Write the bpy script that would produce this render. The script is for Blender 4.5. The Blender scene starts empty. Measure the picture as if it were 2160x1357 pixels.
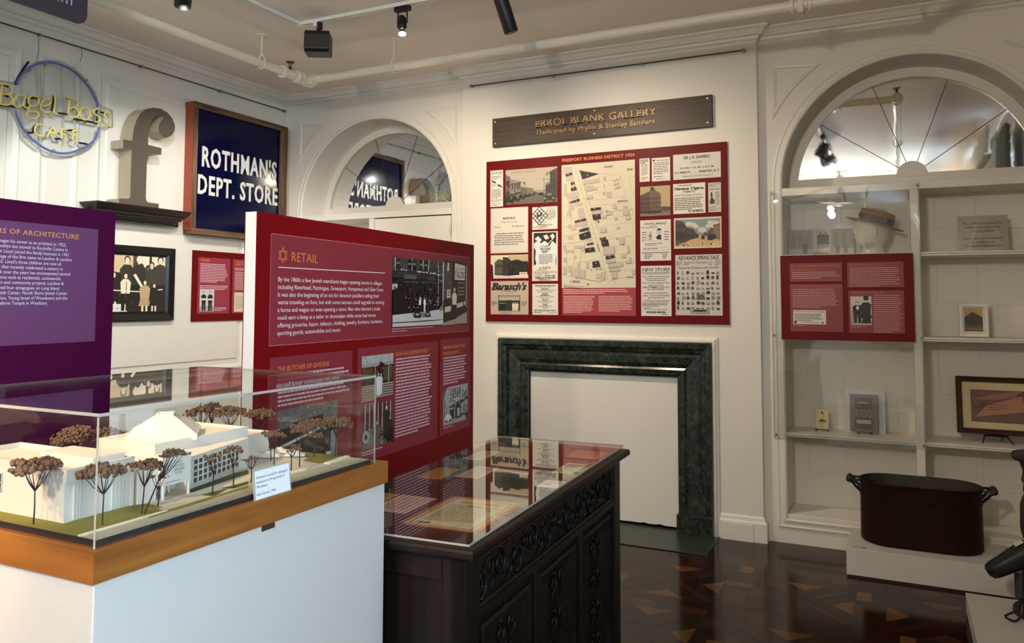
import bpy, bmesh, math, random
from math import sin, cos, pi, radians, sqrt, atan2
from mathutils import Vector, Matrix

SC = bpy.context.scene
COL = SC.collection

# ------------------------------------------------------------------ camera
YAW, PITCH, ROLL, FPX, PPY = -0.454479, 0.0587383, 0.00215874, 1670.81, 538.488
CAMPOS = Vector((0.0, 0.0, 1.55))
_fw = Vector((sin(YAW) * cos(PITCH), cos(YAW) * cos(PITCH), sin(PITCH)))
_r0 = Vector((cos(YAW), -sin(YAW), 0.0))
_u0 = _r0.cross(_fw)
_r = cos(ROLL) * _r0 + sin(ROLL) * _u0
_u = -sin(ROLL) * _r0 + cos(ROLL) * _u0
cam = bpy.data.cameras.new('camera')
cam.sensor_fit = 'HORIZONTAL'
cam.sensor_width = 36.0
cam.lens = FPX * 36.0 / 2160.0
cam.shift_y = (PPY - 678.5) / 2160.0
cam.clip_start = 0.05
cam.clip_end = 100
camo = bpy.data.objects.new('camera', cam)
COL.objects.link(camo)
camo.matrix_world = Matrix(((_r.x, _u.x, -_fw.x, CAMPOS.x), (_r.y, _u.y, -_fw.y, CAMPOS.y), (_r.z, _u.z, -_fw.z, CAMPOS.z), (0, 0, 0, 1)))
SC.camera = camo


def at(px, py, ax, val):
    """a point of the photograph on the plane  axis = val  (world metres)"""
    d = _r * ((px - 1080.0) / FPX) + _u * (-(py - PPY) / FPX) + _fw
    i = 'xyz'.index(ax)
    return CAMPOS + d * ((val - CAMPOS[i]) / d[i])


# ------------------------------------------------------------------ world, exposure
SC.view_settings.view_transform = 'Standard'
SC.view_settings.look = 'None'
SC.view_settings.gamma = 1.0
SC.view_settings.use_curve_mapping = False
SC.view_settings.exposure = 1.30
SC.cycles.use_denoising = True
SC.cycles.max_bounces = 10
SC.cycles.diffuse_bounces = 5
SC.cycles.glossy_bounces = 5
SC.cycles.transparent_max_bounces = 24
SC.cycles.sample_clamp_indirect = 6.0
SC.cycles.caustics_reflective = False
SC.cycles.caustics_refractive = False
wd = bpy.data.worlds.new('sky')
SC.world = wd
wd.use_nodes = True
wd.node_tree.nodes['Background'].inputs[0].default_value = (0.62, 0.78, 1.0, 1)
wd.node_tree.nodes['Background'].inputs[1].default_value = 1.6

WARM = (1.0, 0.82, 0.60)
NEUT = (1.0, 0.90, 0.76)
COOL = (0.98, 1.0, 0.97)


def look_rot(d):
    return Vector(d).to_track_quat('-Z', 'Y').to_euler()


def spot(name, loc, target, watts, deg, blend=0.4, col=WARM, size=0.03):
    l = bpy.data.lights.new(name, 'SPOT')
    l.energy = watts
    l.spot_size = radians(deg)
    l.spot_blend = blend
    l.color = col
    l.shadow_soft_size = size
    o = bpy.data.objects.new(name, l)
    COL.objects.link(o)
    o.location = loc
    o.rotation_euler = look_rot(Vector(target) - Vector(loc))
    return o


def area(name, loc, direction, sx, sy, watts, col):
    l = bpy.data.lights.new(name, 'AREA')
    l.shape = 'RECTANGLE'
    l.size, l.size_y = sx, sy
    l.energy = watts
    l.color = col
    o = bpy.data.objects.new(name, l)
    COL.objects.link(o)
    o.location = loc
    o.rotation_euler = look_rot(direction)
    return o


# daylight just outside the two windows of the right-hand wall
area('daylight', (1.18, 0.35, 1.95), (-1, 0, 0.0), 1.1, 2.2, 22, (0.46, 0.76, 1.0))
area('daylight', (1.18, -2.6, 1.95), (-1, 0, 0.1), 1.1, 2.0, 80, (0.58, 0.80, 1.0))
# track spotlights (their housings are built further down at the same places)
spot('track_spot', (-3.50, 3.05, 3.17), (-4.93, 4.20, 1.05), 38, 88, 0.30, COOL, 0.03)
spot('track_spot', (-3.50, 1.90, 3.17), (-4.93, 3.00, 1.40), 5, 86, 0.30, COOL, 0.03)
spot('track_spot', (-2.72, 4.03, 3.06), (-3.20, 5.40, 1.90), 33, 104, 0.9, WARM, 0.04)
spot('track_spot', (-1.98, 4.00, 3.08), (-1.70, 5.40, 1.85), 43, 104, 0.9, WARM, 0.04)
spot('track_spot', (-2.20, -0.60, 3.17), (-1.58, 1.00, 1.27), 190, 17, 0.45, (1.0, 0.62, 0.30), 0.07)
spot('track_spot', (-0.72, 1.6, 3.15), (-4.93, 4.25, 1.15), 150, 46, 0.6, COOL, 0.03)
spot('track_spot', (-3.50, 4.02, 3.04), (-4.93, 4.75, 1.40), 25, 102, 0.8, NEUT, 0.08)
spot('track_spot', (-0.72, 2.3, 3.15), (-1.45, 2.3, 1.0), 25, 60, 0.7, WARM, 0.035)
spot('track_spot', (-0.72, -0.6, 3.15), (-1.80, -3.0, 0.6), 160, 120, 0.8, WARM, 0.05)
lp = bpy.data.lights.new('fan_lamp', 'POINT')
lp.energy = 76
lp.color = (1.0, 0.86, 0.70)
lp.shadow_soft_size = 0.10
lpo = bpy.data.objects.new('fan_lamp', lp)
COL.objects.link(lpo)
lpo.location = (-1.0, -1.1, 2.72)


# ------------------------------------------------------------------ colours and materials
def lin(c):
    c = c / 255.0
    return c / 12.92 if c <= 0.04045 else ((c + 0.055) / 1.055) ** 2.4


def rgb(r, g, b):
    return (lin(r), lin(g), lin(b), 1.0)


def new_mat(name):
    m = bpy.data.materials.new(name)
    m.use_nodes = True
    nt = m.node_tree
    return m, nt, nt.nodes['Principled BSDF']


def mat(name, c, rough=0.5, metal=0.0, noise=0.0, nscale=8.0, bump=0.0, bscale=60.0, coat=0.0, spec=None):
    m, nt, b = new_mat(name)
    b.inputs['Roughness'].default_value = rough
    b.inputs['Metallic'].default_value = metal
    if coat:
        b.inputs['Coat Weight'].default_value = coat
        b.inputs['Coat Roughness'].default_value = 0.08
    if spec is not None:
        b.inputs['Specular IOR Level'].default_value = spec
    tc = nt.nodes.new('ShaderNodeTexCoord')
    if noise:
        n = nt.nodes.new('ShaderNodeTexNoise')
        n.inputs['Scale'].default_value = nscale
        n.inputs['Detail'].default_value = 5
        mp = nt.nodes.new('ShaderNodeMapRange')
        mp.inputs['To Min'].default_value = 1 - noise
        mp.inputs['To Max'].default_value = 1 + noise
        mx = nt.nodes.new('ShaderNodeMix')
        mx.data_type = 'RGBA'
        mx.blend_type = 'MULTIPLY'
        mx.inputs[0].default_value = 1
        mx.inputs[6].default_value = c
        nt.links.new(tc.outputs['Object'], n.inputs['Vector'])
        nt.links.new(n.outputs['Fac'], mp.inputs['Value'])
        nt.links.new(mp.outputs[0], mx.inputs[7])
        nt.links.new(mx.outputs[2], b.inputs['Base Color'])
    else:
        b.inputs['Base Color'].default_value = c
    if bump:
        n2 = nt.nodes.new('ShaderNodeTexNoise')
        n2.inputs['Scale'].default_value = bscale
        n2.inputs['Detail'].default_value = 4
        bp = nt.nodes.new('ShaderNodeBump')
        bp.inputs['Strength'].default_value = bump
        bp.inputs['Distance'].default_value = 0.01
        nt.links.new(tc.outputs['Object'], n2.inputs['Vector'])
        nt.links.new(n2.outputs['Fac'], bp.inputs['Height'])
        nt.links.new(bp.outputs[0], b.inputs['Normal'])
    return m


def wood(name, c1, c2, rough=0.4, axis=1, scale=3.0, stretch=14.0, bump=0.0, coat=0.0):
    """grain running along the object axis 'axis'"""
    m, nt, b = new_mat(name)
    tc = nt.nodes.new('ShaderNodeTexCoord')
    mp = nt.nodes.new('ShaderNodeMapping')
    s = [scale * stretch] * 3
    s[axis] = scale
    mp.inputs['Scale'].default_value = s
    n = nt.nodes.new('ShaderNodeTexNoise')
    n.inputs['Scale'].default_value = 1.0
    n.inputs['Detail'].default_value = 6
    n.inputs['Distortion'].default_value = 0.6
    r = nt.nodes.new('ShaderNodeValToRGB')
    r.color_ramp.elements[0].position = 0.32
    r.color_ramp.elements[0].color = c1
    r.color_ramp.elements[1].position = 0.68
    r.color_ramp.elements[1].color = c2
    nt.links.new(tc.outputs['Object'], mp.inputs['Vector'])
    nt.links.new(mp.outputs[0], n.inputs['Vector'])
    nt.links.new(n.outputs['Fac'], r.inputs[0])
    nt.links.new(r.outputs[0], b.inputs['Base Color'])
    b.inputs['Roughness'].default_value = rough
    if coat:
        b.inputs['Coat Weight'].default_value = coat
    if bump:
        bp = nt.nodes.new('ShaderNodeBump')
        bp.inputs['Strength'].default_value = bump
        bp.inputs['Distance'].default_value = 0.004
        nt.links.new(n.outputs['Fac'], bp.inputs['Height'])
        nt.links.new(bp.outputs[0], b.inputs['Normal'])
    return m


def printed(name, rough, coat=0.0):
    """ink colours of a printed sheet, read from the mesh"""
    m, nt, b = new_mat(name)
    a = nt.nodes.new('ShaderNodeAttribute')
    a.attribute_name = 'ink'
    nt.links.new(a.outputs['Color'], b.inputs['Base Color'])
    b.inputs['Roughness'].default_value = rough
    if coat:
        b.inputs['Coat Weight'].default_value = coat
        b.inputs['Coat Roughness'].default_value = 0.05
    return m


def clear(name, tint=(1, 1, 1, 1), f0=0.045, rough=0.0, wave=0.0, gain=1.0):
    """thin clear sheet: straight-through transmission and Schlick reflection, the same from both sides"""
    m = bpy.data.materials.new(name)
    m.use_nodes = True
    nt = m.node_tree
    nt.nodes.clear()
    N = nt.nodes.new
    out = N('ShaderNodeOutputMaterial')
    geo = N('ShaderNodeNewGeometry')
    dot = N('ShaderNodeVectorMath')
    dot.operation = 'DOT_PRODUCT'
    nt.links.new(geo.outputs['Normal'], dot.inputs[0])
    nt.links.new(geo.outputs['Incoming'], dot.inputs[1])

    def mth(op, a, b=None):
        n = N('ShaderNodeMath')
        n.operation = op
        for i, v in enumerate((a, b)):
            if v is None:
                continue
            if isinstance(v, (int, float)):
                n.inputs[i].default_value = v
            else:
                nt.links.new(v, n.inputs[i])
        return n.outputs[0]
    c = mth('ABSOLUTE', dot.outputs['Value'])
    p = mth('POWER', mth('SUBTRACT', 1.0, c), 5.0)
    fr = mth('ADD', mth('MULTIPLY', p, (1 - f0) * gain), f0)
    tr = N('ShaderNodeBsdfTransparent')
    tr.inputs[0].default_value = tint
    gl = N('ShaderNodeBsdfGlossy')
    gl.inputs['Roughness'].default_value = rough
    if wave:
        tc = N('ShaderNodeTexCoord')
        n2 = N('ShaderNodeTexNoise')
        n2.inputs['Scale'].default_value = 3.0
        n2.inputs['Detail'].default_value = 1.0
        bp = N('ShaderNodeBump')
        bp.inputs['Strength'].default_value = wave
        bp.inputs['Distance'].default_value = 0.02
        nt.links.new(tc.outputs['Object'], n2.inputs['Vector'])
        nt.links.new(n2.outputs['Fac'], bp.inputs['Height'])
        nt.links.new(bp.outputs[0], gl.inputs['Normal'])
    mx = N('ShaderNodeMixShader')
    nt.links.new(fr, mx.inputs[0])
    nt.links.new(tr.outputs[0], mx.inputs[1])
    nt.links.new(gl.outputs[0], mx.inputs[2])
    nt.links.new(mx.outputs[0], out.inputs[0])
    return m


def emit(name, c, s):
    m, nt, b = new_mat(name)
    b.inputs['Emission Color'].default_value = c
    b.inputs['Emission Strength'].default_value = s
    b.inputs['Base Color'].default_value = c
    return m


def marble(name):
    m, nt, b = new_mat(name)
    N = nt.nodes.new
    tc = N('ShaderNodeTexCoord')
    n = N('ShaderNodeTexNoise')
    n.inputs['Scale'].default_value = 16
    n.inputs['Detail'].default_value = 10
    n.inputs['Roughness'].default_value = 0.7
    n.inputs['Distortion'].default_value = 1.2
    r = N('ShaderNodeValToRGB')
    r.color_ramp.elements[0].position = 0.35
    r.color_ramp.elements[0].color = rgb(13, 16, 13)
    r.color_ramp.elements[1].position = 0.80
    r.color_ramp.elements[1].color = rgb(88, 98, 74)
    e = r.color_ramp.elements.new(0.55)
    e.color = rgb(38, 46, 36)
    v = N('ShaderNodeTexVoronoi')
    v.feature = 'DISTANCE_TO_EDGE'
    v.inputs['Scale'].default_value = 9
    d = N('ShaderNodeMixRGB') if False else None
    r2 = N('ShaderNodeValToRGB')
    r2.color_ramp.elements[0].position = 0.0
    r2.color_ramp.elements[0].color = (0.10, 0.11, 0.08, 1)
    r2.color_ramp.elements[1].position = 0.018
    r2.color_ramp.elements[1].color = (0, 0, 0, 1)
    mx = N('ShaderNodeMix')
    mx.data_type = 'RGBA'
    mx.blend_type = 'ADD'
    mx.inputs[0].default_value = 0.7
    mv = N('ShaderNodeVectorMath')
    mv.operation = 'ADD'
    nt.links.new(tc.outputs['Object'], n.inputs['Vector'])
    nt.links.new(tc.outputs['Object'], mv.inputs[0])
    sc = N('ShaderNodeVectorMath')
    sc.operation = 'SCALE'
    sc.inputs['Scale'].default_value = 0.25
    nt.links.new(n.outputs['Color'], sc.inputs[0])
    nt.links.new(sc.outputs[0], mv.inputs[1])
    nt.links.new(mv.outputs[0], v.inputs['Vector'])
    nt.links.new(v.outputs['Distance'], r2.inputs[0])
    nt.links.new(n.outputs['Fac'], r.inputs[0])
    nt.links.new(r.outputs[0], mx.inputs[6])
    nt.links.new(r2.outputs[0], mx.inputs[7])
    nt.links.new(mx.outputs[2], b.inputs['Base Color'])
    b.inputs['Roughness'].default_value = 0.22
    return m


M = {}
M['wall'] = mat('painted_wall', rgb(229, 224, 213), 0.55, noise=0.03, nscale=2.5, bump=0.05, bscale=90)
M['ceil'] = mat('ceiling_paint', rgb(238, 228, 216), 0.8, noise=0.035, nscale=1.3, bump=0.12, bscale=25)
M['trim'] = mat('gloss_trim_paint', rgb(229, 224, 213), 0.38, noise=0.02, nscale=6)
M['pipe'] = mat('pipe_paint', rgb(228, 220, 200), 0.35, noise=0.03, nscale=10)
M['white'] = mat('white_board', rgb(232, 228, 218), 0.5)
M['plinth'] = mat('plinth_paint', rgb(212, 206, 197), 0.45, noise=0.015, nscale=3, bump=0.04, bscale=140)
M['modelwhite'] = mat('model_card', rgb(222, 216, 206), 0.6)
M['black'] = mat('black_metal', rgb(16, 16, 17), 0.45)
M['blackgloss'] = mat('black_lacquer', rgb(12, 12, 12), 0.3)
M['wire'] = mat('black_wire', rgb(25, 22, 20), 0.4, metal=0.6)
M['steel'] = mat('steel', rgb(160, 150, 138), 0.3, metal=1.0)
M['rod'] = mat('dark_steel', rgb(88, 74, 62), 0.35, metal=0.8)
M['brass'] = mat('brass', rgb(214, 178, 110), 0.25, metal=1.0)
M['brassdark'] = mat('aged_brass', rgb(150, 122, 84), 0.5, metal=0.35)
M['marble'] = marble('green_marble')
M['slate'] = mat('green_hearth_slate', rgb(48, 56, 48), 0.35, noise=0.18, nscale=9)
M['oakfront'] = wood('oak_rim_front', rgb(126, 72, 26), rgb(162, 102, 44), 0.35, axis=0, scale=2.2, stretch=16)
M['oak'] = wood('oak_rim', rgb(126, 72, 26), rgb(162, 102, 44), 0.35, axis=1, scale=2.2, stretch=16)
M['plank'] = wood('plaque_wood', rgb(44, 33, 23), rgb(70, 53, 38), 0.5, axis=0, scale=1.6, stretch=26)
M['weathered'] = wood('weathered_wood', rgb(66, 46, 30), rgb(122, 94, 66), 0.8, axis=1, scale=2.5, stretch=14, bump=0.5)
M['weatheredv'] = wood('weathered_wood_upright', rgb(66, 46, 30), rgb(126, 98, 70), 0.8, axis=2, scale=2.5, stretch=14, bump=0.5)
M['redpaint'] = mat('worn_red_paint', rgb(156, 72, 48), 0.6, noise=0.14, nscale=14, bump=0.2, bscale=40)
M['walnut'] = wood('dark_carved_wood', rgb(15, 8, 5), rgb(36, 21, 13), 0.45, axis=1, scale=2.5, stretch=12)
M['walnutv'] = wood('dark_carved_wood_upright', rgb(14, 8, 5), rgb(33, 20, 12), 0.42, axis=2, scale=2.5, stretch=12)
M['carving'] = mat('carved_wood', rgb(22, 14, 9), 0.42, noise=0.3, nscale=20)
M['shelfwood'] = mat('mahogany_stain', rgb(24, 12, 11), 0.35, noise=0.1, nscale=12)
M['brownframe'] = wood('walnut_frame', rgb(44, 24, 12), rgb(82, 48, 24), 0.35, axis=0, scale=3, stretch=14)
M['taupe'] = mat('taupe_letter_paint', rgb(82, 74, 62), 0.6, noise=0.04, nscale=10)
M['taupeside'] = mat('pale_letter_side', rgb(176, 164, 140), 0.6, noise=0.03, nscale=10)
M['enamel'] = mat('navy_enamel', rgb(3, 5, 48), 0.12, noise=0.1, nscale=3, spec=0.2)
M['enamelwhite'] = mat('white_enamel', rgb(226, 224, 216), 0.25)
M['print'] = printed('printed_sheet', 0.5)
M['printgloss'] = printed('glossy_print', 0.25)
M['redboard'] = mat('crimson_panel', rgb(102, 5, 9), 0.45, spec=0.15)
M['redretail'] = mat('deep_crimson_panel', rgb(116, 4, 13), 0.42, spec=0.15)
M['purpleboard'] = mat('purple_panel', rgb(68, 6, 52), 0.45, spec=0.12)
M['acrylic'] = clear('acrylic', (0.97, 0.98, 0.975, 1), 0.045)
M['acrylicbow'] = clear('bowed_acrylic', (0.97, 0.975, 0.97, 1), 0.06, wave=0.10)
M['glass'] = clear('table_glass', (0.93, 0.97, 0.95, 1), 0.075, gain=1.0)
M['edge'] = mat('polished_acrylic_edge', rgb(178, 172, 158), 0.15, spec=0.6)
M['mirror'] = mat('old_mirror', (0.95, 0.95, 0.93, 1), 0.03, metal=1.0, bump=0.05, bscale=4.0)
M['neonblue'] = mat('blue_neon_tube', rgb(88, 108, 172), 0.15)
M['neonyellow'] = mat('yellow_neon_tube', rgb(226, 206, 112), 0.12)
M['copper'] = mat('dark_copper', rgb(34, 16, 7), 0.5, spec=0.12, noise=0.25, nscale=7)
M['copperin'] = mat('tarnished_inside', rgb(52, 50, 36), 0.55, noise=0.3, nscale=9)
M['iron'] = mat('black_iron', rgb(24, 26, 24), 0.4, metal=0.3, noise=0.2, nscale=18)
M['turned'] = mat('dark_turned_wood', rgb(38, 26, 20), 0.45, noise=0.2, nscale=14)
M['straw'] = mat('straw', rgb(150, 108, 60), 0.6, noise=0.15, nscale=60, bump=0.5, bscale=220)
M['ribbon'] = mat('black_ribbon', rgb(34, 28, 24), 0.45)
M['head'] = mat('frosted_head', rgb(212, 204, 190), 0.22, spec=0.6)
M['foliage'] = mat('dried_foliage', rgb(112, 84, 62), 0.9, noise=0.35, nscale=160)
M['twig'] = mat('twig', rgb(46, 36, 32), 0.8)
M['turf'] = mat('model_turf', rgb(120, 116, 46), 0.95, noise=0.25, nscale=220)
M['turfshaded'] = mat('model_turf_shaded', rgb(70, 76, 36), 0.95, noise=0.25, nscale=220)  # same turf as above, with the shade it lies in put into the colour
M['paving'] = mat('model_paving', rgb(186, 182, 168), 0.8, noise=0.12, nscale=60)
M['road'] = mat('model_road', rgb(168, 162, 142), 0.8, noise=0.16, nscale=40)
M['kerb'] = mat('model_kerb', rgb(228, 222, 196), 0.7)
M['modelbase'] = mat('model_base', rgb(38, 34, 32), 0.6)
M['modelwindow'] = mat('model_window', rgb(70, 72, 72), 0.4)
M['bannerback'] = mat('dark_banner', rgb(58, 48, 62), 0.5)
M['curtain'] = mat('cream_curtain', rgb(206, 198, 180), 0.8)
M['greycurtain'] = mat('grey_curtain', rgb(120, 118, 114), 0.8)
M['bulb'] = emit('lamp_face', (1.0, 0.88, 0.68, 1), 9.0)
M['globe'] = emit('fan_globe', (1.0, 0.90, 0.74, 1), 6.0)
M['skyglass'] = clear('window_glass', (0.96, 0.98, 1.0, 1), 0.05)
M['gold'] = mat('gilt', rgb(190, 150, 80), 0.35, metal=0.8)

for k_ in ('walnut', 'walnutv', 'carving'):
    M[k_].node_tree.nodes['Principled BSDF'].inputs['Specular IOR Level'].default_value = 0.28


def floor_material():
    m, nt, b = new_mat('parquet')
    N = nt.nodes.new
    a = N('ShaderNodeAttribute')
    a.attribute_name = 'ink'
    tc = N('ShaderNodeTexCoord')
    n = N('ShaderNodeTexNoise')
    n.inputs['Scale'].default_value = 26
    n.inputs['Detail'].default_value = 6
    mp = N('ShaderNodeMapRange')
    mp.inputs['To Min'].default_value = 0.75
    mp.inputs['To Max'].default_value = 1.25
    mx = N('ShaderNodeMix')
    mx.data_type = 'RGBA'
    mx.blend_type = 'MULTIPLY'
    mx.inputs[0].default_value = 1
    nt.links.new(tc.outputs['Object'], n.inputs['Vector'])
    nt.links.new(n.outputs['Fac'], mp.inputs['Value'])
    nt.links.new(a.outputs['Color'], mx.inputs[6])
    nt.links.new(mp.outputs[0], mx.inputs[7])
    nt.links.new(mx.outputs[2], b.inputs['Base Color'])
    b.inputs['Roughness'].default_value = 0.13
    b.inputs['Specular IOR Level'].default_value = 0.16
    return m


M['parquet'] = floor_material()


# ------------------------------------------------------------------ mesh helpers
def root_of(o):
    while o.parent:
        o = o.parent
    return o


class MB:
    fit = None          # (scale, lift): design units of a piece of furniture to room metres

    def __init__(s):
        s.v, s.f, s.c = [], [], []

    def add(s, vs, fs, col=None):
        o = len(s.v)
        s.v.extend([tuple(p) for p in vs])
        for f in fs:
            s.f.append([o + i for i in f])
            s.c.append(col)
        return s

    def box(s, x0, x1, y0, y1, z0, z1, col=None):
        return s.add([(x0, y0, z0), (x1, y0, z0), (x1, y1, z0), (x0, y1, z0), (x0, y0, z1), (x1, y0, z1), (x1, y1, z1), (x0, y1, z1)],
                     [(0, 3, 2, 1), (4, 5, 6, 7), (0, 1, 5, 4), (1, 2, 6, 5), (2, 3, 7, 6), (3, 0, 4, 7)], col)

    def obox(s, c, a, b, d, col=None):
        """box round centre c with half-axis vectors a, b, d"""
        c, a, b, d = Vector(c), Vector(a), Vector(b), Vector(d)
        vs = [c + i * a + j * b + k * d for k in (-1, 1) for j in (-1, 1) for i in (-1, 1)]
        return s.add(vs, [(0, 2, 3, 1), (4, 5, 7, 6), (0, 1, 5, 4), (1, 3, 7, 5), (3, 2, 6, 7), (2, 0, 4, 6)], col)

    def prism(s, pts, d, col=None):
        """polygon pts (3-D, planar) pushed along vector d"""
        n = len(pts)
        d = Vector(d)
        vs = [Vector(p) for p in pts] + [Vector(p) + d for p in pts]
        fs = [tuple(range(n))[::-1], tuple(range(n, 2 * n))]
        fs += [(i, (i + 1) % n, n + (i + 1) % n, n + i) for i in range(n)]
        return s.add(vs, fs, col)

    def poly(s, pts, col=None):
        return s.add(pts, [tuple(range(len(pts)))], col)

    def tube(s, path, r, n=8, closed=False, cap=True):
        path = [Vector(p) for p in path]
        m = len(path)
        rs = r if isinstance(r, (list, tuple)) else [r] * m
        prev = None
        vs, fs = [], []
        for i, p in enumerate(path):
            if closed:
                t = path[(i + 1) % m] - path[i - 1]
            else:
                t = path[min(i + 1, m - 1)] - path[max(i - 1, 0)]
            t.normalize()
            if prev is None:
                up = Vector((0, 0, 1)) if abs(t.z) < 0.9 else Vector((1, 0, 0))
                a = t.cross(up).normalized()
            else:
                a = (prev - t * prev.dot(t)).normalized()
            prev = a
            b = t.cross(a)
            for k in range(n):
                th = 2 * pi * k / n
                vs.append(p + (a * cos(th) + b * sin(th)) * rs[i])
        seg = m if closed else m - 1
        for i in range(seg):
            j = (i + 1) % m
            for k in range(n):
                k2 = (k + 1) % n
                fs.append((i * n + k, i * n + k2, j * n + k2, j * n + k))
        if cap and not closed:
            fs.append(tuple(range(n))[::-1])
            fs.append(tuple((m - 1) * n + k for k in range(n)))
        return s.add(vs, fs)

    def lathe(s, prof, c, n=24, sx=1.0, sy=1.0, cap=True):
        """profile [(r, z)] turned about the vertical axis through c"""
        vs, fs = [], []
        for r, z in prof:
            for k in range(n):
                th = 2 * pi * k / n
                vs.append((c[0] + r * cos(th) * sx, c[1] + r * sin(th) * sy, c[2] + z))
        for i in range(len(prof) - 1):
            for k in range(n):
                k2 = (k + 1) % n
                fs.append((i * n + k, i * n + k2, (i + 1) * n + k2, (i + 1) * n + k))
        if cap:
            fs.append(tuple(range(n))[::-1])
            fs.append(tuple((len(prof) - 1) * n + k for k in range(n)))
        return s.add(vs, fs)

    def ball(s, c, r, n=10, m=6, sx=1, sy=1, sz=1):
        prof = [(max(1e-4, r * sin(pi * i / m)), -r * cos(pi * i / m)) for i in range(m + 1)]
        vs, fs = [], []
        for q, z in prof:
            for k in range(n):
                th = 2 * pi * k / n
                vs.append((c[0] + q * cos(th) * sx, c[1] + q * sin(th) * sy, c[2] + z * sz))
        for i in range(m):
            for k in range(n):
                k2 = (k + 1) % n
                fs.append((i * n + k, i * n + k2, (i + 1) * n + k2, (i + 1) * n + k))
        return s.add(vs, fs)

    def sweep(s, path, prof, to3, closed=False, capends=True):
        """profile [(offset to the left of the path, height)] swept along a flat path [(u, v)] with mitres; to3(u, v, h)"""
        n = len(path)
        P = [Vector((p[0], p[1])) for p in path]
        offs = []
        for i in range(n):
            if closed:
                d0 = (P[i] - P[i - 1]).normalized()
                d1 = (P[(i + 1) % n] - P[i]).normalized()
            else:
                d0 = (P[i] - P[i - 1]).normalized() if i else None
                d1 = (P[i + 1] - P[i]).normalized() if i < n - 1 else None
                d0 = d0 or d1
                d1 = d1 or d0
            n0 = Vector((-d0.y, d0.x))
            n1 = Vector((-d1.y, d1.x))
            b = (n0 + n1)
            b = b.normalized() if b.length > 1e-6 else n0
            offs.append(b / max(0.25, b.dot(n1)))
        k = len(prof)
        vs = [to3(P[i].x + offs[i].x * o, P[i].y + offs[i].y * o, h) for i in range(n) for o, h in prof]
        fs = []
        for i in range(n if closed else n - 1):
            j = (i + 1) % n
            for q in range(k - 1):
                fs.append((i * k + q, j * k + q, j * k + q + 1, i * k + q + 1))
        if capends and not closed:
            fs.append(tuple(range(k)))
            fs.append(tuple((n - 1) * k + q for q in range(k))[::-1])
        return s.add(vs, fs)

    def build(s, name, material, parent=None, smooth=False, bevel=0.0, origin=None, label=None, seg=2, auto=None):
        if MB.fit:
            k, up = MB.fit
            s.v = [(p[0] * k, p[1] * k, p[2] * k + up) for p in s.v]
        me = bpy.data.meshes.new(name)
        o = bpy.data.objects.new(name, me)
        COL.objects.link(o)
        if parent is not None:
            off = root_of(parent).location
        elif origin is not None:
            off = Vector(origin)
        else:
            xs, ys, zs = zip(*s.v)
            off = Vector(((min(xs) + max(xs)) / 2, (min(ys) + max(ys)) / 2, min(zs)))
        me.from_pydata([(p[0] - off.x, p[1] - off.y, p[2] - off.z) for p in s.v], [], s.f)
        if parent is None:
            o.location = off
        else:
            o.parent = parent
        me.materials.append(material)
        if any(c is not None for c in s.c):
            at_ = me.color_attributes.new('ink', 'FLOAT_COLOR', 'CORNER')
            buf = []
            for c, f in zip(s.c, s.f):
                buf.extend((c or (0.5, 0.5, 0.5, 1)) * len(f))
            at_.data.foreach_set('color', buf)
        bm = bmesh.new()
        bm.from_mesh(me)
        if not any(c is not None for c in s.c):
            bmesh.ops.recalc_face_normals(bm, faces=bm.faces)
        bm.to_mesh(me)
        bm.free()
        if smooth or auto:
            me.polygons.foreach_set('use_smooth', [True] * len(me.polygons))
            if auto:
                me.set_sharp_from_angle(angle=radians(auto))
        if bevel:
            b = o.modifiers.new('bevel', 'BEVEL')
            b.width = bevel
            b.segments = seg
            b.limit_method = 'ANGLE'
        if label:
            o['label'] = label
        return o


def tag(o, label, cat, group=None):
    o['label'] = label
    o['category'] = cat
    if group:
        o['group'] = group
    return o


def thing(name, label, cat, loc, group=None):
    o = bpy.data.objects.new(name, None)
    o.empty_display_size = 0.05
    COL.objects.link(o)
    loc = Vector(loc)
    if MB.fit:
        k, up = MB.fit
        loc = Vector((loc.x * k, loc.y * k, max(0.0, loc.z * k + up)))
    o.location = loc
    return tag(o, label, cat, group)


def structure(o):
    o['kind'] = 'structure'
    return o


def copy_tree(o, parent=None):
    c = o.copy()
    COL.objects.link(c)
    if parent is not None:
        c.parent = parent
    for ch in list(o.children):
        copy_tree(ch, c)
    return c


# ------------------------------------------------------------------ lettering and printed sheets
_tcache = {}
_CAP = None


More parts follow.
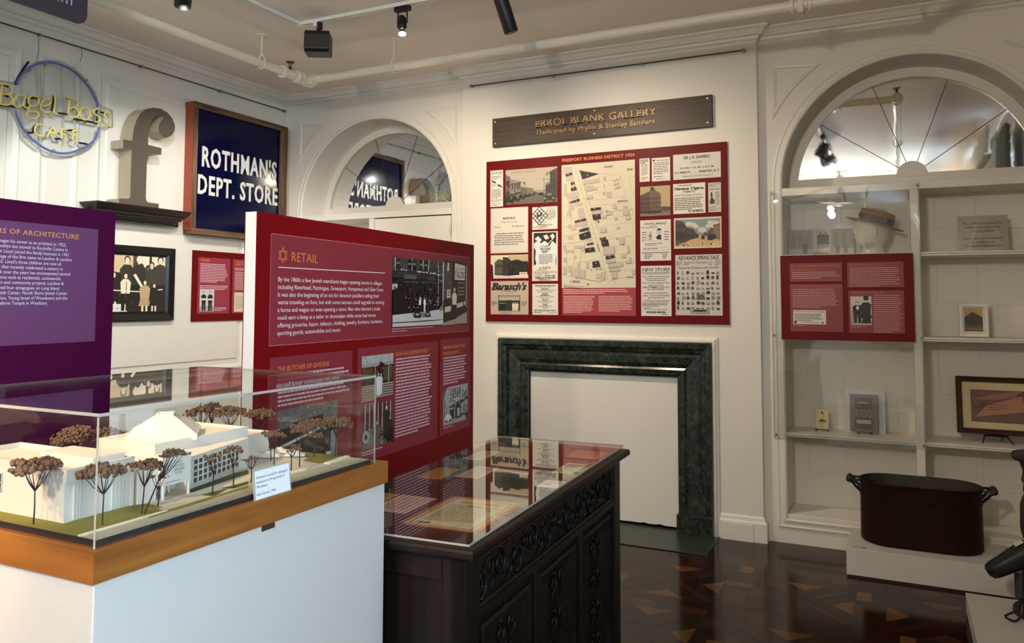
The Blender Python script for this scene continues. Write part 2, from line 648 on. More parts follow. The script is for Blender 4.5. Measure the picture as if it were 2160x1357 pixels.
def text_geo(body, bold=0.0, shear=0.0, serif=False, space=1.0, res=2):
    """flat outline of a word: (verts2d with cap height 1, faces, width)"""
    global _CAP
    key = (body, bold, shear, serif, space, res)
    if key in _tcache:
        return _tcache[key]

    def raw(t, rs=res):
        cu = bpy.data.curves.new('lettering', 'FONT')
        cu.body = t
        cu.size = 1.0
        cu.offset = bold
        cu.shear = shear
        cu.space_character = space
        cu.resolution_u = rs
        cu.fill_mode = 'FRONT'
        ob = bpy.data.objects.new('lettering', cu)
        me = bpy.data.meshes.new_from_object(ob)
        vs = [(v.co.x, v.co.y) for v in me.vertices]
        fs = [tuple(p.vertices) for p in me.polygons]
        bpy.data.objects.remove(ob)
        bpy.data.curves.remove(cu)
        bpy.data.meshes.remove(me)
        return vs, fs
    if _CAP is None:
        b0 = bold
        bold = 0.0
        v, _ = raw('H')
        _CAP = max(p[1] for p in v)
        bold = b0
    vs, fs = raw(body)
    if not vs:
        return [], [], 0.0
    if serif:
        cnt = {}
        for f in fs:
            for a, b in zip(f, f[1:] + f[:1]):
                cnt[(min(a, b), max(a, b))] = cnt.get((min(a, b), max(a, b)), 0) + 1
        extra = []
        for (a, b), n in cnt.items():
            if n != 1:
                continue
            p, q = vs[a], vs[b]
            if abs(p[1] - q[1]) > 0.012:
                continue
            y = (p[1] + q[1]) / 2
            lev = [L for L in (0.0 - bold, _CAP + bold, 0.55 + bold) if abs(y - L) < 0.035]
            if not lev:
                continue
            x0, x1 = min(p[0], q[0]), max(p[0], q[0])
            if x1 - x0 < 0.03:
                continue
            up = 1 if y < 0.2 else -1
            ex = 0.075
            e1 = ex if (x1 - x0) < 0.24 else 0.0
            extra.append((x0 - ex, x1 + e1, y, y + up * 0.075))
        for x0, x1, y0, y1 in extra:
            o = len(vs)
            vs = vs + [(x0, y0), (x1, y0), (x1, y1), (x0, y1)]
            fs = fs + [(o, o + 1, o + 2, o + 3)]
    xs = [p[0] for p in vs]
    x0 = min(xs)
    vs = [((p[0] - x0) / _CAP, p[1] / _CAP) for p in vs]
    w = (max(xs) - x0) / _CAP
    _tcache[key] = (vs, fs, w)
    return _tcache[key]


class Art:
    """flat printed artwork: origin o, unit axes U (right), V (up), N (towards the viewer); every mark sits a hair above the last"""

    def __init__(s, o, U, V, base=0.0004, step=0.00004):
        s.o, s.U, s.V = Vector(o), Vector(U).normalized(), Vector(V).normalized()
        s.N = s.U.cross(s.V)
        s.h, s.step = base, step
        s.mb = MB()
        s.rng = random.Random(7)

    def p(s, x, y):
        return s.o + s.U * x + s.V * y + s.N * s.h

    def poly(s, pts, c):
        s.mb.poly([s.p(*q) for q in pts], c)
        s.h += s.step
        return s

    def rect(s, x0, y0, x1, y1, c):
        return s.poly([(x0, y0), (x1, y0), (x1, y1), (x0, y1)], c)

    def rects(s, rs, c):
        for x0, y0, x1, y1 in rs:
            s.mb.poly([s.p(x0, y0), s.p(x1, y0), s.p(x1, y1), s.p(x0, y1)], c)
        s.h += s.step
        return s

    def disc(s, x, y, r, c, ry=None, n=14):
        ry = ry or r
        return s.poly([(x + r * cos(2 * pi * k / n), y + ry * sin(2 * pi * k / n)) for k in range(n)], c)

    def line(s, pts, w, c):
        for (x0, y0), (x1, y1) in zip(pts, pts[1:]):
            d = sqrt((x1 - x0) ** 2 + (y1 - y0) ** 2) or 1e-9
            nx, ny = -(y1 - y0) / d * w / 2, (x1 - x0) / d * w / 2
            s.mb.poly([s.p(x0 - nx, y0 - ny), s.p(x1 - nx, y1 - ny), s.p(x1 + nx, y1 + ny), s.p(x0 + nx, y0 + ny)], c)
        s.h += s.step
        return s

    def frame(s, x0, y0, x1, y1, w, c):
        return s.rects([(x0, y0, x1, y0 + w), (x0, y1 - w, x1, y1), (x0, y0, x0 + w, y1), (x1 - w, y0, x1, y1)], c)

    def text(s, body, x, y, h, c, w=None, al='l', bold=0.0, shear=0.0, serif=False, space=1.0, mirror=False, xs=1.0):
        vs, fs, tw = text_geo(body, bold, shear, serif, space)
        if not vs:
            return s
        k = h * xs if w is None else w / tw
        full = tw * k
        x0 = x - (full / 2 if al == 'c' else full if al == 'r' else 0)
        s.mb.add([s.p(x0 + a * k, y + b * h) for a, b in vs], fs, c)
        s.h += s.step
        return s

    def greek(s, x, y, w, n, pitch, c, hh=0.42, last=0.6, seed=1, wl=(1.2, 4.5)):
        """n lines of words too small to read, first line's top at y"""
        g = random.Random(seed)
        rs = []
        for i in range(n):
            end = x + w * (last if i == n - 1 else g.uniform(0.88, 1.0))
            px = x
            yy = y - i * pitch - pitch * hh
            while px < end:
                q = min(end, px + pitch * g.uniform(*wl) * 0.5)
                rs.append((px, yy, q, yy + pitch * hh))
                px = q + pitch * 0.22
        return s.rects(rs, c)

    def grain(s, x0, y0, x1, y1, n, c0, c1, size=.006, seed=1, tint=0.0):
        """mottled tones of an old photograph"""
        g = random.Random(seed)
        for k in range(3):
            for i in range(n // 3):
                x, y = g.uniform(x0, x1 - size), g.uniform(y0, y1 - size)
                w, h = size * g.uniform(.4, 1.6), size * g.uniform(.3, 1.2)
                v = g.uniform(c0, c1)
                s.mb.poly([s.p(x, y), s.p(min(x1, x + w), y + h * g.uniform(-.2, .2)), s.p(min(x1, x + w * g.uniform(.7, 1)), min(y1, y + h)), s.p(x, min(y1, y + h))], SEP(v, tint))
            s.h += s.step
        return s

    def person(s, x, y, h, coat, skin, hair=None, legs=None, w=1.0, skirt=None):
        """small standing figure, feet at (x, y), height h"""
        hw = h * 0.115 * w
        lg = legs or coat
        if skirt:
            s.poly([(x - hw * 1.2, y + h * .22), (x + hw * 1.2, y + h * .22), (x + hw * .7, y + h * .55), (x - hw * .7, y + h * .55)], skirt)
            s.rects([(x - hw * .6, y, x - hw * .2, y + h * .23), (x + hw * .2, y, x + hw * .6, y + h * .23)], skin)
        else:
            s.poly([(x - hw * .8, y), (x - hw * .15, y), (x, y + h * .42), (x + hw * .15, y), (x + hw * .8, y), (x + hw * .85, y + h * .52), (x - hw * .85, y + h * .52)], lg)
        s.poly([(x - hw * .9, y + h * .45), (x + hw * .9, y + h * .45), (x + hw * 1.1, y + h * .74), (x + hw * .5, y + h * .83), (x - hw * .5, y + h * .83), (x - hw * 1.1, y + h * .74)], coat)
        if hair:
            s.disc(x, y + h * .925, h * .068, hair, h * .078, 10)
        s.disc(x, y + h * .905, h * .05, skin, h * .066, 10)
        return s

    def build(s, name, parent, material=None, label=None):
        return s.mb.build(name, material or M['print'], parent, label=label)


def K(v):
    return rgb(v, v, v)


def SEP(v, w=0.12):
    return rgb(min(255, v * (1 + w * .6)), v, v * (1 - w))

# =================================================================== the room
XL, XR, YB, YC, YG, YF, ZC = -4.93, 1.01, 5.46, 5.40, 5.777, -6.0, 3.385
CX0, CX1 = -3.08, -0.823                   # chimney breast
NR, RR, ZS, ZSILL = 0.765, 0.085, 2.33, 0.16
NCX = {'left': -3.965, 'right': 0.085}


def arcpts(cx, cz, r, a0, a1, n):
    return [(cx + r * cos(a0 + (a1 - a0) * i / n), cz + r * sin(a0 + (a1 - a0) * i / n)) for i in range(n + 1)]


# floor: large parquet panels with small pale blocks let in
def build_floor():
    mb = MB()
    rng = random.Random(3)
    dark = [rgb(39, 18, 8), rgb(44, 21, 9), rgb(35, 16, 8), rgb(49, 24, 12), rgb(42, 20, 8), rgb(32, 15, 8)]
    pale = [rgb(102, 66, 30), rgb(93, 57, 25), rgb(106, 73, 37)]
    mid = [rgb(64, 32, 14), rgb(71, 36, 16), rgb(57, 28, 13)]
    pick = lambda a: a[rng.randrange(len(a))]
    PXX, PYY, H = .66, .70, .26
    z0, z1, z2 = 0.0, 0.0003, 0.0006
    q = lambda x0, y0, x1, y1, z, c: mb.poly([(x0, y0, z), (x1, y0, z), (x1, y1, z), (x0, y1, z)], c)

    def tone():
        r = rng.random()
        return pick(pale) if r < .13 else pick(mid) if r < .33 else pick(dark)

    def panel(cx, cy):
        bx, by = PXX - 2 * H, PYY - 2 * H
        # border blocks right of and above the centre square, basket-laid
        for k in range(4):
            y0 = cy - H + k * H / 2
            if k % 2:
                for j in range(2):
                    q(cx + H + j * bx / 2, y0, cx + H + (j + 1) * bx / 2, y0 + H / 2, z0, tone())
            else:
                for j in range(2):
                    q(cx + H, y0 + j * H / 4, cx + H + bx, y0 + (j + 1) * H / 4, z0, tone())
            x0 = cx - H + k * H / 2
            if k % 2:
                for j in range(2):
                    q(x0, cy + H + j * by / 2, x0 + H / 2, cy + H + (j + 1) * by / 2, z0, tone())
            else:
                for j in range(2):
                    q(x0 + j * H / 4, cy + H, x0 + (j + 1) * H / 4, cy + H + by, z0, tone())
        q(cx + H, cy + H, cx + H + bx, cy + H + by, z0, pick(dark))
        s = .07
        q(cx + H + bx / 2 - s / 2, cy + H + by / 2 - s / 2 - .02, cx + H + bx / 2 + s / 2, cy + H + by / 2 + s / 2 + .03, z1, tone())
        # centre square: four quadrants of strips, a triangle against each side, diagonal bands
        for k in range(4):
            a = k * pi / 2
            R = lambda u, v, z: (cx + u * cos(a) - v * sin(a), cy + u * sin(a) + v * cos(a), z)
            m = 4
            for j in range(m):
                r0, r1 = H * j / m, H * (j + 1) / m
                mb.poly([R(-r0, r0, z0), R(r0, r0, z0), R(r1, r1, z0), R(-r1, r1, z0)][::-1], pick(dark))
            mb.poly([R(0, .15, z1), R(.105, H - .005, z1), R(-.105, H - .005, z1)], pick(pale) if rng.random() < .5 else pick(mid))
            for w, c, z in ((.020, pick(dark), z1), (.011, pick(mid), z2)):
                mb.poly([R(.03 - w, .03 + w, z), R(.03 + w, .03 - w, z), R(H - .01 + w * 0, H - .01 - 2 * w, z), R(H - .01 - 2 * w, H - .01, z)], c)
    for i in range(-7, 3):
        for j in range(-15, 1):
            panel(-.5 + i * PXX, 4.46 + j * PYY)
    # straight border along the back wall
    yb = 4.46 + H + PYY - 2 * H
    x = XL - .2
    while x < XR + .2:
        w = rng.uniform(.5, 1.0)
        for k in range(3):
            d = (5.55 - yb) / 3
            q(x, yb + k * d, x + w, yb + (k + 1) * d, z0, pick(dark[:4] + mid[:1]))
        x += w
    mb.box(XL - .2, XR + .2, YF - .2, 6.0, -0.12, -0.001, dark[0])
    o = mb.build('floor', M['parquet'], origin=(0, 0, 0))
    return structure(o)


build_floor()
structure(MB().box(XL - .2, XR + .2, YF - .2, 6.0, ZC, ZC + .12).build('ceiling', M['ceil'], origin=(0, 0, ZC)))
structure(MB().box(XL - .15, XL, YF - .15, 5.95, 0, ZC).build('wall_left', M['wall'], origin=(XL, 0, 0)))
structure(MB().box(XL, XR, YF - .15, YF, 0, ZC).build('wall_front', M['wall'], origin=(0, YF, 0)))


def arched_wall(name, x0, x1, cx, yface=YB, depth=0.05):
    """wall face pierced by a round-headed opening, with its reveal and back"""
    mb = MB()
    n = 40
    arc = arcpts(cx, ZS, NR, pi, 0, n)
    opening = [(cx - NR, ZSILL)] + arc + [(cx + NR, ZSILL)]
    f = lambda x, z: (x, yface, z)
    mb.poly([f(x0, 0), f(cx - NR, 0), f(cx - NR, ZC), f(x0, ZC)])
    mb.poly([f(cx + NR, 0), f(x1, 0), f(x1, ZC), f(cx + NR, ZC)])
    mb.poly([f(cx - NR, 0), f(cx + NR, 0), f(cx + NR, ZSILL), f(cx - NR, ZSILL)])
    for (a, b), (c, d) in zip(arc, arc[1:]):
        mb.poly([f(a, b), f(c, d), f(c, ZC), f(a, ZC)])
    m = len(opening)
    for i in range(m):
        (a, b), (c, d) = opening[i], opening[(i + 1) % m]
        mb.poly([(a, yface, b), (c, yface, d), (c, YG, d), (a, YG, b)])
    mb.poly([(cx - NR - .03, YG, 0), (cx + NR + .03, YG, 0), (cx + NR + .03, YG, ZC), (cx - NR - .03, YG, ZC)])
    return structure(mb.build(name, M['wall'], origin=(cx, yface, 0)))


arched_wall('wall_back_left', XL, CX0, NCX['left'])
arched_wall('wall_back_right', CX1, XR, NCX['right'])
structure(MB().box(XL - .15, XR + .15, YG + .001, YG + .15, 0, ZC).build('wall_back', M['wall'], origin=(0, YG, 0)))

# chimney breast with the blocked fireplace opening
FX0, FX1, FZ = -2.492, -1.375, 1.036
mb = MB()
mb.box(CX0, FX0, YC, YG, 0, ZC).box(FX1, CX1, YC, YG, 0, ZC).box(FX0, FX1, YC, YG, FZ, ZC)
structure(mb.build('wall_chimney', M['wall'], origin=(-1.95, YC, 0)))
# right-hand wall with two window openings behind the viewer
mb = MB()
wins = [(-3.2, -2.0), (-0.25, 0.95), (1.85, 2.95)]
WZ0, WZ1 = 0.85, 3.12
ys = [YF] + [v for w in wins for v in w] + [YB + .5]
for a, b in ((ys[0], ys[1]), (ys[2], ys[3]), (ys[4], ys[5]), (ys[6], ys[7])):
    mb.box(XR, XR + .15, a, b, 0, ZC)
for a, b in wins:
    mb.box(XR, XR + .15, a, b, 0, WZ0).box(XR, XR + .15, a, b, WZ1, ZC)
structure(mb.build('wall_right', M['wall'], origin=(XR, 0, 0)))
for i, (a, b) in enumerate(wins):
    w = bpy.data.objects.new('window_%d' % (i + 1), None)
    COL.objects.link(w)
    w.location = (XR + .06, (a + b) / 2, WZ0)
    structure(w)
    mb = MB()
    x0, x1 = XR + .04, XR + .08
    mb.box(x0, x1, a, a + .06, WZ0, WZ1).box(x0, x1, b - .06, b, WZ0, WZ1).box(x0, x1, a, b, WZ0, WZ0 + .06).box(x0, x1, a, b, WZ1 - .06, WZ1)
    mb.box(x0, x1, a, b, 1.95, 2.01)
    for k in (1, 2):
        y = a + (b - a) * k / 3
        mb.box(x0 + .01, x1 - .01, y - .01, y + .01, WZ0, WZ1)
    mb.build('window_frame', M['trim'], w)
    MB().box(XR + .058, XR + .062, a + .05, b - .05, WZ0 + .05, WZ1 - .05).build('window_pane', M['skyglass'], w)
    mb = MB()
    mb.sweep([(b + .01, WZ0), (b + .01, WZ1 + .01), (a - .01, WZ1 + .01), (a - .01, WZ0)], [(0, 0), (0, .02), (-.03, .03), (-.09, .02), (-.10, 0)], lambda u, v, h: (XR - h, u, v))
    mb.box(XR - .06, XR, a - .12, b + .12, WZ0 - .04, WZ0)
    mb.build('window_trim', M['trim'], w)


def curtain(name, label, y0, y1, z0, z1, m, waves, x=XR - .12, sway=0.0):
    mb = MB()
    n = waves * 8
    rows = 6
    vs, fs = [], []
    for side in (0, 1):
        for r in range(rows + 1):
            t = r / rows
            for i in range(n + 1):
                s = i / n
                vs.append((x + side * .006 + .035 * sin(2 * pi * waves * s) * (.7 + .3 * t), y0 + (y1 - y0) * s + sway * t * t, z1 + (z0 - z1) * t))
    for side in (0, 1):
        b = side * (rows + 1) * (n + 1)
        for r in range(rows):
            for i in range(n):
                k = b + r * (n + 1) + i
                fs.append((k, k + 1, k + n + 2, k + n + 1))
    mb.add(vs, fs)
    o = mb.build(name, m, smooth=True)
    return tag(o, label, 'curtain')


curtain('curtain', 'cream drape on the near side of the right-hand window', 0.90, 1.45, .05, 3.10, M['curtain'], 6)
curtain('curtain', 'cream drape on the far side of the right-hand window', -0.75, -0.20, .05, 3.10, M['curtain'], 6)
curtain('curtain', 'grey drape hanging at the near side of the window closest to the right-hand niche', 2.62, 3.40, .05, 3.14, M['greycurtain'], 7)
curtain('curtain', 'cream drape pulled across most of the window closest to the right-hand niche', 1.45, 2.38, .05, 3.20, M['curtain'], 9)
curtain('valance', 'cream gathered valance along the top of the right wall windows', -.90, 2.50, 3.04, 3.31, M['curtain'], 26, x=XR - .19)

# crown moulding round the room and the breast
prof = [(0.0, ZC), (.088, ZC), (.088, ZC - .012), (.078, ZC - .014), (.066, ZC - .022), (.052, ZC - .040), (.046, ZC - .044), (.046, ZC - .050), (.028, ZC - .052),
        (.020, ZC - .058), (.018, ZC - .066), (.022, ZC - .068), (.022, ZC - .072), (.012, ZC - .075), (.010, ZC - .079), (0, ZC - .080)]
prof = [(-o_, h) for o_, h in prof]
mb = MB()
mb.sweep([(XL, YF), (XL, YB), (CX0, YB), (CX0, YC), (CX1, YC), (CX1, YB), (XR, YB), (XR, YF)], prof, lambda u, v, h: (u, v, h), capends=False)
structure(mb.build('trim_1', M['trim'], origin=(0, 0, ZC)))

# mouldings round the arched niches and in the spandrels
mprof = [(0, 0), (0, .014), (.010, .020), (.020, .018), (.026, .010), (.044, .010), (.052, .014), (.058, .012), (.060, 0)]
sprof = [(0, 0), (.006, .010), (.018, .008), (.026, .002), (.028, 0)]
for k, (side, cx) in enumerate(NCX.items()):
    path = [(cx - NR, ZSILL)] + arcpts(cx, ZS, NR, pi, 0, 48) + [(cx + NR, ZSILL)]
    mb = MB()
    mb.sweep(path, mprof, lambda u, v, h: (u, YB - h, v), closed=True)
    for sg in (-1, 1):
        xo = cx + sg * .815
        arc = arcpts(cx, ZS, .925, pi / 2 + .565, pi - .485, 14) if sg < 0 else arcpts(cx, ZS, .925, pi / 2 - .565, .485, 14)
        sp = [(xo, 3.135)] + arc
        if sg < 0:
            sp = sp[:1] + sp[1:]
            mb.sweep(sp[::-1] if False else sp, [(-a, b) for a, b in sprof], lambda u, v, h: (u, YB - h, v), closed=True)
        else:
            mb.sweep(sp, sprof, lambda u, v, h: (u, YB - h, v), closed=True)
    structure(mb.build('trim_%d' % (2 + k), M['trim'], origin=(cx, YB, 0)))

# raised wall panels on the left wall
mb = MB()
pprof = [(0, 0), (.004, .010), (.012, .016), (.024, .012), (.034, .004), (.040, 0)]
for (a, b, z0, z1) in ((1.60, 3.055, 1.0, 3.145), (3.165, 3.450, 1.0, 3.135), (3.575, 4.985, 1.0, 3.130), (5.10, 5.38, 1.0, 3.125),
                       (1.60, 3.055, .25, .86), (3.165, 3.450, .25, .86), (3.575, 4.985, .25, .86), (5.10, 5.38, .25, .86), (-1.2, 1.48, 1.0, 3.14)):
    mb.sweep([(a, z0), (b, z0), (b, z1), (a, z1)], pprof, lambda u, v, h: (XL + h, u, v), closed=True)
    if b - a > .6:
        i = .075
        mb.add([(XL, a + i, z0 + i), (XL, b - i, z0 + i), (XL, b - i, z1 - i), (XL, a + i, z1 - i), (XL + .010, a + i + .012, z0 + i + .012), (XL + .010, b - i - .012, z0 + i + .012),
                (XL + .010, b - i - .012, z1 - i - .012), (XL + .010, a + i + .012, z1 - i - .012)], [(4, 5, 6, 7), (0, 1, 5, 4), (1, 2, 6, 5), (2, 3, 7, 6), (3, 0, 4, 7)])
    else:
        c = (a + b) / 2
        mb.box(XL, XL + .006, a + .075, b - .075, z0 + .08, z1 - .08)
mb.sweep([(YF, .93), (YB, .93)], [(0, 0), (0, .012), (.03, .022), (.04, .03), (.05, .012), (.05, 0)], lambda u, v, h: (XL + h, u, v))
structure(mb.build('trim_4', M['trim'], origin=(XL, 3, 0)))

# wainscot of the wall behind the viewer
mb = MB()
for a, b in ((-4.8, -3.9), (-3.75, -2.2), (-2.05, -1.5), (-1.35, .2), (.35, .85)):
    mb.sweep([(a, .28), (b, .28), (b, .72), (a, .72)], [(-p, q) for p, q in pprof], lambda u, v, h: (u, YF + h, v), closed=True)
    mb.box(a + .07, b - .07, YF, YF + .012, .35, .65)
mb.sweep([(XL, .86), (XR, .86)], [(0, 0), (0, .02), (.03, .06), (.05, .06), (.06, 0)], lambda u, v, h: (u, YF + h, v))
mb.box(XL, XR, YF, YF + .025, 0, .16)
structure(mb.build('trim_5', M['trim'], origin=(-2, YF, 0)))

# baseboards
bprof = [(0, 0), (.024, 0), (.024, .118), (.020, .124), (.014, .130), (.010, .150), (.004, .158), (0, .160)]
for nm, path in (('baseboard_left', [(XL, YF), (XL, YB), (NCX['left'] - NR - .06, YB)]), ('baseboard_chimney', [(-1.100, YC), (CX1, YC), (CX1, YB)]),
                 ('baseboard_chimney_left', [(CX0, YB), (CX0, YC), (-2.80, YC)]), ('baseboard_right', [(XR, YB), (XR, YF)])):
    mb = MB()
    mb.sweep(path, [(-a, b) for a, b in bprof], lambda u, v, h: (u, v, h))
    if nm == 'baseboard_chimney':
        mb.box(-1.085, -.885, YC - .031, YC - .02, .0, .108)
    structure(mb.build(nm, M['trim'], origin=(path[0][0], path[0][1], 0)))

# fireplace surround of green marble
fp = thing('fireplace_surround', 'dark green marble fireplace surround with stepped moulding and white painted edge', 'fireplace', (-1.95, YC, 0))
mb = MB()
to = lambda u, v, h: (u, YC - h, v)
pth = [(FX0, .035), (FX0, FZ), (FX1, FZ), (FX1, .035)]
mp_ = [(0, -.03), (0, .010), (.018, .014), (.026, .026), (.050, .030), (.064, .022), (.092, .034), (.140, .038), (.162, .030), (.170, .046), (.192, .052), (.200, .062), (.232, .064), (.236, .058), (.236, 0)]
mb.sweep(pth, mp_, to)
mb.build('marble_frame', M['marble'], fp, smooth=False)
rr = random.Random(11)
low = [(FX1 - .001, .022)]
for i in range(1, 40):
    t = i / 40
    low.append((FX1 + (FX0 - FX1) * t, .022 + (.007 if i in (5, 9, 17, 31) else 0) - .002 * rr.random()))
low.append((FX0 + .001, .022))
MB().prism([(FX0 + .001, 5.420, FZ - .002), (FX1 - .001, 5.420, FZ - .002)] + [(x, 5.420, z) for x, z in low], (0, .012, 0)).build('infill_board', M['wall'], fp, label='cream painted board closing the opening')
for x0, x1 in ((FX0 - .238, FX0 + .001), (FX1 - .001, FX1 + .238)):
    MB().box(x0, x1, YC - .068, YC, .006, .13).build('plinth_block', M['marble'], fp, bevel=.003)
mb = MB()
a, b, t = FX0 - .238, FX1 + .238, FZ + .238
mb.sweep([(a, .0), (a, t), (b, t), (b, .0)], [(0, 0), (0, .030), (.008, .036), (.020, .034), (.026, .020), (.036, .016), (.040, 0)], to)
mb.build('painted_edge', M['trim'], fp)

hs = MB().box(-2.84, -1.098, 4.955, YC + .03, 0.0005, .006).build('hearth_slab', M['slate'], bevel=.002)
tag(hs, 'dark green slate hearth slab let into the floor before the fireplace', 'hearth')


# fan-light mirrors above the niches
def fan_mirror(cx, label):
    t = thing('fan_mirror', label, 'mirror', (cx, YG - .012, 2.30), 'fan mirrors in the arched niches')
    g, gi = NR - .002, .700
    mb = MB()
    n = 40
    zb = 2.393
    out = [(cx - g, 2.302)] + arcpts(cx, ZS, g, pi, 0, n) + [(cx + g, 2.302)]
    a0 = math.asin((zb - ZS) / gi)
    inn = [(cx - gi * cos(a0), zb)] + arcpts(cx, ZS, gi, pi - a0, a0, n) + [(cx + gi * cos(a0), zb)]
    f = lambda p_, y: (p_[0], y, p_[1])
    yf, yb = YG - .030, YG - .006
    for (p0, p1, q0, q1) in zip(out, out[1:], inn, inn[1:]):
        mb.poly([f(p0, yf), f(p1, yf), f(q1, yf), f(q0, yf)])
        mb.poly([f(q0, yf), f(q1, yf), f(q1, yb), f(q0, yb)])
    mb.poly([f(out[0], yf), f(inn[0], yf), f(inn[-1], yf), f(out[-1], yf)])
    mb.poly([f(inn[0], yf), f(inn[0], yb), f(inn[-1], yb), f(inn[-1], yf)])
    mb.build('arched_frame', M['trim'], t)
    mb = MB()
    pts = [(cx - gi - .02, zb - .03)] + arcpts(cx, ZS, gi + .03, pi - .05, .05, n) + [(cx + gi + .02, zb - .03)]
    mb.prism([(x, YG - .010, z) for x, z in pts], (0, .004, 0))
    mb.build('mirror_pane', M['mirror'], t)
    mb = MB()
    hub = [(cx + .008 - .092, zb - .02)] + arcpts(cx + .008, zb - .012, .092, pi, 0, 18) + [(cx + .008 + .092, zb - .02)]
    mb.prism([(x, yf - .004, z) for x, z in hub], (0, .022, 0))
    mb.build('hub', M['trim'], t, bevel=.002)
    for ang in (35, 70, 110, 145):
        a = radians(ang)
        mb = MB()
        c0 = (cx + .008, zb - .01)
        p0 = (c0[0] + .085 * cos(a), c0[1] + .085 * sin(a))
        L = .085
        while sqrt((c0[0] + L * cos(a) - cx) ** 2 + (c0[1] + L * sin(a) - ZS) ** 2) < gi:
            L += .005
        p1 = (c0[0] + L * cos(a), c0[1] + L * sin(a))
        mb.tube([(p0[0], YG - .011, p0[1]), (p1[0], YG - .011, p1[1])], .0022, 5)
        mb.build('glazing_line', M['black'], t)
    return t


fan_mirror(NCX['left'], 'half-round fan mirror reflecting the navy store sign, in the niche left of the fireplace')
fan_mirror(NCX['right'], 'half-round fan mirror reflecting ceiling and pipe, in the niche right of the fireplace')


# built-in shelves of the right-hand niche
def shelf_piece(mb, x0, x1, zt):
    zb = zt - .025
    pr = [(YB, zb), (YB - .006, zb + .003), (YB - .006, zb + .010), (YB - .002, zb + .012), (YB - .012, zb + .016), (YB - .012, zt), (YG - .001, zt), (YG - .001, zb)]
    mb.prism([(x0, y, z) for y, z in pr], (x1 - x0, 0, 0))


cx = NCX['right']
bk = thing('built_in_shelving', 'white built-in shelving filling the arched niche right of the fireplace', 'shelving', (cx, YB, ZSILL))
MB().box(cx - NR, cx + NR, YB - .014, YG, 2.249, 2.301).build('top_board', M['trim'], bk, bevel=.003)
MB().box(.072, .118, YB - .012, YG - .001, ZSILL, 2.249).build('divider', M['trim'], bk, bevel=.003)
for zt in (1.859, 1.338, .706):
    for x0, x1 in ((cx - NR + .001, .072), (.118, cx + NR - .001)):
        mb = MB()
        shelf_piece(mb, x0, x1, zt)
        mb.build('shelf', M['trim'], bk)
MB().box(cx - NR, cx + NR, YB - .01, YG - .001, ZSILL, .188).build('bottom_board', M['trim'], bk, bevel=.004)
for x0, x1 in ((cx - NR, .072), (.118, cx + NR)):
    mb = MB()
    m_ = (x0 + x1) / 2
    for za, zb in ((.19, .68), (.71, 1.31), (1.34, 1.83), (1.86, 2.245)):
        zc = za + .42 * (zb - za)
        mb.box(m_ - .0015, m_ + .0015, YG - .006, YG - .003, za, zb)
        mb.sweep([(x0 + .09, zc), (m_ - .03, zc), (m_ - .03, zb - .02), (x0 + .09, zb - .02)], [(0, 0), (0, .004), (.008, .004), (.012, 0)], lambda u, v, h: (u, YG - .004 - h, v), closed=True)
        mb.sweep([(m_ + .03, za + .02), (x1 - .09, za + .02), (x1 - .09, zc), (m_ + .03, zc)], [(0, 0), (0, .004), (.008, .004), (.012, 0)], lambda u, v, h: (u, YG - .004 - h, v), closed=True)
    mb.box(x0, x1, YG - .004, YG - .001, .188, 2.249)
    mb.build('back_panel', M['trim'], bk)

# built-in cupboard of the left-hand niche
cx = NCX['left']
cb = thing('built_in_cupboard', 'white built-in cupboard with flush door in the niche left of the fireplace', 'cupboard', (cx, YB, ZSILL))
MB().box(cx - NR, cx + NR, YB - .014, YG, 2.250, 2.301).build('top_board', M['trim'], cb, bevel=.003)
MB().box(-4.006, -3.956, YB - .012, YG - .001, ZSILL, 2.250).build('divider', M['trim'], cb, bevel=.003)
for zt in (1.859, 1.338, .706):
    mb = MB()
    shelf_piece(mb, cx - NR + .001, -4.006, zt)
    mb.build('shelf', M['trim'], cb)
MB().box(cx - NR, cx + NR, YB - .01, YG - .001, ZSILL, .188).build('bottom_board', M['trim'], cb, bevel=.004)
dr_ = MB().box(-3.946, -3.206, YB - .016, YB + .006, .20, 2.240).build('door', M['trim'], cb, bevel=.003)
for z in (2.13, 1.2, .4):
    MB().tube([(-3.203, YB - .018, z - .04), (-3.203, YB - .018, z + .04)], .008, 8).build('hinge', M['steel'], dr_)

# ------------------------------------------------------------------ pipes, tracks, rails under the ceiling
p1, p2 = at(553, 74, 'z', ZC), at(831, 83, 'z', ZC)
PX, PY, PZ, PR = p1.x, p2.y, 3.185, .030
pipe = thing('sprinkler_pipe', 'cream painted sprinkler pipe running under the ceiling along both walls', 'pipe', (PX, PY, PZ))
x_end = .02
MB().tube([(PX, YF + .01, PZ), (PX, PY, PZ), ], PR, 16).build('pipe_run', M['pipe'], pipe, smooth=True, auto=40) if False else None
mb = MB().tube([(PX, YF + .02, PZ), (PX, PY + .0, PZ)], PR, 18)
mb.build('pipe_run', M['pipe'], pipe, auto=40)
mb = MB().tube([(PX, PY, PZ), (x_end, PY, PZ)], PR, 18)
mb.build('pipe_run', M['pipe'], pipe, auto=40)
mb = MB().tube([(x_end, PY, PZ), (x_end, YF + .02, PZ)], PR, 18)
mb.build('pipe_run', M['pipe'], pipe, auto=40)


def coupling(pts, r):
    mb = MB()
    mb.tube(pts, r, 18)
    return mb


def ringed(a, b, r0, lip, n=3):
    """pipe fitting from a to b with raised lips at both ends"""
    a, b = Vector(a), Vector(b)
    d = (b - a)
    pts, rs = [], []
    for t, r in ((0, r0), (0, lip), (.14, lip), (.2, r0 * 1.12), (.8, r0 * 1.12), (.86, lip), (1, lip), (1, r0)):
        pts.append(a + d * (t + len(pts) * 1e-4))
        rs.append(r)
    return MB().tube(pts, rs, 20)


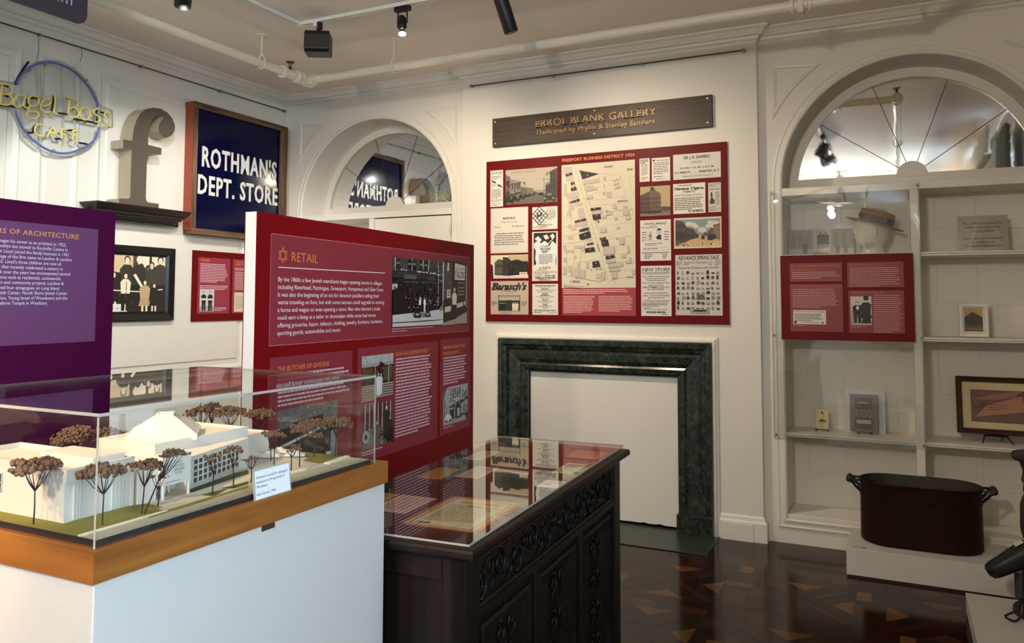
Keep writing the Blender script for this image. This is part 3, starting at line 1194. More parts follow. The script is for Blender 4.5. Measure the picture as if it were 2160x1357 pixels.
ringed((PX, PY - .075, PZ), (PX, PY + .05, PZ), PR, PR * 1.45).build('elbow', M['pipe'], pipe, auto=40)
ringed((PX - .03, PY, PZ), (PX + .075, PY, PZ), PR, PR * 1.45).build('elbow', M['pipe'], pipe, auto=40)
ty = at(612, 150, 'x', PX).y
ringed((PX, ty - .085, PZ), (PX, ty + .085, PZ), PR, PR * 1.5).build('tee_fitting', M['pipe'], pipe, auto=40)
tx = at(1690, 15, 'y', PY).x
ringed((tx - .055, PY, PZ), (tx + .055, PY, PZ), PR, PR * 1.5).build('coupling', M['pipe'], pipe, auto=40)
MB().box(tx - .016, tx + .016, PY - .05, PY + .05, PZ - .055, PZ + .055).build('coupling_flange', M['pipe'], pipe, bevel=.006)
ringed((x_end, PY - .08, PZ), (x_end, PY + .05, PZ), PR, PR * 1.45).build('elbow', M['pipe'], pipe, auto=40)
hd = MB()
hd.tube([(PX, ty, PZ + .03), (PX, ty, PZ + .052)], .012, 10).tube([(PX - .010, ty, PZ + .052), (PX - .010, ty, PZ + .085)], .0035, 6).tube([(PX + .010, ty, PZ + .052), (PX + .010, ty, PZ + .085)], .0035, 6)
hd.tube([(PX, ty, PZ + .085), (PX, ty, PZ + .090)], .030, 14)
hd.build('sprinkler_head', M['rod'], pipe)
hd = MB()
hd.tube([(x_end, PY, PZ + .03), (x_end, PY, PZ + .08)], .012, 10).tube([(x_end, PY, PZ + .085), (x_end, PY, PZ + .090)], .030, 14)
hd.build('sprinkler_head', M['rod'], pipe)
for (hx, hy, along) in ((PX, p1.y, 'y'), (p2.x, PY, 'x'), (PX, 1.2, 'y'), (x_end, 2.6, 'y'), (x_end, -.5, 'y')):
    mb = MB()
    mb.tube([(hx, hy, ZC), (hx, hy, ZC - .008)], .035, 16)
    mb.tube([(hx, hy, ZC), (hx, hy, PZ + .05)], .006, 8)
    n = 18
    loop = []
    for k in range(n):
        th = 2 * pi * k / n
        r = PR + .006
        e = (r * cos(th), r * sin(th) if sin(th) < .3 else r * sin(th) + .035 * (sin(th) - .3))
        loop.append((hx + (e[0] if along == 'x' and False else (e[0] if along == 'y' else 0)), hy + (0 if along == 'y' else e[0]), PZ + e[1]))
    mb.tube(loop, .006, 6, closed=True)
    mb.build('hanger', M['pipe'], pipe, auto=40)

TX, TY = at(583, 25, 'z', ZC).x, at(640, 47, 'z', ZC).y
t1 = thing('lighting_track', 'white ceiling lighting track running towards the left side of the room', 'lighting track', (TX, 0, ZC))
mb = MB().box(TX - .018, TX - .006, YF + .5, TY - .02, ZC - .022, ZC).box(TX + .006, TX + .018, YF + .5, TY - .02, ZC - .022, ZC)
mb.build('rail', M['white'], t1)
MB().box(TX - .006, TX + .006, YF + .5, TY - .02, ZC - .012, ZC - .004).build('slot', M['black'], t1)
t2 = thing('lighting_track', 'white ceiling lighting track running parallel to the fireplace wall', 'lighting track', (TX, TY, ZC))
mb = MB().box(TX + .02, -1.2, TY - .018, TY - .006, ZC - .022, ZC).box(TX + .02, -1.2, TY + .006, TY + .018, ZC - .022, ZC)
mb.build('rail', M['white'], t2)
MB().box(TX + .02, -1.2, TY - .006, TY + .006, ZC - .012, ZC - .004).build('slot', M['black'], t2)
MB().box(TX - .018, TX + .02, TY - .02, TY + .018, ZC - .024, ZC).build('corner_connector', M['white'], t2)
T3X = -.72
t3 = thing('lighting_track', 'ceiling lighting track mirrored in the right-hand fan mirror', 'lighting track', (T3X, 0, ZC))
MB().box(T3X - .018, T3X + .018, -3.5, 3.2, ZC - .022, ZC).build('rail', M['black'], t3)


def cyl_head(loc, aim, label, L=.16, r=.045, ztop=ZC - .022, group=None, bulb=True):
    """cylindrical track lamp: adapter, stem and can pointing at 'aim'"""
    loc = Vector(loc)
    d = (Vector(aim) - loc).normalized()
    t = thing('track_light', label, 'spotlight', (loc.x, loc.y, ztop), group)
    MB().box(loc.x - .02, loc.x + .02, loc.y - .05, loc.y + .05, ztop - .02, ztop).build('adapter', M['black'], t, bevel=.003)
    MB().tube([(loc.x, loc.y, ztop - .02), (loc.x, loc.y, loc.z)], .008, 8).build('stem', M['black'], t)
    a = loc - d * L * .55
    pts = [a, a + d * .004, a + d * .01, a + d * L * .45, a + d * L * .5, a + d * L]
    mb = MB().tube(pts, [r * .5, r * .85, r * .92, r * .92, r, r], 20, cap=False)
    mb.tube([a, a - d * .001], r * .5, 20)
    mb.build('lamp_can', M['black'], t, auto=35)
    e = a + d * L * .82
    MB().tube([e, e + d * .002], r * .93, 20).build('lamp_face', M['bulb'] if bulb else M['steel'], t)
    return t


cyl_head((TX, 3.05, 3.24), (-4.93, 4.10, 1.75), 'black can spotlight on the left track aimed at the navy sign', group='spotlights on the left track')
cyl_head((TX, 1.90, 3.24), (-4.93, 2.95, 1.9), 'black can spotlight on the left track aimed at the neon sign', group='spotlights on the left track')
t4 = thing('lighting_track', 'short ceiling lighting track behind the viewer carrying the spotlight for the model', 'lighting track', (-2.2, -1.0, ZC))
MB().box(-2.218, -2.182, -2.0, .2, ZC - .022, ZC).build('rail', M['white'], t4)
cyl_head((-2.20, -0.60, 3.24), (-1.50, 1.10, 1.15), 'black can spotlight behind the viewer aimed at the architectural model')
for y, aim in ((2.3, (-1.6, 2.7, 1)), (1.6, (-4.93, 4.2, 1.35)), (-.6, (-1.8, -3, .6))):
    cyl_head((T3X, y, 3.22), aim, 'black bell-shaped spotlight seen in the right-hand fan mirror', L=.15, r=.06, group='spotlights on the mirrored track', bulb=y < .5)

# wall-washer box lamp
wx = at(672, 92, 'y', TY)
bl = thing('flood_light', 'black box-shaped track flood light beside the corner of the tracks', 'spotlight', (wx.x, TY, ZC - .022))
s = at(672, 60, 'y', TY)
MB().box(s.x - .030, s.x + .0, TY - .02, TY + .02, ZC - .05, ZC - .022).build('adapter', M['white'], bl, bevel=.003)
MB().box(s.x + .0, s.x + .022, TY - .016, TY + .016, ZC - .07, ZC - .022).build('adapter', M['black'], bl, bevel=.003)
c = at(671.5, 93, 'y', TY)
MB().tube([(c.x - .004, TY, ZC - .06), (c.x - .004, TY, c.z + .06)], .011, 8).build('stem', M['black'], bl)
U_ = Vector((.86, .51, 0)).normalized()
W_ = Vector((-.51, .86, 0)).normalized()
pts = []
for a, b in ((-.5, .60), (.5, .60), (.62, .35), (.62, -.45), (.5, -.62), (-.5, -.62), (-.62, -.45), (-.62, .35)):
    pts.append(Vector((c.x, TY, c.z)) + W_ * a * .13 + Vector((0, 0, b * .115)))
mb = MB().prism([p_ - U_ * .078 for p_ in pts], U_ * .156)
mb.build('housing', M['black'], bl, bevel=.004)

# small gimbal lamp with a visible reflector bulb
g = at(849, 45, 'y', TY)
gl = thing('gimbal_light', 'small black gimbal track light with a bare reflector bulb pointing down', 'spotlight', (g.x, TY, ZC - .022))
MB().box(g.x - .055, g.x + .055, TY - .018, TY + .018, ZC - .055, ZC - .022).build('adapter', M['black'], gl, bevel=.006)
mb = MB()
for s_ in (-1, 1):
    mb.tube([(g.x + s_ * .032, TY, ZC - .05), (g.x + s_ * .034, TY, ZC - .13)], .005, 6)
mb.box(g.x - .036, g.x + .036, TY - .008, TY + .008, ZC - .058, ZC - .048)
mb.build('yoke', M['black'], gl)
a = Vector((g.x - .006, TY, ZC - .105))
d = Vector((.22, -.25, -1)).normalized()
MB().tube([a - d * .02, a, a + d * .055, a + d * .07], [.022, .030, .030, .016], 16).build('lamp_body', M['black'], gl, auto=40)
e = a + d * .075
MB().tube([e, e + d * .018, e + d * .030], [.010, .022, .025], 16, cap=False).build('reflector', M['steel'], gl, smooth=True)
MB().tube([e + d * .024, e + d * .027], .021, 14).build('bulb', M['bulb'], gl)

# cylinder lamp at the top edge of the photograph
h0, h1 = at(1058, -4, 'y', TY), at(1071, 58, 'y', TY)
cl = thing('cylinder_light', 'long black cylinder spotlight hanging from the track near the fireplace wall', 'spotlight', (h0.x, TY, ZC - .022))
MB().box(h0.x - .05, h0.x + .05, TY - .018, TY + .018, ZC - .05, ZC - .022).build('adapter', M['black'], cl, bevel=.004)
MB().tube([(h0.x + .02, TY, ZC - .05), (h0.x + .03, TY, h0.z - .03)], .010, 8).build('stem', M['black'], cl)
d = (Vector((h1.x, TY, h1.z)) - Vector((h0.x, TY, h0.z))).normalized()
d = (d + Vector((0, .28, 0))).normalized()
a = Vector((h0.x - .005, TY - .02, h0.z + .02))
L = .225
MB().tube([a, a + d * .004, a + d * L, a + d * (L + .006)], [.036, .042, .042, .038], 22).build('lamp_can', M['black'], cl, auto=40)
MB().tube([a + d * (L + .004), a + d * (L + .0065)], .035, 18).build('lamp_face', M['black'], cl)


# hanging rails
def rail(name, label, pts, normal, knobs):
    t = thing(name, label, 'rail', pts[0])
    nrm = Vector(normal)
    MB().tube([Vector(pts[0]) + nrm * .028, Vector(pts[1]) + nrm * .028], .0050, 8).build('rod', M['rod'], t)
    for k in knobs:
        k = Vector(k)
        MB().tube([k, k + nrm * .016, k + nrm * .022, k + nrm * .036], [.008, .008, .013, .010], 10).build('bracket', M['steel'], t)
    return t


rail('picture_rail', 'thin dark picture hanging rail along the top of the left wall', ((XL, -1.0, 3.250), (XL, 5.41, 3.250)), (1, 0, 0), [(XL, y, 3.25) for y in (-1, .0, .8, 1.6, 2.39, 3.149, 3.905, 4.654, 5.40)])
r0, r1 = at(993, 182.4, 'y', YC - .02), at(1571, 106.5, 'y', YC - .02)
rail('picture_rail', 'short picture hanging rail above the wooden plaque on the fireplace wall', ((r0.x, YC, r0.z), (r1.x, YC, r1.z)), (0, -1, 0), [(r0.x + (r1.x - r0.x) * t_, YC, r0.z + (r1.z - r0.z) * t_) for t_ in (0.003, .335, .66, .997)])

# ceiling fan behind the viewer
fan = thing('ceiling_fan', 'white ceiling fan with glowing globe, mirrored in the bowed acrylic sheet', 'ceiling fan', (-1.0, -1.1, ZC))
MB().tube([(-1.0, -1.1, ZC), (-1.0, -1.1, ZC - .04), (-1.0, -1.1, ZC - .05)], [.07, .07, .03], 18).build('canopy', M['white'], fan, auto=40)
MB().tube([(-1.0, -1.1, ZC - .04), (-1.0, -1.1, ZC - .32)], .013, 10).build('downrod', M['white'], fan)
MB().lathe([(.03, 0), (.10, .02), (.11, .06), (.10, .10), (.03, .12)], (-1.0, -1.1, ZC - .44), 24).build('motor', M['white'], fan, smooth=True)
for k in range(4):
    th = k * pi / 2 + .4
    u = Vector((cos(th), sin(th), 0))
    v = Vector((-sin(th), cos(th), .12)).normalized()
    MB().obox(Vector((-1.0, -1.1, ZC - .38)) + u * .38, u * .26, v * .065, Vector((0, 0, .005))).build('blade', M['white'], fan, bevel=.003)
MB().lathe([(.03, .10), (.05, .09), (.085, .05), (.09, .02), (.07, -.02), (.02, -.04)], (-1.0, -1.1, ZC - .53), 20).build('lamp_globe', M['globe'], fan, smooth=True)

# =================================================================== things on the left wall
UY, UZ, UX = Vector((0, 1, 0)), Vector((0, 0, 1)), Vector((1, 0, 0))


# ---- neon cafe sign
def nz(pts, x=-4.868):
    return [at(a / 5.656, 100 + b / 5.656, 'x', x) for a, b in pts]


def smooth(pts, n=4, closed=False):
    """Catmull-Rom through 3-D points"""
    P = [Vector(p) for p in pts]
    m = len(P)
    out = []
    for i in range(m if closed else m - 1):
        p0 = P[i - 1] if (i > 0 or closed) else P[0]
        p1, p2 = P[i], P[(i + 1) % m]
        p3 = P[(i + 2) % m] if (i + 2 < m or closed) else P[-1]
        for k in range(n):
            t = k / n
            out.append(.5 * ((2 * p1) + (p2 - p0) * t + (2 * p0 - 5 * p1 + 4 * p2 - p3) * t * t + (3 * p1 - p0 - 3 * p2 + p3) * t ** 3))
    if not closed:
        out.append(P[-1])
    return out


ns = thing('neon_sign', 'round neon sign with blue ring and yellow script tubes hanging on the left wall', 'neon sign', (XL + .03, 3.26, 2.50))
ring1 = [(200, 440), (235, 360), (300, 285), (430, 205), (560, 180), (700, 198), (860, 272), (1000, 400), (1100, 540), (1155, 660), (1163, 715)]
ring2 = [(1178, 950), (1150, 1070), (1050, 1170), (900, 1240), (760, 1265), (600, 1235), (450, 1150), (330, 1040), (250, 930), (200, 820), (180, 750)]
for r_ in (ring1, ring2):
    MB().tube(smooth(nz(r_)), .0070, 10).build('blue_tube', M['neonblue'], ns, smooth=True)
el = lambda cx_, cy_, rx, ry: [(cx_ + rx * cos(2 * pi * k / 14), cy_ + ry * sin(2 * pi * k / 14)) for k in range(15)]
letters = [
    [(-60, 660), (-50, 560), (-40, 450), (40, 440), (110, 452), (150, 495), (138, 540), (105, 558), (20, 560)], [(105, 558), (146, 605), (142, 655), (85, 688), (0, 672), (-60, 660)], [(25, 455), (12, 570), (0, 665)],
    [(290, 580), (235, 566), (180, 600), (160, 655), (182, 700), (232, 710), (272, 675), (292, 625)], [(312, 570), (292, 640), (282, 700), (318, 722)],
    [(468, 582), (440, 590), (390, 576), (348, 598), (338, 642), (360, 688), (405, 698), (452, 676), (468, 640), (455, 604)], [(380, 700), (338, 725), (360, 755), (440, 772), (464, 805), (430, 843), (365, 842), (322, 812), (330, 772), (362, 752)],
    [(505, 700), (560, 694), (606, 664), (596, 625), (556, 615), (510, 644), (487, 695), (502, 745), (548, 776), (606, 768)],
    [(652, 570), (660, 640), (650, 720), (642, 765), (662, 790), (692, 796)],
    [(828, 618), (822, 700), (812, 800)], [(800, 602), (870, 610), (926, 650), (924, 692), (882, 715), (832, 722)], [(882, 715), (930, 750), (940, 800), (900, 832), (812, 834)],
    el(1016, 790, 62, 74),
    [(1178, 738), (1125, 740), (1112, 775), (1150, 808), (1192, 845), (1182, 884), (1128, 888)],
    [(1326, 786), (1265, 778), (1242, 812), (1280, 850), (1322, 890), (1302, 932), (1232, 916)],
    [(512, 928), (450, 920), (416, 962), (422, 1020), (462, 1054), (532, 1056)], [(562, 1062), (600, 1000), (620, 962), (646, 985), (682, 1066)], [(596, 1022), (666, 1030)],
    [(730, 1092), (734, 1030), (738, 976), (800, 984)], [(734, 1034), (792, 1042)],
    [(938, 1000), (878, 994), (864, 1024), (918, 1044), (866, 1060), (872, 1106), (936, 1132)]]
for L_ in letters:
    MB().tube(smooth(nz(L_, -4.862), 3), .0060, 8).build('yellow_tube', M['neonyellow'], ns, smooth=True)
blk = [[(-60, 668), (0, 690), (100, 700), (190, 712)], [(300, 610), (330, 640), (322, 700)], [(692, 785), (750, 790), (802, 800)], [(640, 575), (632, 660), (615, 760)], [(790, 605), (840, 612)], [(880, 856), (980, 872), (1080, 890), (1150, 905)],
       [(1165, 745), (1150, 780), (1158, 880)], [(1195, 770), (1270, 790)], [(300, 1010), (385, 1020), (400, 960), (430, 925)], [(600, 960), (640, 990)], [(655, 1090), (735, 1092)], [(790, 990), (870, 990)], [(940, 1138), (1040, 1156)], [(262, 690), (300, 735)],
       [(0, 445), (50, 450), (100, 470)], [(30, 560), (100, 590)], [(340, 172), (270, 270), (205, 380), (182, 448)], [(845, 715), (900, 730)], [(350, 600), (460, 612)]]
for L_ in blk:
    MB().tube(smooth(nz(L_, -4.878), 3), .0068, 6).build('blocked_out_tube', M['blackgloss'], ns, smooth=True)
out = [(-120, 400), (0, 395), (150, 425), (215, 370), (300, 255), (430, 175), (560, 150), (720, 170), (880, 245), (1030, 385), (1130, 530), (1185, 690), (1340, 755), (1345, 950), (1205, 955), (1180, 1080), (1080, 1200), (910, 1290), (760, 1310), (590, 1280), (430, 1190), (300, 1075), (215, 950), (160, 815), (110, 740), (-120, 710)]
MB().prism(nz(out, -4.912), (.005, 0, 0)).build('backing_sheet', M['acrylic'], ns)
mb = MB()
mb.tube(nz(out, -4.9095), .0028, 5, closed=True)
mb.build('sheet_edge', M['edge'], ns)
for px_, (x0, y0), (x1, y1) in ((0, (81, 79), (77, 131)), (1, (171, 102), (169, 132))):
    MB().tube([at(x0, y0, 'x', -4.90), at((x0 + x1) / 2 + 3, (y0 + y1) / 2, 'x', -4.895), at(x1, y1, 'x', -4.905)], .0016, 5).build('hanging_wire', M['rod'], ns)
for (a, b, c_, d_) in ((430, 240, 450, 1130), (480, 300, 470, 1200), (720, 200, 760, 1180), (880, 330, 900, 1150)):
    MB().tube(smooth(nz([(a, b), ((a + c_) / 2 + 14, (b + d_) / 2), (c_, d_)], -4.900)), .0028, 6).build('clear_lead', M['edge'], ns)
for q_ in ((520, 215), (1010, 395), (1120, 600), (300, 990), (620, 1230), (950, 1210), (330, 280)):
    a = nz([q_], -4.907)[0]
    MB().tube([a, a + Vector((.035, 0, 0))], .006, 6).build('tube_support', M['edge'], ns)

# ---- letter f on its bracket shelf
fx = -4.79
fo = [(105, 1105), (105, 1050), (205, 1050), (220, 1042), (226, 1020), (232, 760), (240, 527), (150, 512), (150, 425), (245, 438), (252, 370), (264, 300), (288, 225), (330, 150), (392, 102), (470, 87), (550, 98), (622, 142), (672, 205), (697, 280), (694, 330), (664, 380), (606, 407), (560, 388),
      (530, 340), (524, 290), (538, 246), (568, 208), (573, 183), (545, 166), (505, 165), (478, 186), (448, 240), (424, 310), (414, 390), (412, 480), (555, 516), (552, 585), (412, 568), (400, 650), (392, 900), (388, 1040), (394, 1074), (418, 1092), (525, 1106), (524, 1166), (105, 1116)]
fp3 = [at(230 + a / 5.0235, 210 + b / 5.0235, 'x', fx) for a, b in fo]
zf0 = 2.214
fp3 = [Vector((p.x, p.y, zf0 if p.z < 2.235 and i in (0, len(fp3) - 1, len(fp3) - 2) else p.z)) for i, p in enumerate(fp3)]
ff = thing('letter_f', 'large three-dimensional lowercase letter f, dark taupe with pale sides, standing on small shelf', 'letter', (fx - .06, 3.85, zf0))
mb = MB()
n = len(fp3)
mb.add([p for p in fp3] + [p - Vector((.125, 0, 0)) for p in fp3], [(i, (i + 1) % n, n + (i + 1) % n, n + i) for i in range(n)] + [tuple(range(n, 2 * n))[::-1]])
mb.build('return', M['taupeside'], ff)
MB().prism(fp3, (.002, 0, 0)).build('face', M['taupe'], ff)

sh = thing('bracket_shelf', 'dark mahogany moulded bracket shelf on left wall carrying the large letter f', 'shelf', (XL, 3.85, 2.10))
s0, s1 = 3.47, 4.245
pr = [(0, 2.213), (.185, 2.213), (.185, 2.203), (.178, 2.196), (.172, 2.184), (.160, 2.172), (.148, 2.168), (.148, 2.158), (.130, 2.152), (.126, 2.140), (.108, 2.134), (.104, 2.122), (.086, 2.116), (.086, 2.104), (0, 2.104)]
top = 2.213
mb = MB()
vs, fs = [], []
k = len(pr)
for s_, e in ((0, 1), (1, -1)):
    yy = s0 if s_ == 0 else s1
    for d_, z in pr:
        vs.append((XL + d_, yy + e * (.185 - d_) * (.62 if d_ > 0 else 0), z) if d_ > 0 else (XL, yy + e * (.115 if z < 2.2 else 0), z))
for q_ in range(k - 1):
    fs.append((q_, q_ + 1, k + q_ + 1, k + q_))
fs.append((k - 1, 0, k, 2 * k - 1))
fs.append(tuple(range(k))[::-1])
fs.append(tuple(range(k, 2 * k)))
mb.add(vs, fs)
mb.build('shelf_board', M['shelfwood'], sh)
MB().box(XL, XL + .02, s0 - .02, s1 + .03, 2.11, 2.150).build('wall_cleat', M['shelfwood'], sh, bevel=.004)

# ---- navy enamel store sign in a weathered box frame
rf = thing('store_sign', 'navy enamel store sign with white capitals in weathered wooden box frame on left wall', 'sign', (XL + .05, 4.85, 2.06))
y0, y1, z0, z1, xf = 4.322, 5.362, 2.062, 3.088, -4.83
t_ = .046
MB().box(XL + .002, xf, y0 + .005, y1, z1 - t_, z1).build('frame_rail', M['weathered'], rf, bevel=.003)
MB().box(XL + .002, xf, y0 + .005, y1, z0, z0 + t_).build('frame_rail', M['weathered'], rf, bevel=.003)
MB().box(XL + .002, xf, y0 + .004, y0 + t_, z0 + t_, z1 - t_).build('frame_stile', M['weatheredv'], rf, bevel=.003)
MB().box(XL + .002, xf, y1 - t_ - .03, y1, z0 + t_, z1 - t_).build('frame_stile', M['weatheredv'], rf, bevel=.003)
MB().box(XL + .004, xf - .006, y0, y0 + .004, z0 + .03, z1 - .004).build('painted_side', M['redpaint'], rf)
MB().box(XL + .02, xf - .024, y0 + t_, y1 - t_ - .03, z0 + t_, z1 - t_).build('enamel_plate', M['enamel'], rf)
xp = xf - .022
for body, bl, br_, tl in (("ROTHMAN'S", (205, 585), (780, 685), (213, 438)), ("DEPT. STORE", (172, 797), (788, 887), (180, 655))):
    cv = lambda q_: at(370 + q_[0] / 3.668, 190 + q_[1] / 3.668, 'x', xp)
    a, b, c_ = cv(bl), cv(br_), cv(tl)
    art = Art((xp, 0, 0), UY, UZ)
    art.text(body, a.y, a.z, c_.z - a.z, (0, 0, 0, 1), w=b.y - a.y, bold=.022, space=1.15)
    m_ = art.mb
    mb = MB()
    n = len(m_.v)
    mb.add(m_.v, m_.f)
    o = mb.build('lettering', M['enamelwhite'], rf)
    sd = o.modifiers.new('raise', 'SOLIDIFY')
    sd.thickness = .006
    sd.offset = 0

# ---- framed group photograph
pf = thing('framed_photograph', 'black framed old group photograph of a ribbon-cutting on the left wall', 'picture', (XL + .02, 3.72, 1.406))
a, b, c_, d_ = 3.22, 4.238, 1.406, 1.942
w_ = .068
xo = -4.89
mb = MB()
mb.sweep([(a, c_), (b, c_), (b, d_), (a, d_)], [(0, 0), (0, .040), (.006, .044), (.050, .034), (w_, .018), (w_, 0)], lambda u, v, h: (XL + h, u, v), closed=True)
mb.build('frame', M['blackgloss'], pf)
art = Art((XL + .014, 0, 0), UY, UZ)
X0, X1, Z0, Z1 = a + w_, b - w_, c_ + w_ * .65, d_ - w_ * .8
wash = SEP
art.rect(a + .02, c_ + .02, b - .02, d_ - .02, SEP(38))
art.rect(X0, Z0 + .30, 3.893, Z1, SEP(196, .2))
g_ = random.Random(5)
rs = []
for i in range(15):
    z = Z0 + .30 + i * .0115
    x = X0 + g_.random() * .05
    while x < 3.87:
        w2 = g_.uniform(.03, .07)
        rs.append((x, z, min(3.89, x + w2), z + .002))
        x += w2 + .012
art.rects(rs, SEP(150, .25))
art.rects([(3.96, Z0 + .33, 4.03, Z1), (4.05, Z0 + .33, 4.115, Z1), (4.135, Z0 + .32, 4.168, Z1)], SEP(226))
art.rect(3.893, Z0 + .26, 3.935, Z1 - .01, SEP(70))
art.rect(3.935, Z0 + .28, 3.950, Z1, SEP(225))
art.grain(X0, Z0, X1, Z0 + .30, 200, 22, 74, .016, 4, .12)
for (x, h, s_) in ((3.96, .35, 60), (4.02, .34, 52), (4.08, .33, 46), (4.15, .34, 58)):
    art.person(x, Z0 + .02, h, SEP(34), SEP(88), SEP(26))
ppl = [(3.47, .30, SEP(186), SEP(220), SEP(30), SEP(180)), (3.575, .325, SEP(205), SEP(225), SEP(26), None), (3.645, .32, SEP(214), SEP(215), SEP(24), None), (3.845, .375, SEP(52), SEP(215), SEP(60), None), (3.945, .380, SEP(48), SEP(224), SEP(215), None), (4.050, .34, SEP(60), SEP(206), SEP(30), None), (4.125, .385, SEP(58), SEP(215), SEP(22), None)]
for x, h, ct, sk, hr, skt in ppl:
    art.person(x, Z0 + .045, h, ct, sk, hr, legs=SEP(30), w=1.25, skirt=skt)
for x, h, ct, sk, hr, skt in ((3.74, .275, SEP(36), SEP(228), SEP(24), SEP(26)), (3.835, .270, SEP(226), SEP(222), SEP(40), None)):
    art.person(x, Z0 + .03, h, ct, sk, hr, legs=SEP(28), w=1.25, skirt=skt)
art.poly([(3.838, Z0 + .12), (3.846, Z0 + .12), (3.843, Z0 + .235), (3.838, Z0 + .235)], SEP(60))
art.poly([(3.895, Z0 + .285), (3.915, Z0 + .295), (3.978, Z0 + .205), (3.970, Z0 + .185)], SEP(240))
art.line([(3.72, Z0 + .175), (3.88, Z0 + .168), (3.97, Z0 + .166), (4.06, Z0 + .175), (4.15, Z0 + .185)], .007, SEP(238))
art.person(3.995, Z0 + .008, .245, SEP(168, .25), SEP(226), SEP(60), w=1.5, skirt=SEP(160, .25))
art.person(4.075, Z0 + .015, .215, SEP(30), SEP(226), SEP(40), w=1.4, skirt=SEP(24))
art.rects([(3.978, Z0 + .006, 3.988, Z0 + .024), (4.000, Z0 + .002, 4.012, Z0 + .022), (4.06, Z0 + .010, 4.070, Z0 + .024), (4.082, Z0 + .010, 4.092, Z0 + .024)], SEP(235))
art.build('photograph', pf, M['printgloss'])
art = Art((XL + .016, 0, 0), UY, UZ)
art.rect(3.62, Z0, 3.853, Z0 + .078, K(226))
art.greek(3.64, Z0 + .05, .16, 2, .014, K(130), seed=3)
art.build('caption_card', pf)

# ---- crimson text panel on the left wall, partly behind the retail panel
RED_T, RED_H, PINK = rgb(150, 46, 66), rgb(214, 128, 62), rgb(226, 196, 200)
rp_ = thing('wall_text_panel', 'crimson text panel on the left wall below the store sign, half hidden by larger panel', 'panel', (XL + .01, 4.9, 1.391))
MB().box(XL + .001, XL + .020, 4.42, 5.32, 1.391, 1.945).build('board', M['redboard'], rp_)
A0 = (XL + .020, 4.42, 1.391)
art = Art(A0, UY, UZ)
art.rect(.052, .059, .382, .503, RED_T)
art.text('THE GOURMET', .075, .472, .016, RED_H, w=.09, bold=.02)
art.greek(.075, .454, .285, 12, .0128, PINK, seed=1)
art.greek(.075, .282, .285, 3, .0128, PINK, seed=2, last=.9)
art.rect(.075, .077, .220, .249, SEP(205, .02))
art.rect(.075, .077, .220, .120, SEP(170, .02))
art.person(.115, .082, .155, K(22), K(225), K(18), w=1.3)
art.person(.180, .080, .158, K(22), K(225), K(18), w=1.3)
art.rects([(.085, .165, .145, .180), (.155, .165, .21, .178)], K(220))
art.greek(.228, .108, .13, 3, .011, PINK, seed=4)
art.build('text_block', rp_)
art = Art(A0, UY, UZ)
art.rect(.410, .059, .84, .503, RED_T)
art.text('THE STONE CORNER OF', .435, .474, .014, RED_H, w=.25, bold=.02)
art.text('ALBERT EINSTEIN', .435, .454, .014, RED_H, w=.17, bold=.02)
art.greek(.435, .432, .36, 2, .0128, PINK, seed=5)
art.greek(.435, .400, .36, 12, .0128, PINK, seed=6)
art.rect(.433, .071, .556, .231, SEP(204, .14))
art.greek(.445, .20, .09, 10, .011, SEP(150, .14), seed=7)
art.rect(.566, .120, .74, .232, K(200))
art.poly([(.566, .15), (.62, .19), (.70, .18), (.74, .14), (.74, .12), (.566, .12)], K(70))
art.build('text_block', rp_)

# =================================================================== wooden plaque on the chimney breast
pl = thing('wooden_plaque', 'long dark walnut plaque with raised brass lettering above the crimson map board', 'sign', (-1.955, YC, 2.74))
px0, pz0 = -2.795, 2.740
MB().box(px0, px0 + 1.682, YC - .030, YC - .002, pz0, pz0 + .222).build('board', M['plank'], pl, bevel=.003)
fr = YC - .030
for body, u0, u1, v0, h in (('ERROL BLANK GALLERY', .362, 1.306, .118, .054), ('Dedicated by Phyllis & Stanley Sanders', .376, 1.285, .060, .036)):
    art = Art((px0, fr, pz0), UX, UZ, base=.003)
    art.text(body, u0, v0, h, None, w=u1 - u0, bold=.016, serif=True)
    mb = MB()
    mb.add(art.mb.v, art.mb.f)
    o = mb.build('lettering', M['brassdark'], pl)
    sd = o.modifiers.new('raise', 'SOLIDIFY')
    sd.thickness = .006
    sd.offset = 0
for u, v in ((.024, .195), (.024, .026), (.833, .200), (.833, .029), (1.652, .199), (1.652, .031)):
    c_ = Vector((px0 + u, fr, pz0 + v))
    MB().tube([c_, c_ - Vector((0, .003, 0)), c_ - Vector((0, .005, 0))], [.009, .009, .005], 14).build('screw', M['brass'], pl, auto=30)

# =================================================================== crimson business-district board
bd = thing('map_board', 'large crimson board with street map, old photographs and advertisements above the fireplace', 'board', (-1.94, YC, 1.40))
BX, BZ = -2.853, 1.400
MB().box(BX, BX + 1.833, YC - .016, YC - .001, BZ, BZ + 1.232).build('board', M['redboard'], bd)
BO = (BX, YC - .016, BZ)


def bart(step=.00004):
    return Art(BO, UX, UZ, step=step)


PAPER, INK, CREAM = rgb(224, 216, 204), K(28), rgb(222, 210, 186)
a = bart()
a.text('FREEPORT BUSINESS DISTRICT 1924', .634, 1.184, .021, rgb(226, 138, 78), w=.553, bold=.02)
a.build('heading', bd)
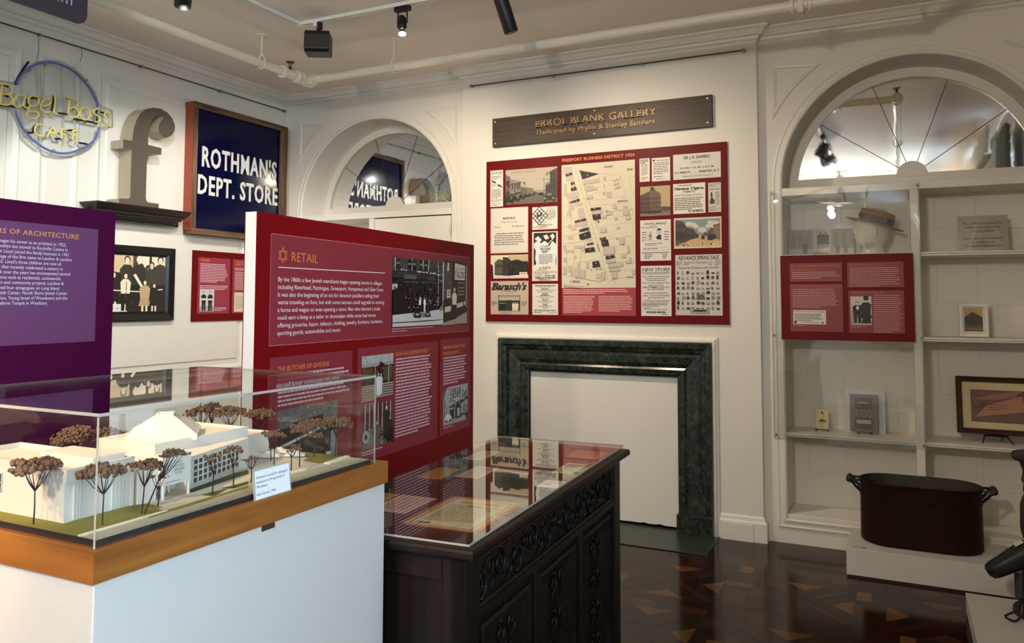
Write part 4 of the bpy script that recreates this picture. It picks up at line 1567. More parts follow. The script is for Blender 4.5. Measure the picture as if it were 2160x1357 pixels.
# shoe advert
a = bart()
a.rect(.036, .878, .145, 1.160, PAPER).text('SALE OF SHOES', .045, 1.128, .022, INK, w=.092, bold=.01)
a.greek(.046, 1.115, .09, 3, .010, K(90), seed=1)
a.poly([(.046, 1.088), (.060, 1.080), (.082, 1.070), (.090, 1.060), (.070, 1.062), (.048, 1.072)], INK)
a.poly([(.096, 1.048), (.112, 1.050), (.138, 1.030), (.138, 1.022), (.116, 1.032), (.098, 1.038)], INK)
a.greek(.046, 1.055, .045, 3, .009, K(110), seed=2).greek(.046, 1.012, .09, 7, .0105, K(80), seed=3)
a.text("JACOBSON'S", .046, .918, .018, INK, w=.09, serif=True).text('Shoe Store', .055, .898, .013, INK, w=.07, serif=True)
a.greek(.050, .892, .08, 1, .010, K(90), seed=4)
a.build('advertisement', bd)
# street photograph
a = bart()
x0, z0, x1, z1 = .166, .888, .596, 1.154
a.rect(x0, z0, x1, z1, SEP(138, .08))
a.rect(x0, z0 + .10, x1, z1, SEP(166, .10))
a.grain(x0, .888, x1, .955, 90, 70, 120, .009, 3, .08)
a.text('Main Street  Freeport L.I.', .22, 1.128, .012, SEP(90), w=.20)
a.poly([(x0, .888), (x1, .888), (x1, .930), (.45, .962), (.40, .962), (x0, .905)], SEP(92, .12))
a.poly([(x0, .90), (x0, 1.122), (.205, 1.10), (.205, .91)], SEP(96))
a.poly([(.205, .915), (.205, 1.085), (.298, 1.06), (.298, .935)], SEP(126))
a.grain(x0, .93, .34, 1.06, 150, 30, 130, .010, 5, .08).grain(.50, .93, x1, 1.12, 60, 30, 90, .010, 6, .08)
a.rects([(.222 + i * .019, 1.015, .231 + i * .019, 1.052) for i in range(4)], SEP(50))
a.rects([(.172, .95, .20, .99), (.172, 1.03, .20, 1.07)], SEP(46))
a.poly([(.298, .935), (.298, 1.020), (.345, 1.008), (.345, .945)], SEP(88))
a.poly([(.345, .948), (.345, 1.014), (.40, 1.0), (.40, .955)], SEP(104))
a.poly([(.40, .955), (.40, .98), (.43, .972), (.43, .958)], SEP(70))
a.poly([(.535, .93), (.535, 1.12), (x1, 1.145), (x1, .92)], SEP(58))
a.rects([(.545 + i * .018, .99 + j * .045, .555 + i * .018, 1.02 + j * .045) for i in range(2) for j in range(3)], SEP(30))
a.poly([(.50, .945), (.50, 1.02), (.535, 1.03), (.535, .94)], SEP(50))
a.line([(.488, .95), (.488, 1.08)], .003, SEP(40)).line([(.475, 1.065), (.502, 1.062)], .002, SEP(40))
a.poly([(x0, .955), (.30, .985), (.30, .97), (x0, .93)], SEP(60))
for cx_, cz, s_ in ((.20, .905, 1.0), (.255, .915, .8), (.305, .928, .62), (.345, .938, .5), (.375, .945, .4), (.405, .95, .3), (.455, .95, .35), (.475, .946, .45)):
    a.poly([(cx_ - .045 * s_, cz), (cx_ + .035 * s_, cz), (cx_ + .035 * s_, cz + .018 * s_), (cx_ + .015 * s_, cz + .022 * s_), (cx_ + .008 * s_, cz + .045 * s_), (cx_ - .035 * s_, cz + .045 * s_), (cx_ - .045 * s_, cz + .02 * s_)], SEP(30))
    a.disc(cx_ + .022 * s_, cz, .010 * s_, SEP(20)).disc(cx_ - .03 * s_, cz, .010 * s_, SEP(20))
a.poly([(.485, .905), (.575, .905), (.578, .935), (.565, .94), (.558, .965), (.505, .965), (.498, .94), (.485, .935)], SEP(48))
a.rect(.512, .940, .550, .958, SEP(110)).rects([(.489, .915, .503, .925), (.556, .915, .57, .925)], SEP(160)).rects([(.488, .893, .502, .907), (.56, .893, .574, .907)], SEP(18))
a.build('photograph', bd)
# wines and liquors advert
a = bart()
a.rect(.039, .519, .357, .866, rgb(214, 206, 194)).frame(.044, .524, .352, .861, .0015, K(150))
a.text('MAYER BROS.', .198, .778, .014, INK, w=.105, al='c', bold=.03, serif=True).text('WINES AND LIQUORS', .198, .752, .009, INK, w=.135, al='c', serif=True)
a.text('Phone 49', .075, .715, .009, INK, w=.05, serif=True, bold=.02).text('North Main Street', .325, .718, .009, INK, w=.105, al='r', serif=True, bold=.02)
for i, t in enumerate(('We invite the public, citizens, to pur-', 'chase samples of wines and liquors. We are', 'prepared to offer for your consideration a wide', 'range of choice of best table goods for the', 'current table. These prices, will compare fav-', 'orably with those offered elsewhere.')):
    pass
a.greek(.090, .672, .235, 1, .0165, K(70), seed=2, hh=.36, last=.99)
a.greek(.072, .655, .255, 4, .0165, K(70), seed=9, hh=.36, last=.99)
a.greek(.072, .589, .255, 1, .0165, K(70), seed=11, hh=.36, last=.8)
a.build('advertisement', bd)
# small cross-ruled advert
a = bart()
a.rect(.391, .688, .597, .858, PAPER).frame(.394, .691, .594, .855, .001, K(120))
D = lambda u, v: (.450 + (u - v) * .034, .792 + (u + v) * .034)
for i in range(5):
    t = -1 + i * .5
    a.line([D(t, -1), D(t, 1)], .006, INK).line([D(-1, t), D(1, t)], .006, INK)
a.rects([(.43, .78, .445, .80), (.455, .79, .470, .81)], INK)
a.text('Coming New Cars', .505, .836, .010, INK, w=.08, serif=True).greek(.505, .828, .08, 8, .009, K(90), seed=3)
a.greek(.40, .746, .19, 1, .01, K(100), seed=4)
a.text('A. RIESEL & CO.', .495, .715, .013, INK, w=.125, al='c', bold=.02, serif=True).greek(.40, .710, .19, 1, .011, K(60), seed=5).greek(.44, .700, .10, 1, .008, K(90), seed=6)
a.build('advertisement', bd)
# film poster
a = bart()
a.rect(.391, .304, .598, .672, PAPER).rect(.403, .42, .586, .664, K(222))
a.poly([(.403, .664), (.586, .664), (.586, .575), (.555, .60), (.53, .565), (.50, .60), (.46, .585), (.44, .61), (.403, .56)], INK)
for q in ([(.41, .62), (.44, .64), (.47, .61), (.45, .59)], [(.48, .64), (.51, .65), (.53, .62), (.50, .61)], [(.405, .585), (.43, .60), (.43, .56), (.41, .55)], [(.535, .64), (.56, .655), (.575, .63), (.555, .61)]):
    a.poly(q, K(214))
a.line([(.42, .60), (.45, .57), (.49, .60), (.52, .58), (.56, .615)], .006, K(216)).line([(.403, .53), (.43, .56), (.47, .545), (.49, .57)], .008, K(210))
a.poly([(.403, .56), (.42, .53), (.415, .47), (.425, .43), (.403, .42)], INK).poly([(.586, .50), (.58, .46), (.582, .42), (.586, .42)], INK)
a.text('D. W. GRIFFITH', .495, .555, .012, INK, w=.08, al='c', bold=.02).text("'WAY DOWN", .497, .533, .016, INK, w=.085, al='c', bold=.03, serif=True).text('EAST"', .497, .512, .016, INK, w=.05, al='c', bold=.03, serif=True)
a.greek(.445, .50, .125, 7, .0105, K(70), seed=1)
a.text('6 DAYS', .495, .395, .013, INK, w=.09, al='c', bold=.03, serif=True, space=1.2).greek(.43, .388, .13, 1, .010, K(60), seed=2)
a.text('SEPT. 27th TO SATURDAY OCT. 1st', .495, .364, .011, INK, w=.18, al='c', bold=.02).greek(.41, .36, .17, 1, .009, K(60), seed=3)
a.text('Evening 8:15', .435, .338, .011, INK, w=.07, al='c', serif=True).text('50 75 1.00', .535, .338, .011, INK, w=.08, al='c', bold=.04)
a.text('AMERICAN THEATRE', .495, .321, .012, INK, w=.165, al='c', bold=.04, serif=True).text('FREEPORT, L. I.', .495, .308, .009, INK, w=.10, al='c', bold=.02, serif=True)
a.build('poster', bd)
# barn photograph
a = bart()
x0, z0, x1, z1 = .041, .327, .358, .505
a.rect(x0, z0, x1, z1, SEP(206, .10)).poly([(x0, z0), (x1, z0), (x1, .343), (.2, .350), (x0, .355)], SEP(226, .06))
a.poly([(.19, .50), (x1, .50), (x1, .40), (.19, .42)], SEP(170, .2))
a.poly([(.075, .352), (.075, .45), (.11, .475), (.145, .465), (.145, .49), (.19, .485), (.215, .46), (.27, .47), (.31, .455), (.355, .455), (x1, .36), (.2, .345)], SEP(46, .3))
a.poly([(.19, .35), (.19, .44), (.24, .46), (.30, .455), (x1, .44), (x1, .352)], SEP(20, .2))
a.grain(.08, .36, .35, .44, 120, 16, 70, .010, 5, .25)
a.poly([(.075, .36), (.075, .45), (.11, .47), (.14, .455), (.14, .36)], SEP(78, .2)).rects([(.085 + i * .014, .41, .092 + i * .014, .435) for i in range(4)], SEP(30))
a.rect(.285, .348, .35, .372, SEP(214)).rects([(.293, .358, .342, .362)], SEP(60))
a.poly([(x0, z0), (.065, z0), (.06, .42), (.05, .44), (x0, .43)], SEP(24))
a.line([(.06, .339), (.2, .336), (x1, .334)], .003, SEP(90))
a.build('photograph', bd)
# script-titled store card
a = bart()
a.rect(.042, .054, .360, .307, rgb(192, 172, 148))
a.text("Barasch's", .052, .240, .050, INK, w=.295, bold=.045, shear=.42)
a.line([(.052, .235), (.062, .262), (.075, .292), (.058, .285)], .008, INK)
a.text('BETTER-KIND CLOTHIERS', .20, .226, .007, INK, w=.13, al='c', bold=.02).text('ABOUT TOWN', .205, .212, .006, INK, w=.06, al='c')
a.rect(.107, .074, .292, .199, SEP(60, .1)).rect(.112, .16, .287, .196, SEP(170, .1)).rect(.112, .186, .287, .190, SEP(90))
a.rect(.182, .08, .222, .162, SEP(40, .3)).rects([(.115, .10, .178, .155), (.226, .10, .286, .155)], SEP(36))
for x in (.125, .137, .150, .165):
    a.person(x, .082, .062, SEP(20), SEP(190), SEP(20), w=1.4)
for x in (.235, .252, .268):
    a.person(x, .082, .066, SEP(206), SEP(200), SEP(30), w=1.4)
a.rect(.107, .074, .292, .082, SEP(150))
for x in (.052, .305):
    a.greek(x, .150, .045, 3, .012, K(60), seed=int(x * 100), hh=.35)
a.greek(.115, .066, .17, 1, .008, K(70), seed=3)
a.build('store_card', bd)
# indented list advert
a = bart()
a.rect(.392, .053, .600, .283, PAPER).frame(.395, .056, .597, .280, .001, K(150))
rows = [(.98, 1), (.55, 0), (.35, 1), (.9, 0), (.7, 0), (.28, 1), (.4, 1), (.8, 0), (.45, 0), (.25, 1), (.7, 0), (.3, 0), (.2, 1), (.6, 0), (.3, 0)]
for i, (f_, b_) in enumerate(rows):
    w = .17 * f_
    a.greek(.496 - w / 2, .272 - i * .0118, w, 1, .0105, K(30 if b_ else 80), seed=i, hh=.6 if b_ else .35, last=1)
a.text('BROTHERS SPECIALTY SHOP', .496, .081, .010, INK, w=.17, al='c', bold=.03)
a.text('WINES AND CIGARS', .40, .068, .007, INK, w=.07, bold=.03).text('South Main Street', .59, .068, .007, INK, w=.07, al='r')
a.build('advertisement', bd)

# ---- street map
a = bart()
MAPC, LOT, BLD = rgb(214, 204, 178), rgb(178, 168, 150), rgb(190, 178, 166)
a.rect(.630, .251, 1.190, 1.159, rgb(228, 214, 190)).rect(.634, .255, 1.186, 1.155, MAPC)


def mp(x, y):
    """crop pixel of the map to board coordinates"""
    fx_ = (x - 32) / (760 - 32)
    ytop = 92 + (35 - 92) * fx_
    ybot = 1318
    return (.634 + .552 * fx_, 1.155 - .900 * (y - ytop) / (ybot - ytop))


def mpoly(pts, c):
    a.poly([mp(*p) for p in pts], c)


def mline(pts, w=.0012, c=rgb(120, 112, 98)):
    a.line([mp(*p) for p in pts], w, c)


def mbox(x, y, w, h, c, sk=.0):
    mpoly([(x, y + h), (x + w, y + h - sk * w), (x + w, y - sk * w), (x, y)], c)


for pts in ([(165, 95), (515, 1300)], [(205, 130), (580, 1300)], [(415, 172), (620, 195), (685, 400), (300, 452), (270, 350)], [(480, 250), (600, 222)], [(345, 372), (470, 358)], [(300, 500), (705, 470), (760, 610)], [(700, 205), (760, 420)], [(700, 205), (755, 200)],
            [(330, 575), (740, 530)], [(350, 650), (735, 590)], [(385, 720), (755, 660)], [(415, 850), (755, 800)], [(515, 905), (760, 890)], [(480, 990), (740, 980)], [(460, 800), (590, 820)], [(500, 1080), (760, 1050)], [(510, 1155), (755, 1140)], [(540, 1235), (755, 1220)],
            [(40, 495), (265, 480)], [(40, 640), (270, 600)], [(40, 710), (285, 690)], [(40, 808), (300, 770)], [(40, 880), (330, 850)], [(120, 520), (130, 790)], [(150, 820), (155, 1000), (145, 1180)], [(230, 950), (220, 1070), (380, 1040)], [(80, 970), (75, 1190)], [(260, 1235), (430, 1262), (440, 1130)], [(40, 1190), (200, 1230), (430, 1265)],
            [(155, 920), (400, 960)], [(270, 860), (260, 1000)], [(455, 270), (475, 355)], [(505, 560), (755, 535)], [(640, 820), (665, 890)], [(590, 905), (575, 985)]):
    mline(pts)
for b in ((42, 110, 95, 70, .1), (70, 200, 80, 50, .1), (125, 280, 50, 30, .1), (45, 340, 35, 60, 0), (80, 370, 125, 55, .15), (95, 430, 100, 50, .2), (52, 275, 30, 60, 0), (100, 490, 60, 60, .1), (170, 470, 70, 35, .1), (80, 555, 50, 50, .1), (195, 525, 60, 60, .1), (205, 580, 60, 45, .1),
          (165, 670, 130, 40, .15), (235, 705, 50, 25, .1), (98, 690, 25, 35, 0), (125, 722, 48, 24, .1), (92, 806, 50, 30, .1), (285, 835, 55, 22, .1), (160, 902, 105, 28, .08), (60, 942, 90, 26, 0), (42, 895, 30, 40, 0), (228, 930, 30, 22, 0), (152, 1000, 26, 26, 0), (42, 1020, 32, 40, 0), (40, 1110, 36, 75, 0),
          (92, 1105, 40, 60, .1), (118, 1150, 28, 50, 0), (160, 1120, 50, 100, 0), (215, 1140, 55, 85, 0), (188, 1065, 28, 55, 0), (275, 1065, 28, 62, 0), (370, 1118, 70, 22, 0), (380, 1185, 50, 45, 0), (430, 1170, 40, 80, .2), (318, 1130, 16, 24, 0),
          (245, 245, 175, 40, .15), (265, 300, 85, 40, .15), (280, 330, 115, 26, .2), (280, 395, 70, 36, .1), (455, 200, 26, 40, 0), (552, 235, 52, 20, .3), (560, 275, 54, 20, .3), (572, 310, 54, 20, .3), (488, 358, 48, 54, 0), (450, 362, 24, 22, 0), (335, 545, 105, 40, .05), (440, 595, 45, 28, 0),
          (478, 570, 68, 26, .1), (548, 488, 40, 40, 0), (650, 500, 40, 24, .1), (645, 555, 65, 40, .1), (672, 605, 50, 40, .1), (565, 618, 28, 26, 0), (420, 725, 65, 46, .05), (583, 706, 32, 28, 0), (612, 828, 48, 62, .1), (575, 826, 28, 12, 0), (450, 920, 115, 75, .1), (480, 1045, 95, 30, .05), (500, 1085, 145, 38, .1),
          (510, 1130, 105, 30, .05), (535, 1170, 55, 65, .1), (685, 905, 24, 70, 0), (630, 985, 45, 38, 0), (700, 1020, 24, 50, 0), (670, 1065, 60, 16, .1), (732, 1145, 26, 46, 0), (680, 1205, 60, 14, 0), (480, 540, 24, 16, 0), (45, 1285, 220, 24, -.1)):
    mbox(b[0], b[1], b[2], b[3], LOT, b[4])
    mbox(b[0] + 2, b[1] + 3, b[2] - 5, b[3] - 6, BLD, b[4])
blacks = [([(215, 136), (262, 150), (410, 172), (245, 228)], (300, 188)), ([(68, 182), (136, 160), (142, 180), (76, 200)], (105, 178)), ([(122, 262), (162, 250), (166, 275), (126, 288)], (148, 266)), ([(124, 320), (180, 304), (186, 334), (130, 350)], (153, 325)), ([(114, 462), (212, 424), (218, 446), (116, 472)], (185, 442)),
          ([(324, 525), (430, 512), (432, 538), (332, 552)], (370, 532)), ([(344, 592), (424, 580), (432, 628), (354, 642)], (388, 598)), ([(163, 652), (280, 624), (284, 642), (166, 668)], (224, 645)), ([(211, 742), (305, 714), (312, 740), (214, 762)], None), ([(208, 788), (320, 752), (332, 815), (232, 842), (216, 830)], (270, 795)),
          ([(285, 882), (352, 866), (356, 884), (290, 896)], (320, 880)), ([(269, 928), (362, 914), (372, 958), (272, 970)], (320, 938)), ([(414, 824), (478, 814), (484, 834), (430, 846)], (445, 828)), ([(430, 850), (500, 840), (512, 902), (440, 908)], (460, 872)), ([(474, 1010), (562, 994), (570, 1018), (482, 1042)], (516, 1016)), ([(343, 1062), (408, 1050), (424, 1110), (346, 1122)], (380, 1074))]
for pts, dot in blacks:
    mpoly(pts, K(30))
for pts, dot in blacks + [(None, (402, 656))]:
    if dot:
        u, v = mp(*dot)
        a.disc(u, v, .0080, rgb(150, 44, 40), n=12).disc(u, v, .0030, rgb(214, 180, 150), n=8)
for t, x, y, w in (('E.OLIVE', 470, 100, .062), ('BLVD', 695, 128, .040), ('NEWTON', 598, 450, .072), ('W. MERRICK', 115, 1255, .082), ('RD', 288, 1282, .018)):
    u, v = mp(x, y)
    a.text(t, u, v - .008, .011, K(40), w=w, bold=.02)
for x, y in ((310, 470), (660, 418), (630, 215), (545, 1250), (182, 1230), (465, 295), (650, 895), (315, 715)):
    u, v = mp(x, y)
    a.disc(u, v, .003, K(40), n=8)
for i in range(26):
    t = i / 25
    for s_ in (0, 1):
        x, y = (185 + 330 * t, 150 + 1120 * t) if s_ == 0 else (222 + 340 * t, 160 + 1110 * t)
        u, v = mp(x - (8 if s_ == 0 else -4), y)
        if i % 2 == s_ or i % 3 == 0:
            a.rect(u - .002, v - .002, u + .002, v + .002, K(80))
sm = mp(395, 880)
a.line([sm, mp(415, 955)], .004, K(60))
a.build('street_map', bd)
a = bart()
a.rect(.632, .052, 1.190, .250, rgb(162, 56, 64))
a.greek(.642, .240, .53, 3, .0125, rgb(232, 196, 188), seed=1)
a.greek(.645, .192, .24, 11, .0115, rgb(228, 186, 180), seed=2)
a.greek(.915, .192, .26, 10, .0115, rgb(228, 186, 180), seed=3)
a.build('legend', bd)
# right-hand adverts
a = bart()
a.rect(1.224, .996, 1.298, 1.161, PAPER).greek(1.230, 1.153, .062, 3, .011, INK, seed=1, hh=.55).greek(1.236, 1.120, .05, 9, .009, K(80), seed=2).text('SHOTWELL', 1.261, 1.020, .008, INK, w=.045, al='c', bold=.03).greek(1.232, 1.014, .058, 1, .009, K(60), seed=3)
a.build('advertisement', bd)
a = bart()
a.rect(1.313, .993, 1.443, 1.158, PAPER).disc(1.328, 1.140, .008, INK).text('Traders National Bank', 1.340, 1.135, .009, INK, w=.095, bold=.02, serif=True).greek(1.325, 1.124, .11, 7, .0125, K(90), seed=5).text('FREEPORT, L. I.', 1.378, 1.004, .007, INK, w=.07, al='c', bold=.02)
a.greek(1.325, 1.028, .11, 1, .012, K(60), seed=6)
a.build('advertisement', bd)
a = bart()
a.rect(1.465, .994, 1.790, 1.169, rgb(214, 206, 196))
a.text('DR. J. R. SHAPERO', 1.628, 1.134, .018, INK, w=.18, al='c', bold=.03, serif=True).text('DENTIST', 1.628, 1.102, .013, INK, w=.08, al='c', serif=True).text('HOURS  9 A. M. to 8 P. M.', 1.628, 1.066, .011, INK, w=.235, al='c', bold=.02, serif=True)
a.text('21 S. MAIN ST.', 1.472, 1.036, .012, INK, w=.115, bold=.04, serif=True).text('FREEPORT, N. Y.', 1.782, 1.036, .012, INK, w=.14, al='r', bold=.04, serif=True).text('Telephone 1329-W Freeport', 1.628, 1.009, .011, INK, w=.215, al='c', serif=True)
a.build('business_card', bd)
a = bart()
x0, z0, x1, z1 = 1.228, .751, 1.442, .960
a.rect(x0, z0, x1, z1, rgb(176, 162, 108)).rect(x0, .85, x1, .90, rgb(186, 156, 118)).rect(x0, z0, x1, .80, rgb(104, 94, 68))
a.poly([(x0, .775), (x0, .90), (1.295, .925), (1.305, .955), (1.320, .962 - .005), (1.335, .935), (1.345, .925), (1.375, .905), (1.378, .78), (1.30, .768)], rgb(112, 82, 62))
a.poly([(x0, .775), (x0, .90), (1.295, .925), (1.30, .768)], rgb(88, 62, 48))
a.grain(x0, z0, x1, .80, 60, 70, 120, .010, 5, .3)
a.rects([(1.236 + i * .016, .80 + j * .032, 1.244 + i * .016, .818 + j * .032) for i in range(4) for j in range(3)], rgb(42, 32, 28)).rects([(1.308 + i * .017, .80 + j * .032, 1.316 + i * .017, .818 + j * .032) for i in range(4) for j in range(3)], rgb(58, 44, 36))
a.rects([(x0, .842, 1.378, .846), (x0, .874, 1.378, .878)], rgb(60, 44, 36)).poly([(1.305, .955), (1.318, .975 - .02), (1.336, .932), (1.303, .932)], rgb(48, 40, 38))
a.rect(x0, .768, 1.378, .79, rgb(40, 36, 32)).poly([(1.378, .785), (1.378, .815), (x1, .81), (x1, .788)], rgb(62, 60, 52)).poly([(x0, z0), (x1, z0), (x1, .772), (1.30, .766), (x0, .772)], rgb(132, 114, 84))
a.build('postcard', bd)
a = bart()
a.rect(1.463, .756, 1.684, .965, PAPER).greek(1.495, .955, .16, 1, .012, INK, seed=1)
a.text('Havana Cigars,', 1.574, .922, .017, INK, w=.205, al='c', bold=.05, serif=True).text('TOBACCO,', 1.574, .902, .012, INK, w=.09, al='c', bold=.04, serif=True).text('And Smoking Articles.', 1.572, .878, .014, INK, w=.195, al='c', serif=True)
a.greek(1.472, .865, .20, 7, .0125, K(40), seed=2).text('H. GORETZ,', 1.672, .768, .012, INK, w=.105, al='r', bold=.06, serif=True)
a.build('advertisement', bd)
a = bart()
a.rect(1.704, .758, 1.789, .959, rgb(206, 198, 188)).text('RALPH HARRIS', 1.746, .944, .009, INK, w=.07, al='c').greek(1.71, .938, .07, 1, .009, K(60), seed=1).text("Ladies' Goods", 1.746, .910, .009, INK, w=.07, al='c', bold=.03)
a.poly([(1.712, .825), (1.722, .858), (1.718, .88), (1.726, .900), (1.734, .88), (1.732, .858), (1.748, .835), (1.742, .815), (1.718, .812)], K(50))
a.greek(1.752, .895, .03, 5, .011, K(90), seed=2).greek(1.750, .842, .034, 6, .007, K(120), seed=3).greek(1.711, .795, .07, 1, .01, K(80), seed=4).text('RALPH HARRIS', 1.746, .776, .008, INK, w=.07, al='c').greek(1.711, .772, .07, 1, .009, K(80), seed=5)
a.build('advertisement', bd)
a = bart()
a.rect(1.226, .437, 1.444, .723, PAPER).text('CENTRAL MARKET', 1.335, .689, .015, INK, w=.165, al='c', bold=.015).greek(1.29, .682, .09, 1, .009, K(60), seed=1).greek(1.232, .672, .20, 1, .010, K(60), seed=2)
a.frame(1.281, .576, 1.378, .662, .001, K(120)).poly([(1.288, .58), (1.310, .58), (1.310, .625), (1.303, .645), (1.296, .645), (1.288, .625)], K(170)).rect(1.290, .606, 1.308, .616, K(90))
a.poly([(1.328, .588), (1.376, .583), (1.376, .612), (1.362, .622), (1.350, .612), (1.338, .600)], K(22)).disc(1.358, .640, .018, K(190)).poly([(1.345, .648), (1.352, .662), (1.372, .662), (1.376, .645), (1.368, .650)], K(22)).poly([(1.325, .595), (1.34, .598), (1.345, .585), (1.328, .583)], K(230))
for i, x in enumerate((1.238, 1.398)):
    a.greek(x, .640, .035, 4, .018, K(70), seed=i, hh=.3, last=.9)
a.greek(1.26, .560, .14, 2, .011, K(90), seed=3).frame(1.242, .510, 1.425, .530, .001, K(120)).greek(1.25, .524, .165, 1, .012, K(60), seed=4)
a.greek(1.235, .496, .195, 1, .012, INK, seed=5, last=1).greek(1.255, .482, .06, 3, .012, K(70), seed=6).greek(1.385, .482, .035, 3, .012, K(70), seed=7)
a.build('advertisement', bd)
a = bart()
x0, z0, x1, z1 = 1.466, .517, 1.789, .727
a.rect(x0, z0, x1, z1, rgb(220, 206, 180)).rect(x0 + .01, z0 + .01, x1 - .008, z1 - .012, rgb(126, 142, 148))
for cx_, cz, r in ((1.57, .685, .025), (1.60, .678, .022), (1.545, .67, .018), (1.715, .69, .022), (1.745, .685, .025), (1.765, .69, .012), (1.70, .665, .02), (1.62, .665, .02), (1.73, .66, .03), (1.66, .64, .03), (1.78 - .008, .66, .012)):
    a.disc(cx_, cz, r, rgb(206, 196, 176), r * .62)
a.poly([(1.476, .527), (1.781, .527), (1.781, .565), (1.66, .60), (1.63, .60), (1.476, .535)], rgb(196, 164, 118))
a.poly([(1.476, .535), (1.476, .712), (1.515, .708), (1.53, .70), (1.56, .66), (1.60, .65), (1.62, .62), (1.635, .61), (1.635, .598), (1.55, .562)], rgb(70, 60, 50))
a.grain(1.478, .56, 1.56, .69, 70, 36, 90, .009, 5, .2).grain(1.49, .528, 1.77, .56, 60, 150, 200, .012, 6, .25)
a.poly([(1.476, .58), (1.476, .64), (1.60, .61), (1.60, .595)], rgb(44, 38, 34)).rects([(1.482 + i * .016, .655, 1.490 + i * .016, .685) for i in range(4)], rgb(36, 32, 30)).rects([(1.545 + i * .014, .63, 1.551 + i * .014, .648) for i in range(4)], rgb(40, 36, 32))
a.poly([(1.66, .60), (1.675, .625), (1.70, .62), (1.715, .655), (1.735, .65), (1.735, .672), (1.78, .678), (1.781, .572), (1.73, .59)], rgb(92, 76, 58)).poly([(1.735, .59), (1.735, .664), (1.781, .668), (1.781, .575)], rgb(128, 104, 76))
for cx_, cz, s_ in ((1.715, .58, 1.0), (1.665, .583, .6), (1.625, .592, .5), (1.60, .588, .6), (1.738, .585, .8)):
    a.poly([(cx_ - .020 * s_, cz - .012 * s_), (cx_ + .020 * s_, cz - .012 * s_), (cx_ + .020 * s_, cz + .012 * s_), (cx_ + .010 * s_, cz + .030 * s_), (cx_ - .012 * s_, cz + .030 * s_), (cx_ - .020 * s_, cz + .01 * s_)], rgb(34, 30, 28))
for x in (1.495, 1.512, 1.535):
    a.line([(x, .54), (x, .60)], .003, rgb(30, 28, 26))
a.build('postcard', bd)
a = bart()
a.rect(1.229, .053, 1.444, .402, PAPER).text('NEW STORE', 1.336, .364, .022, INK, w=.195, al='c', bold=.01, serif=True)
rows = [(.355, None, .2), (.345, None, .18), (.322, 'Better and More General Assortment,', .19), (.312, None, .15), (.300, None, .13), (.278, 'Dress Goods, Cashmeres, Fine-', .195), (.262, 'wear and Cloaks,', .11), (.246, 'RIBBON TRIMMINGS, SILKS, SAT-', .19), (.232, 'INS AND FRINGES.', .12), (.212, None, .17), (.190, "Ladies' Cloaks and Dolmans,", .195), (.180, None, .12), (.154, 'Clothing Department', .185)]
for z, t, w in rows:
    if t:
        a.text(t, 1.336, z, .012 if w > .14 else .010, INK, w=w, al='c', serif=True, bold=.01)
    else:
        a.greek(1.336 - w / 2, z + .002, w, 1, .010, K(50), seed=int(z * 999), last=1)
a.greek(1.236, .145, .20, 3, .0105, K(40), seed=4).greek(1.245, .11, .09, 1, .01, K(60), seed=5).text('GENTS FURNISHING GOODS,', 1.336, .094, .008, INK, w=.17, al='c').text('MORRIS MILLER,', 1.336, .074, .011, INK, w=.14, al='c', bold=.05, serif=True).greek(1.38, .066, .055, 1, .009, K(60), seed=6)
a.build('advertisement', bd)
a = bart()
a.rect(1.473, .060, 1.790, .473, rgb(204, 196, 186)).text('ADVANCE SPRING SALE', 1.632, .438, .026, INK, w=.275, al='c', bold=.02)
a.text('Appleton Hardware Co.', 1.632, .413, .015, INK, w=.20, al='c', serif=True)
for x in (1.480, 1.742):
    a.greek(x, .428, .04, 4, .0085, K(70), seed=int(x * 50))
a.greek(1.53, .407, .06, 1, .009, K(60), seed=1).greek(1.70, .407, .04, 1, .009, INK, seed=2)
a.text('Economy Sale of Housewares and Garden Tools', 1.632, .378, .011, INK, w=.27, al='c', serif=True, bold=.02)
g_ = random.Random(21)
for r in range(8):
    for c2 in range(9):
        x = 1.482 + c2 * .0335
        z = .340 - r * .034
        w = g_.uniform(.012, .028)
        h = g_.uniform(.010, .026)
        v = g_.choice((26, 60, 90, 120, 150))
        k = g_.random()
        if k < .3:
            a.poly([(x, z), (x + w, z), (x + w * .8, z + h), (x + w * .2, z + h)], K(v))
        elif k < .6:
            a.disc(x + w / 2, z + h / 2, w / 2, K(v), h / 2, 9)
        else:
            a.rect(x, z, x + w, z + h * .7, K(v))
        a.greek(x, z - .001, .028, 1, .006, K(100), seed=r * 9 + c2)
a.rect(1.575, .075, 1.70, .105, K(160)).poly([(1.59, .085), (1.68, .085), (1.69, .098), (1.60, .100)], K(50)).rect(1.62, .17, 1.66, .20, K(90))
a.build('advertisement', bd)

# =================================================================== free-standing retail panel
ang = radians(-3.4)
UR, NRM = Vector((sin(ang), cos(ang), 0)), Vector((cos(ang), -sin(ang), 0))
RO = Vector((-1.654, 1.716, 0))


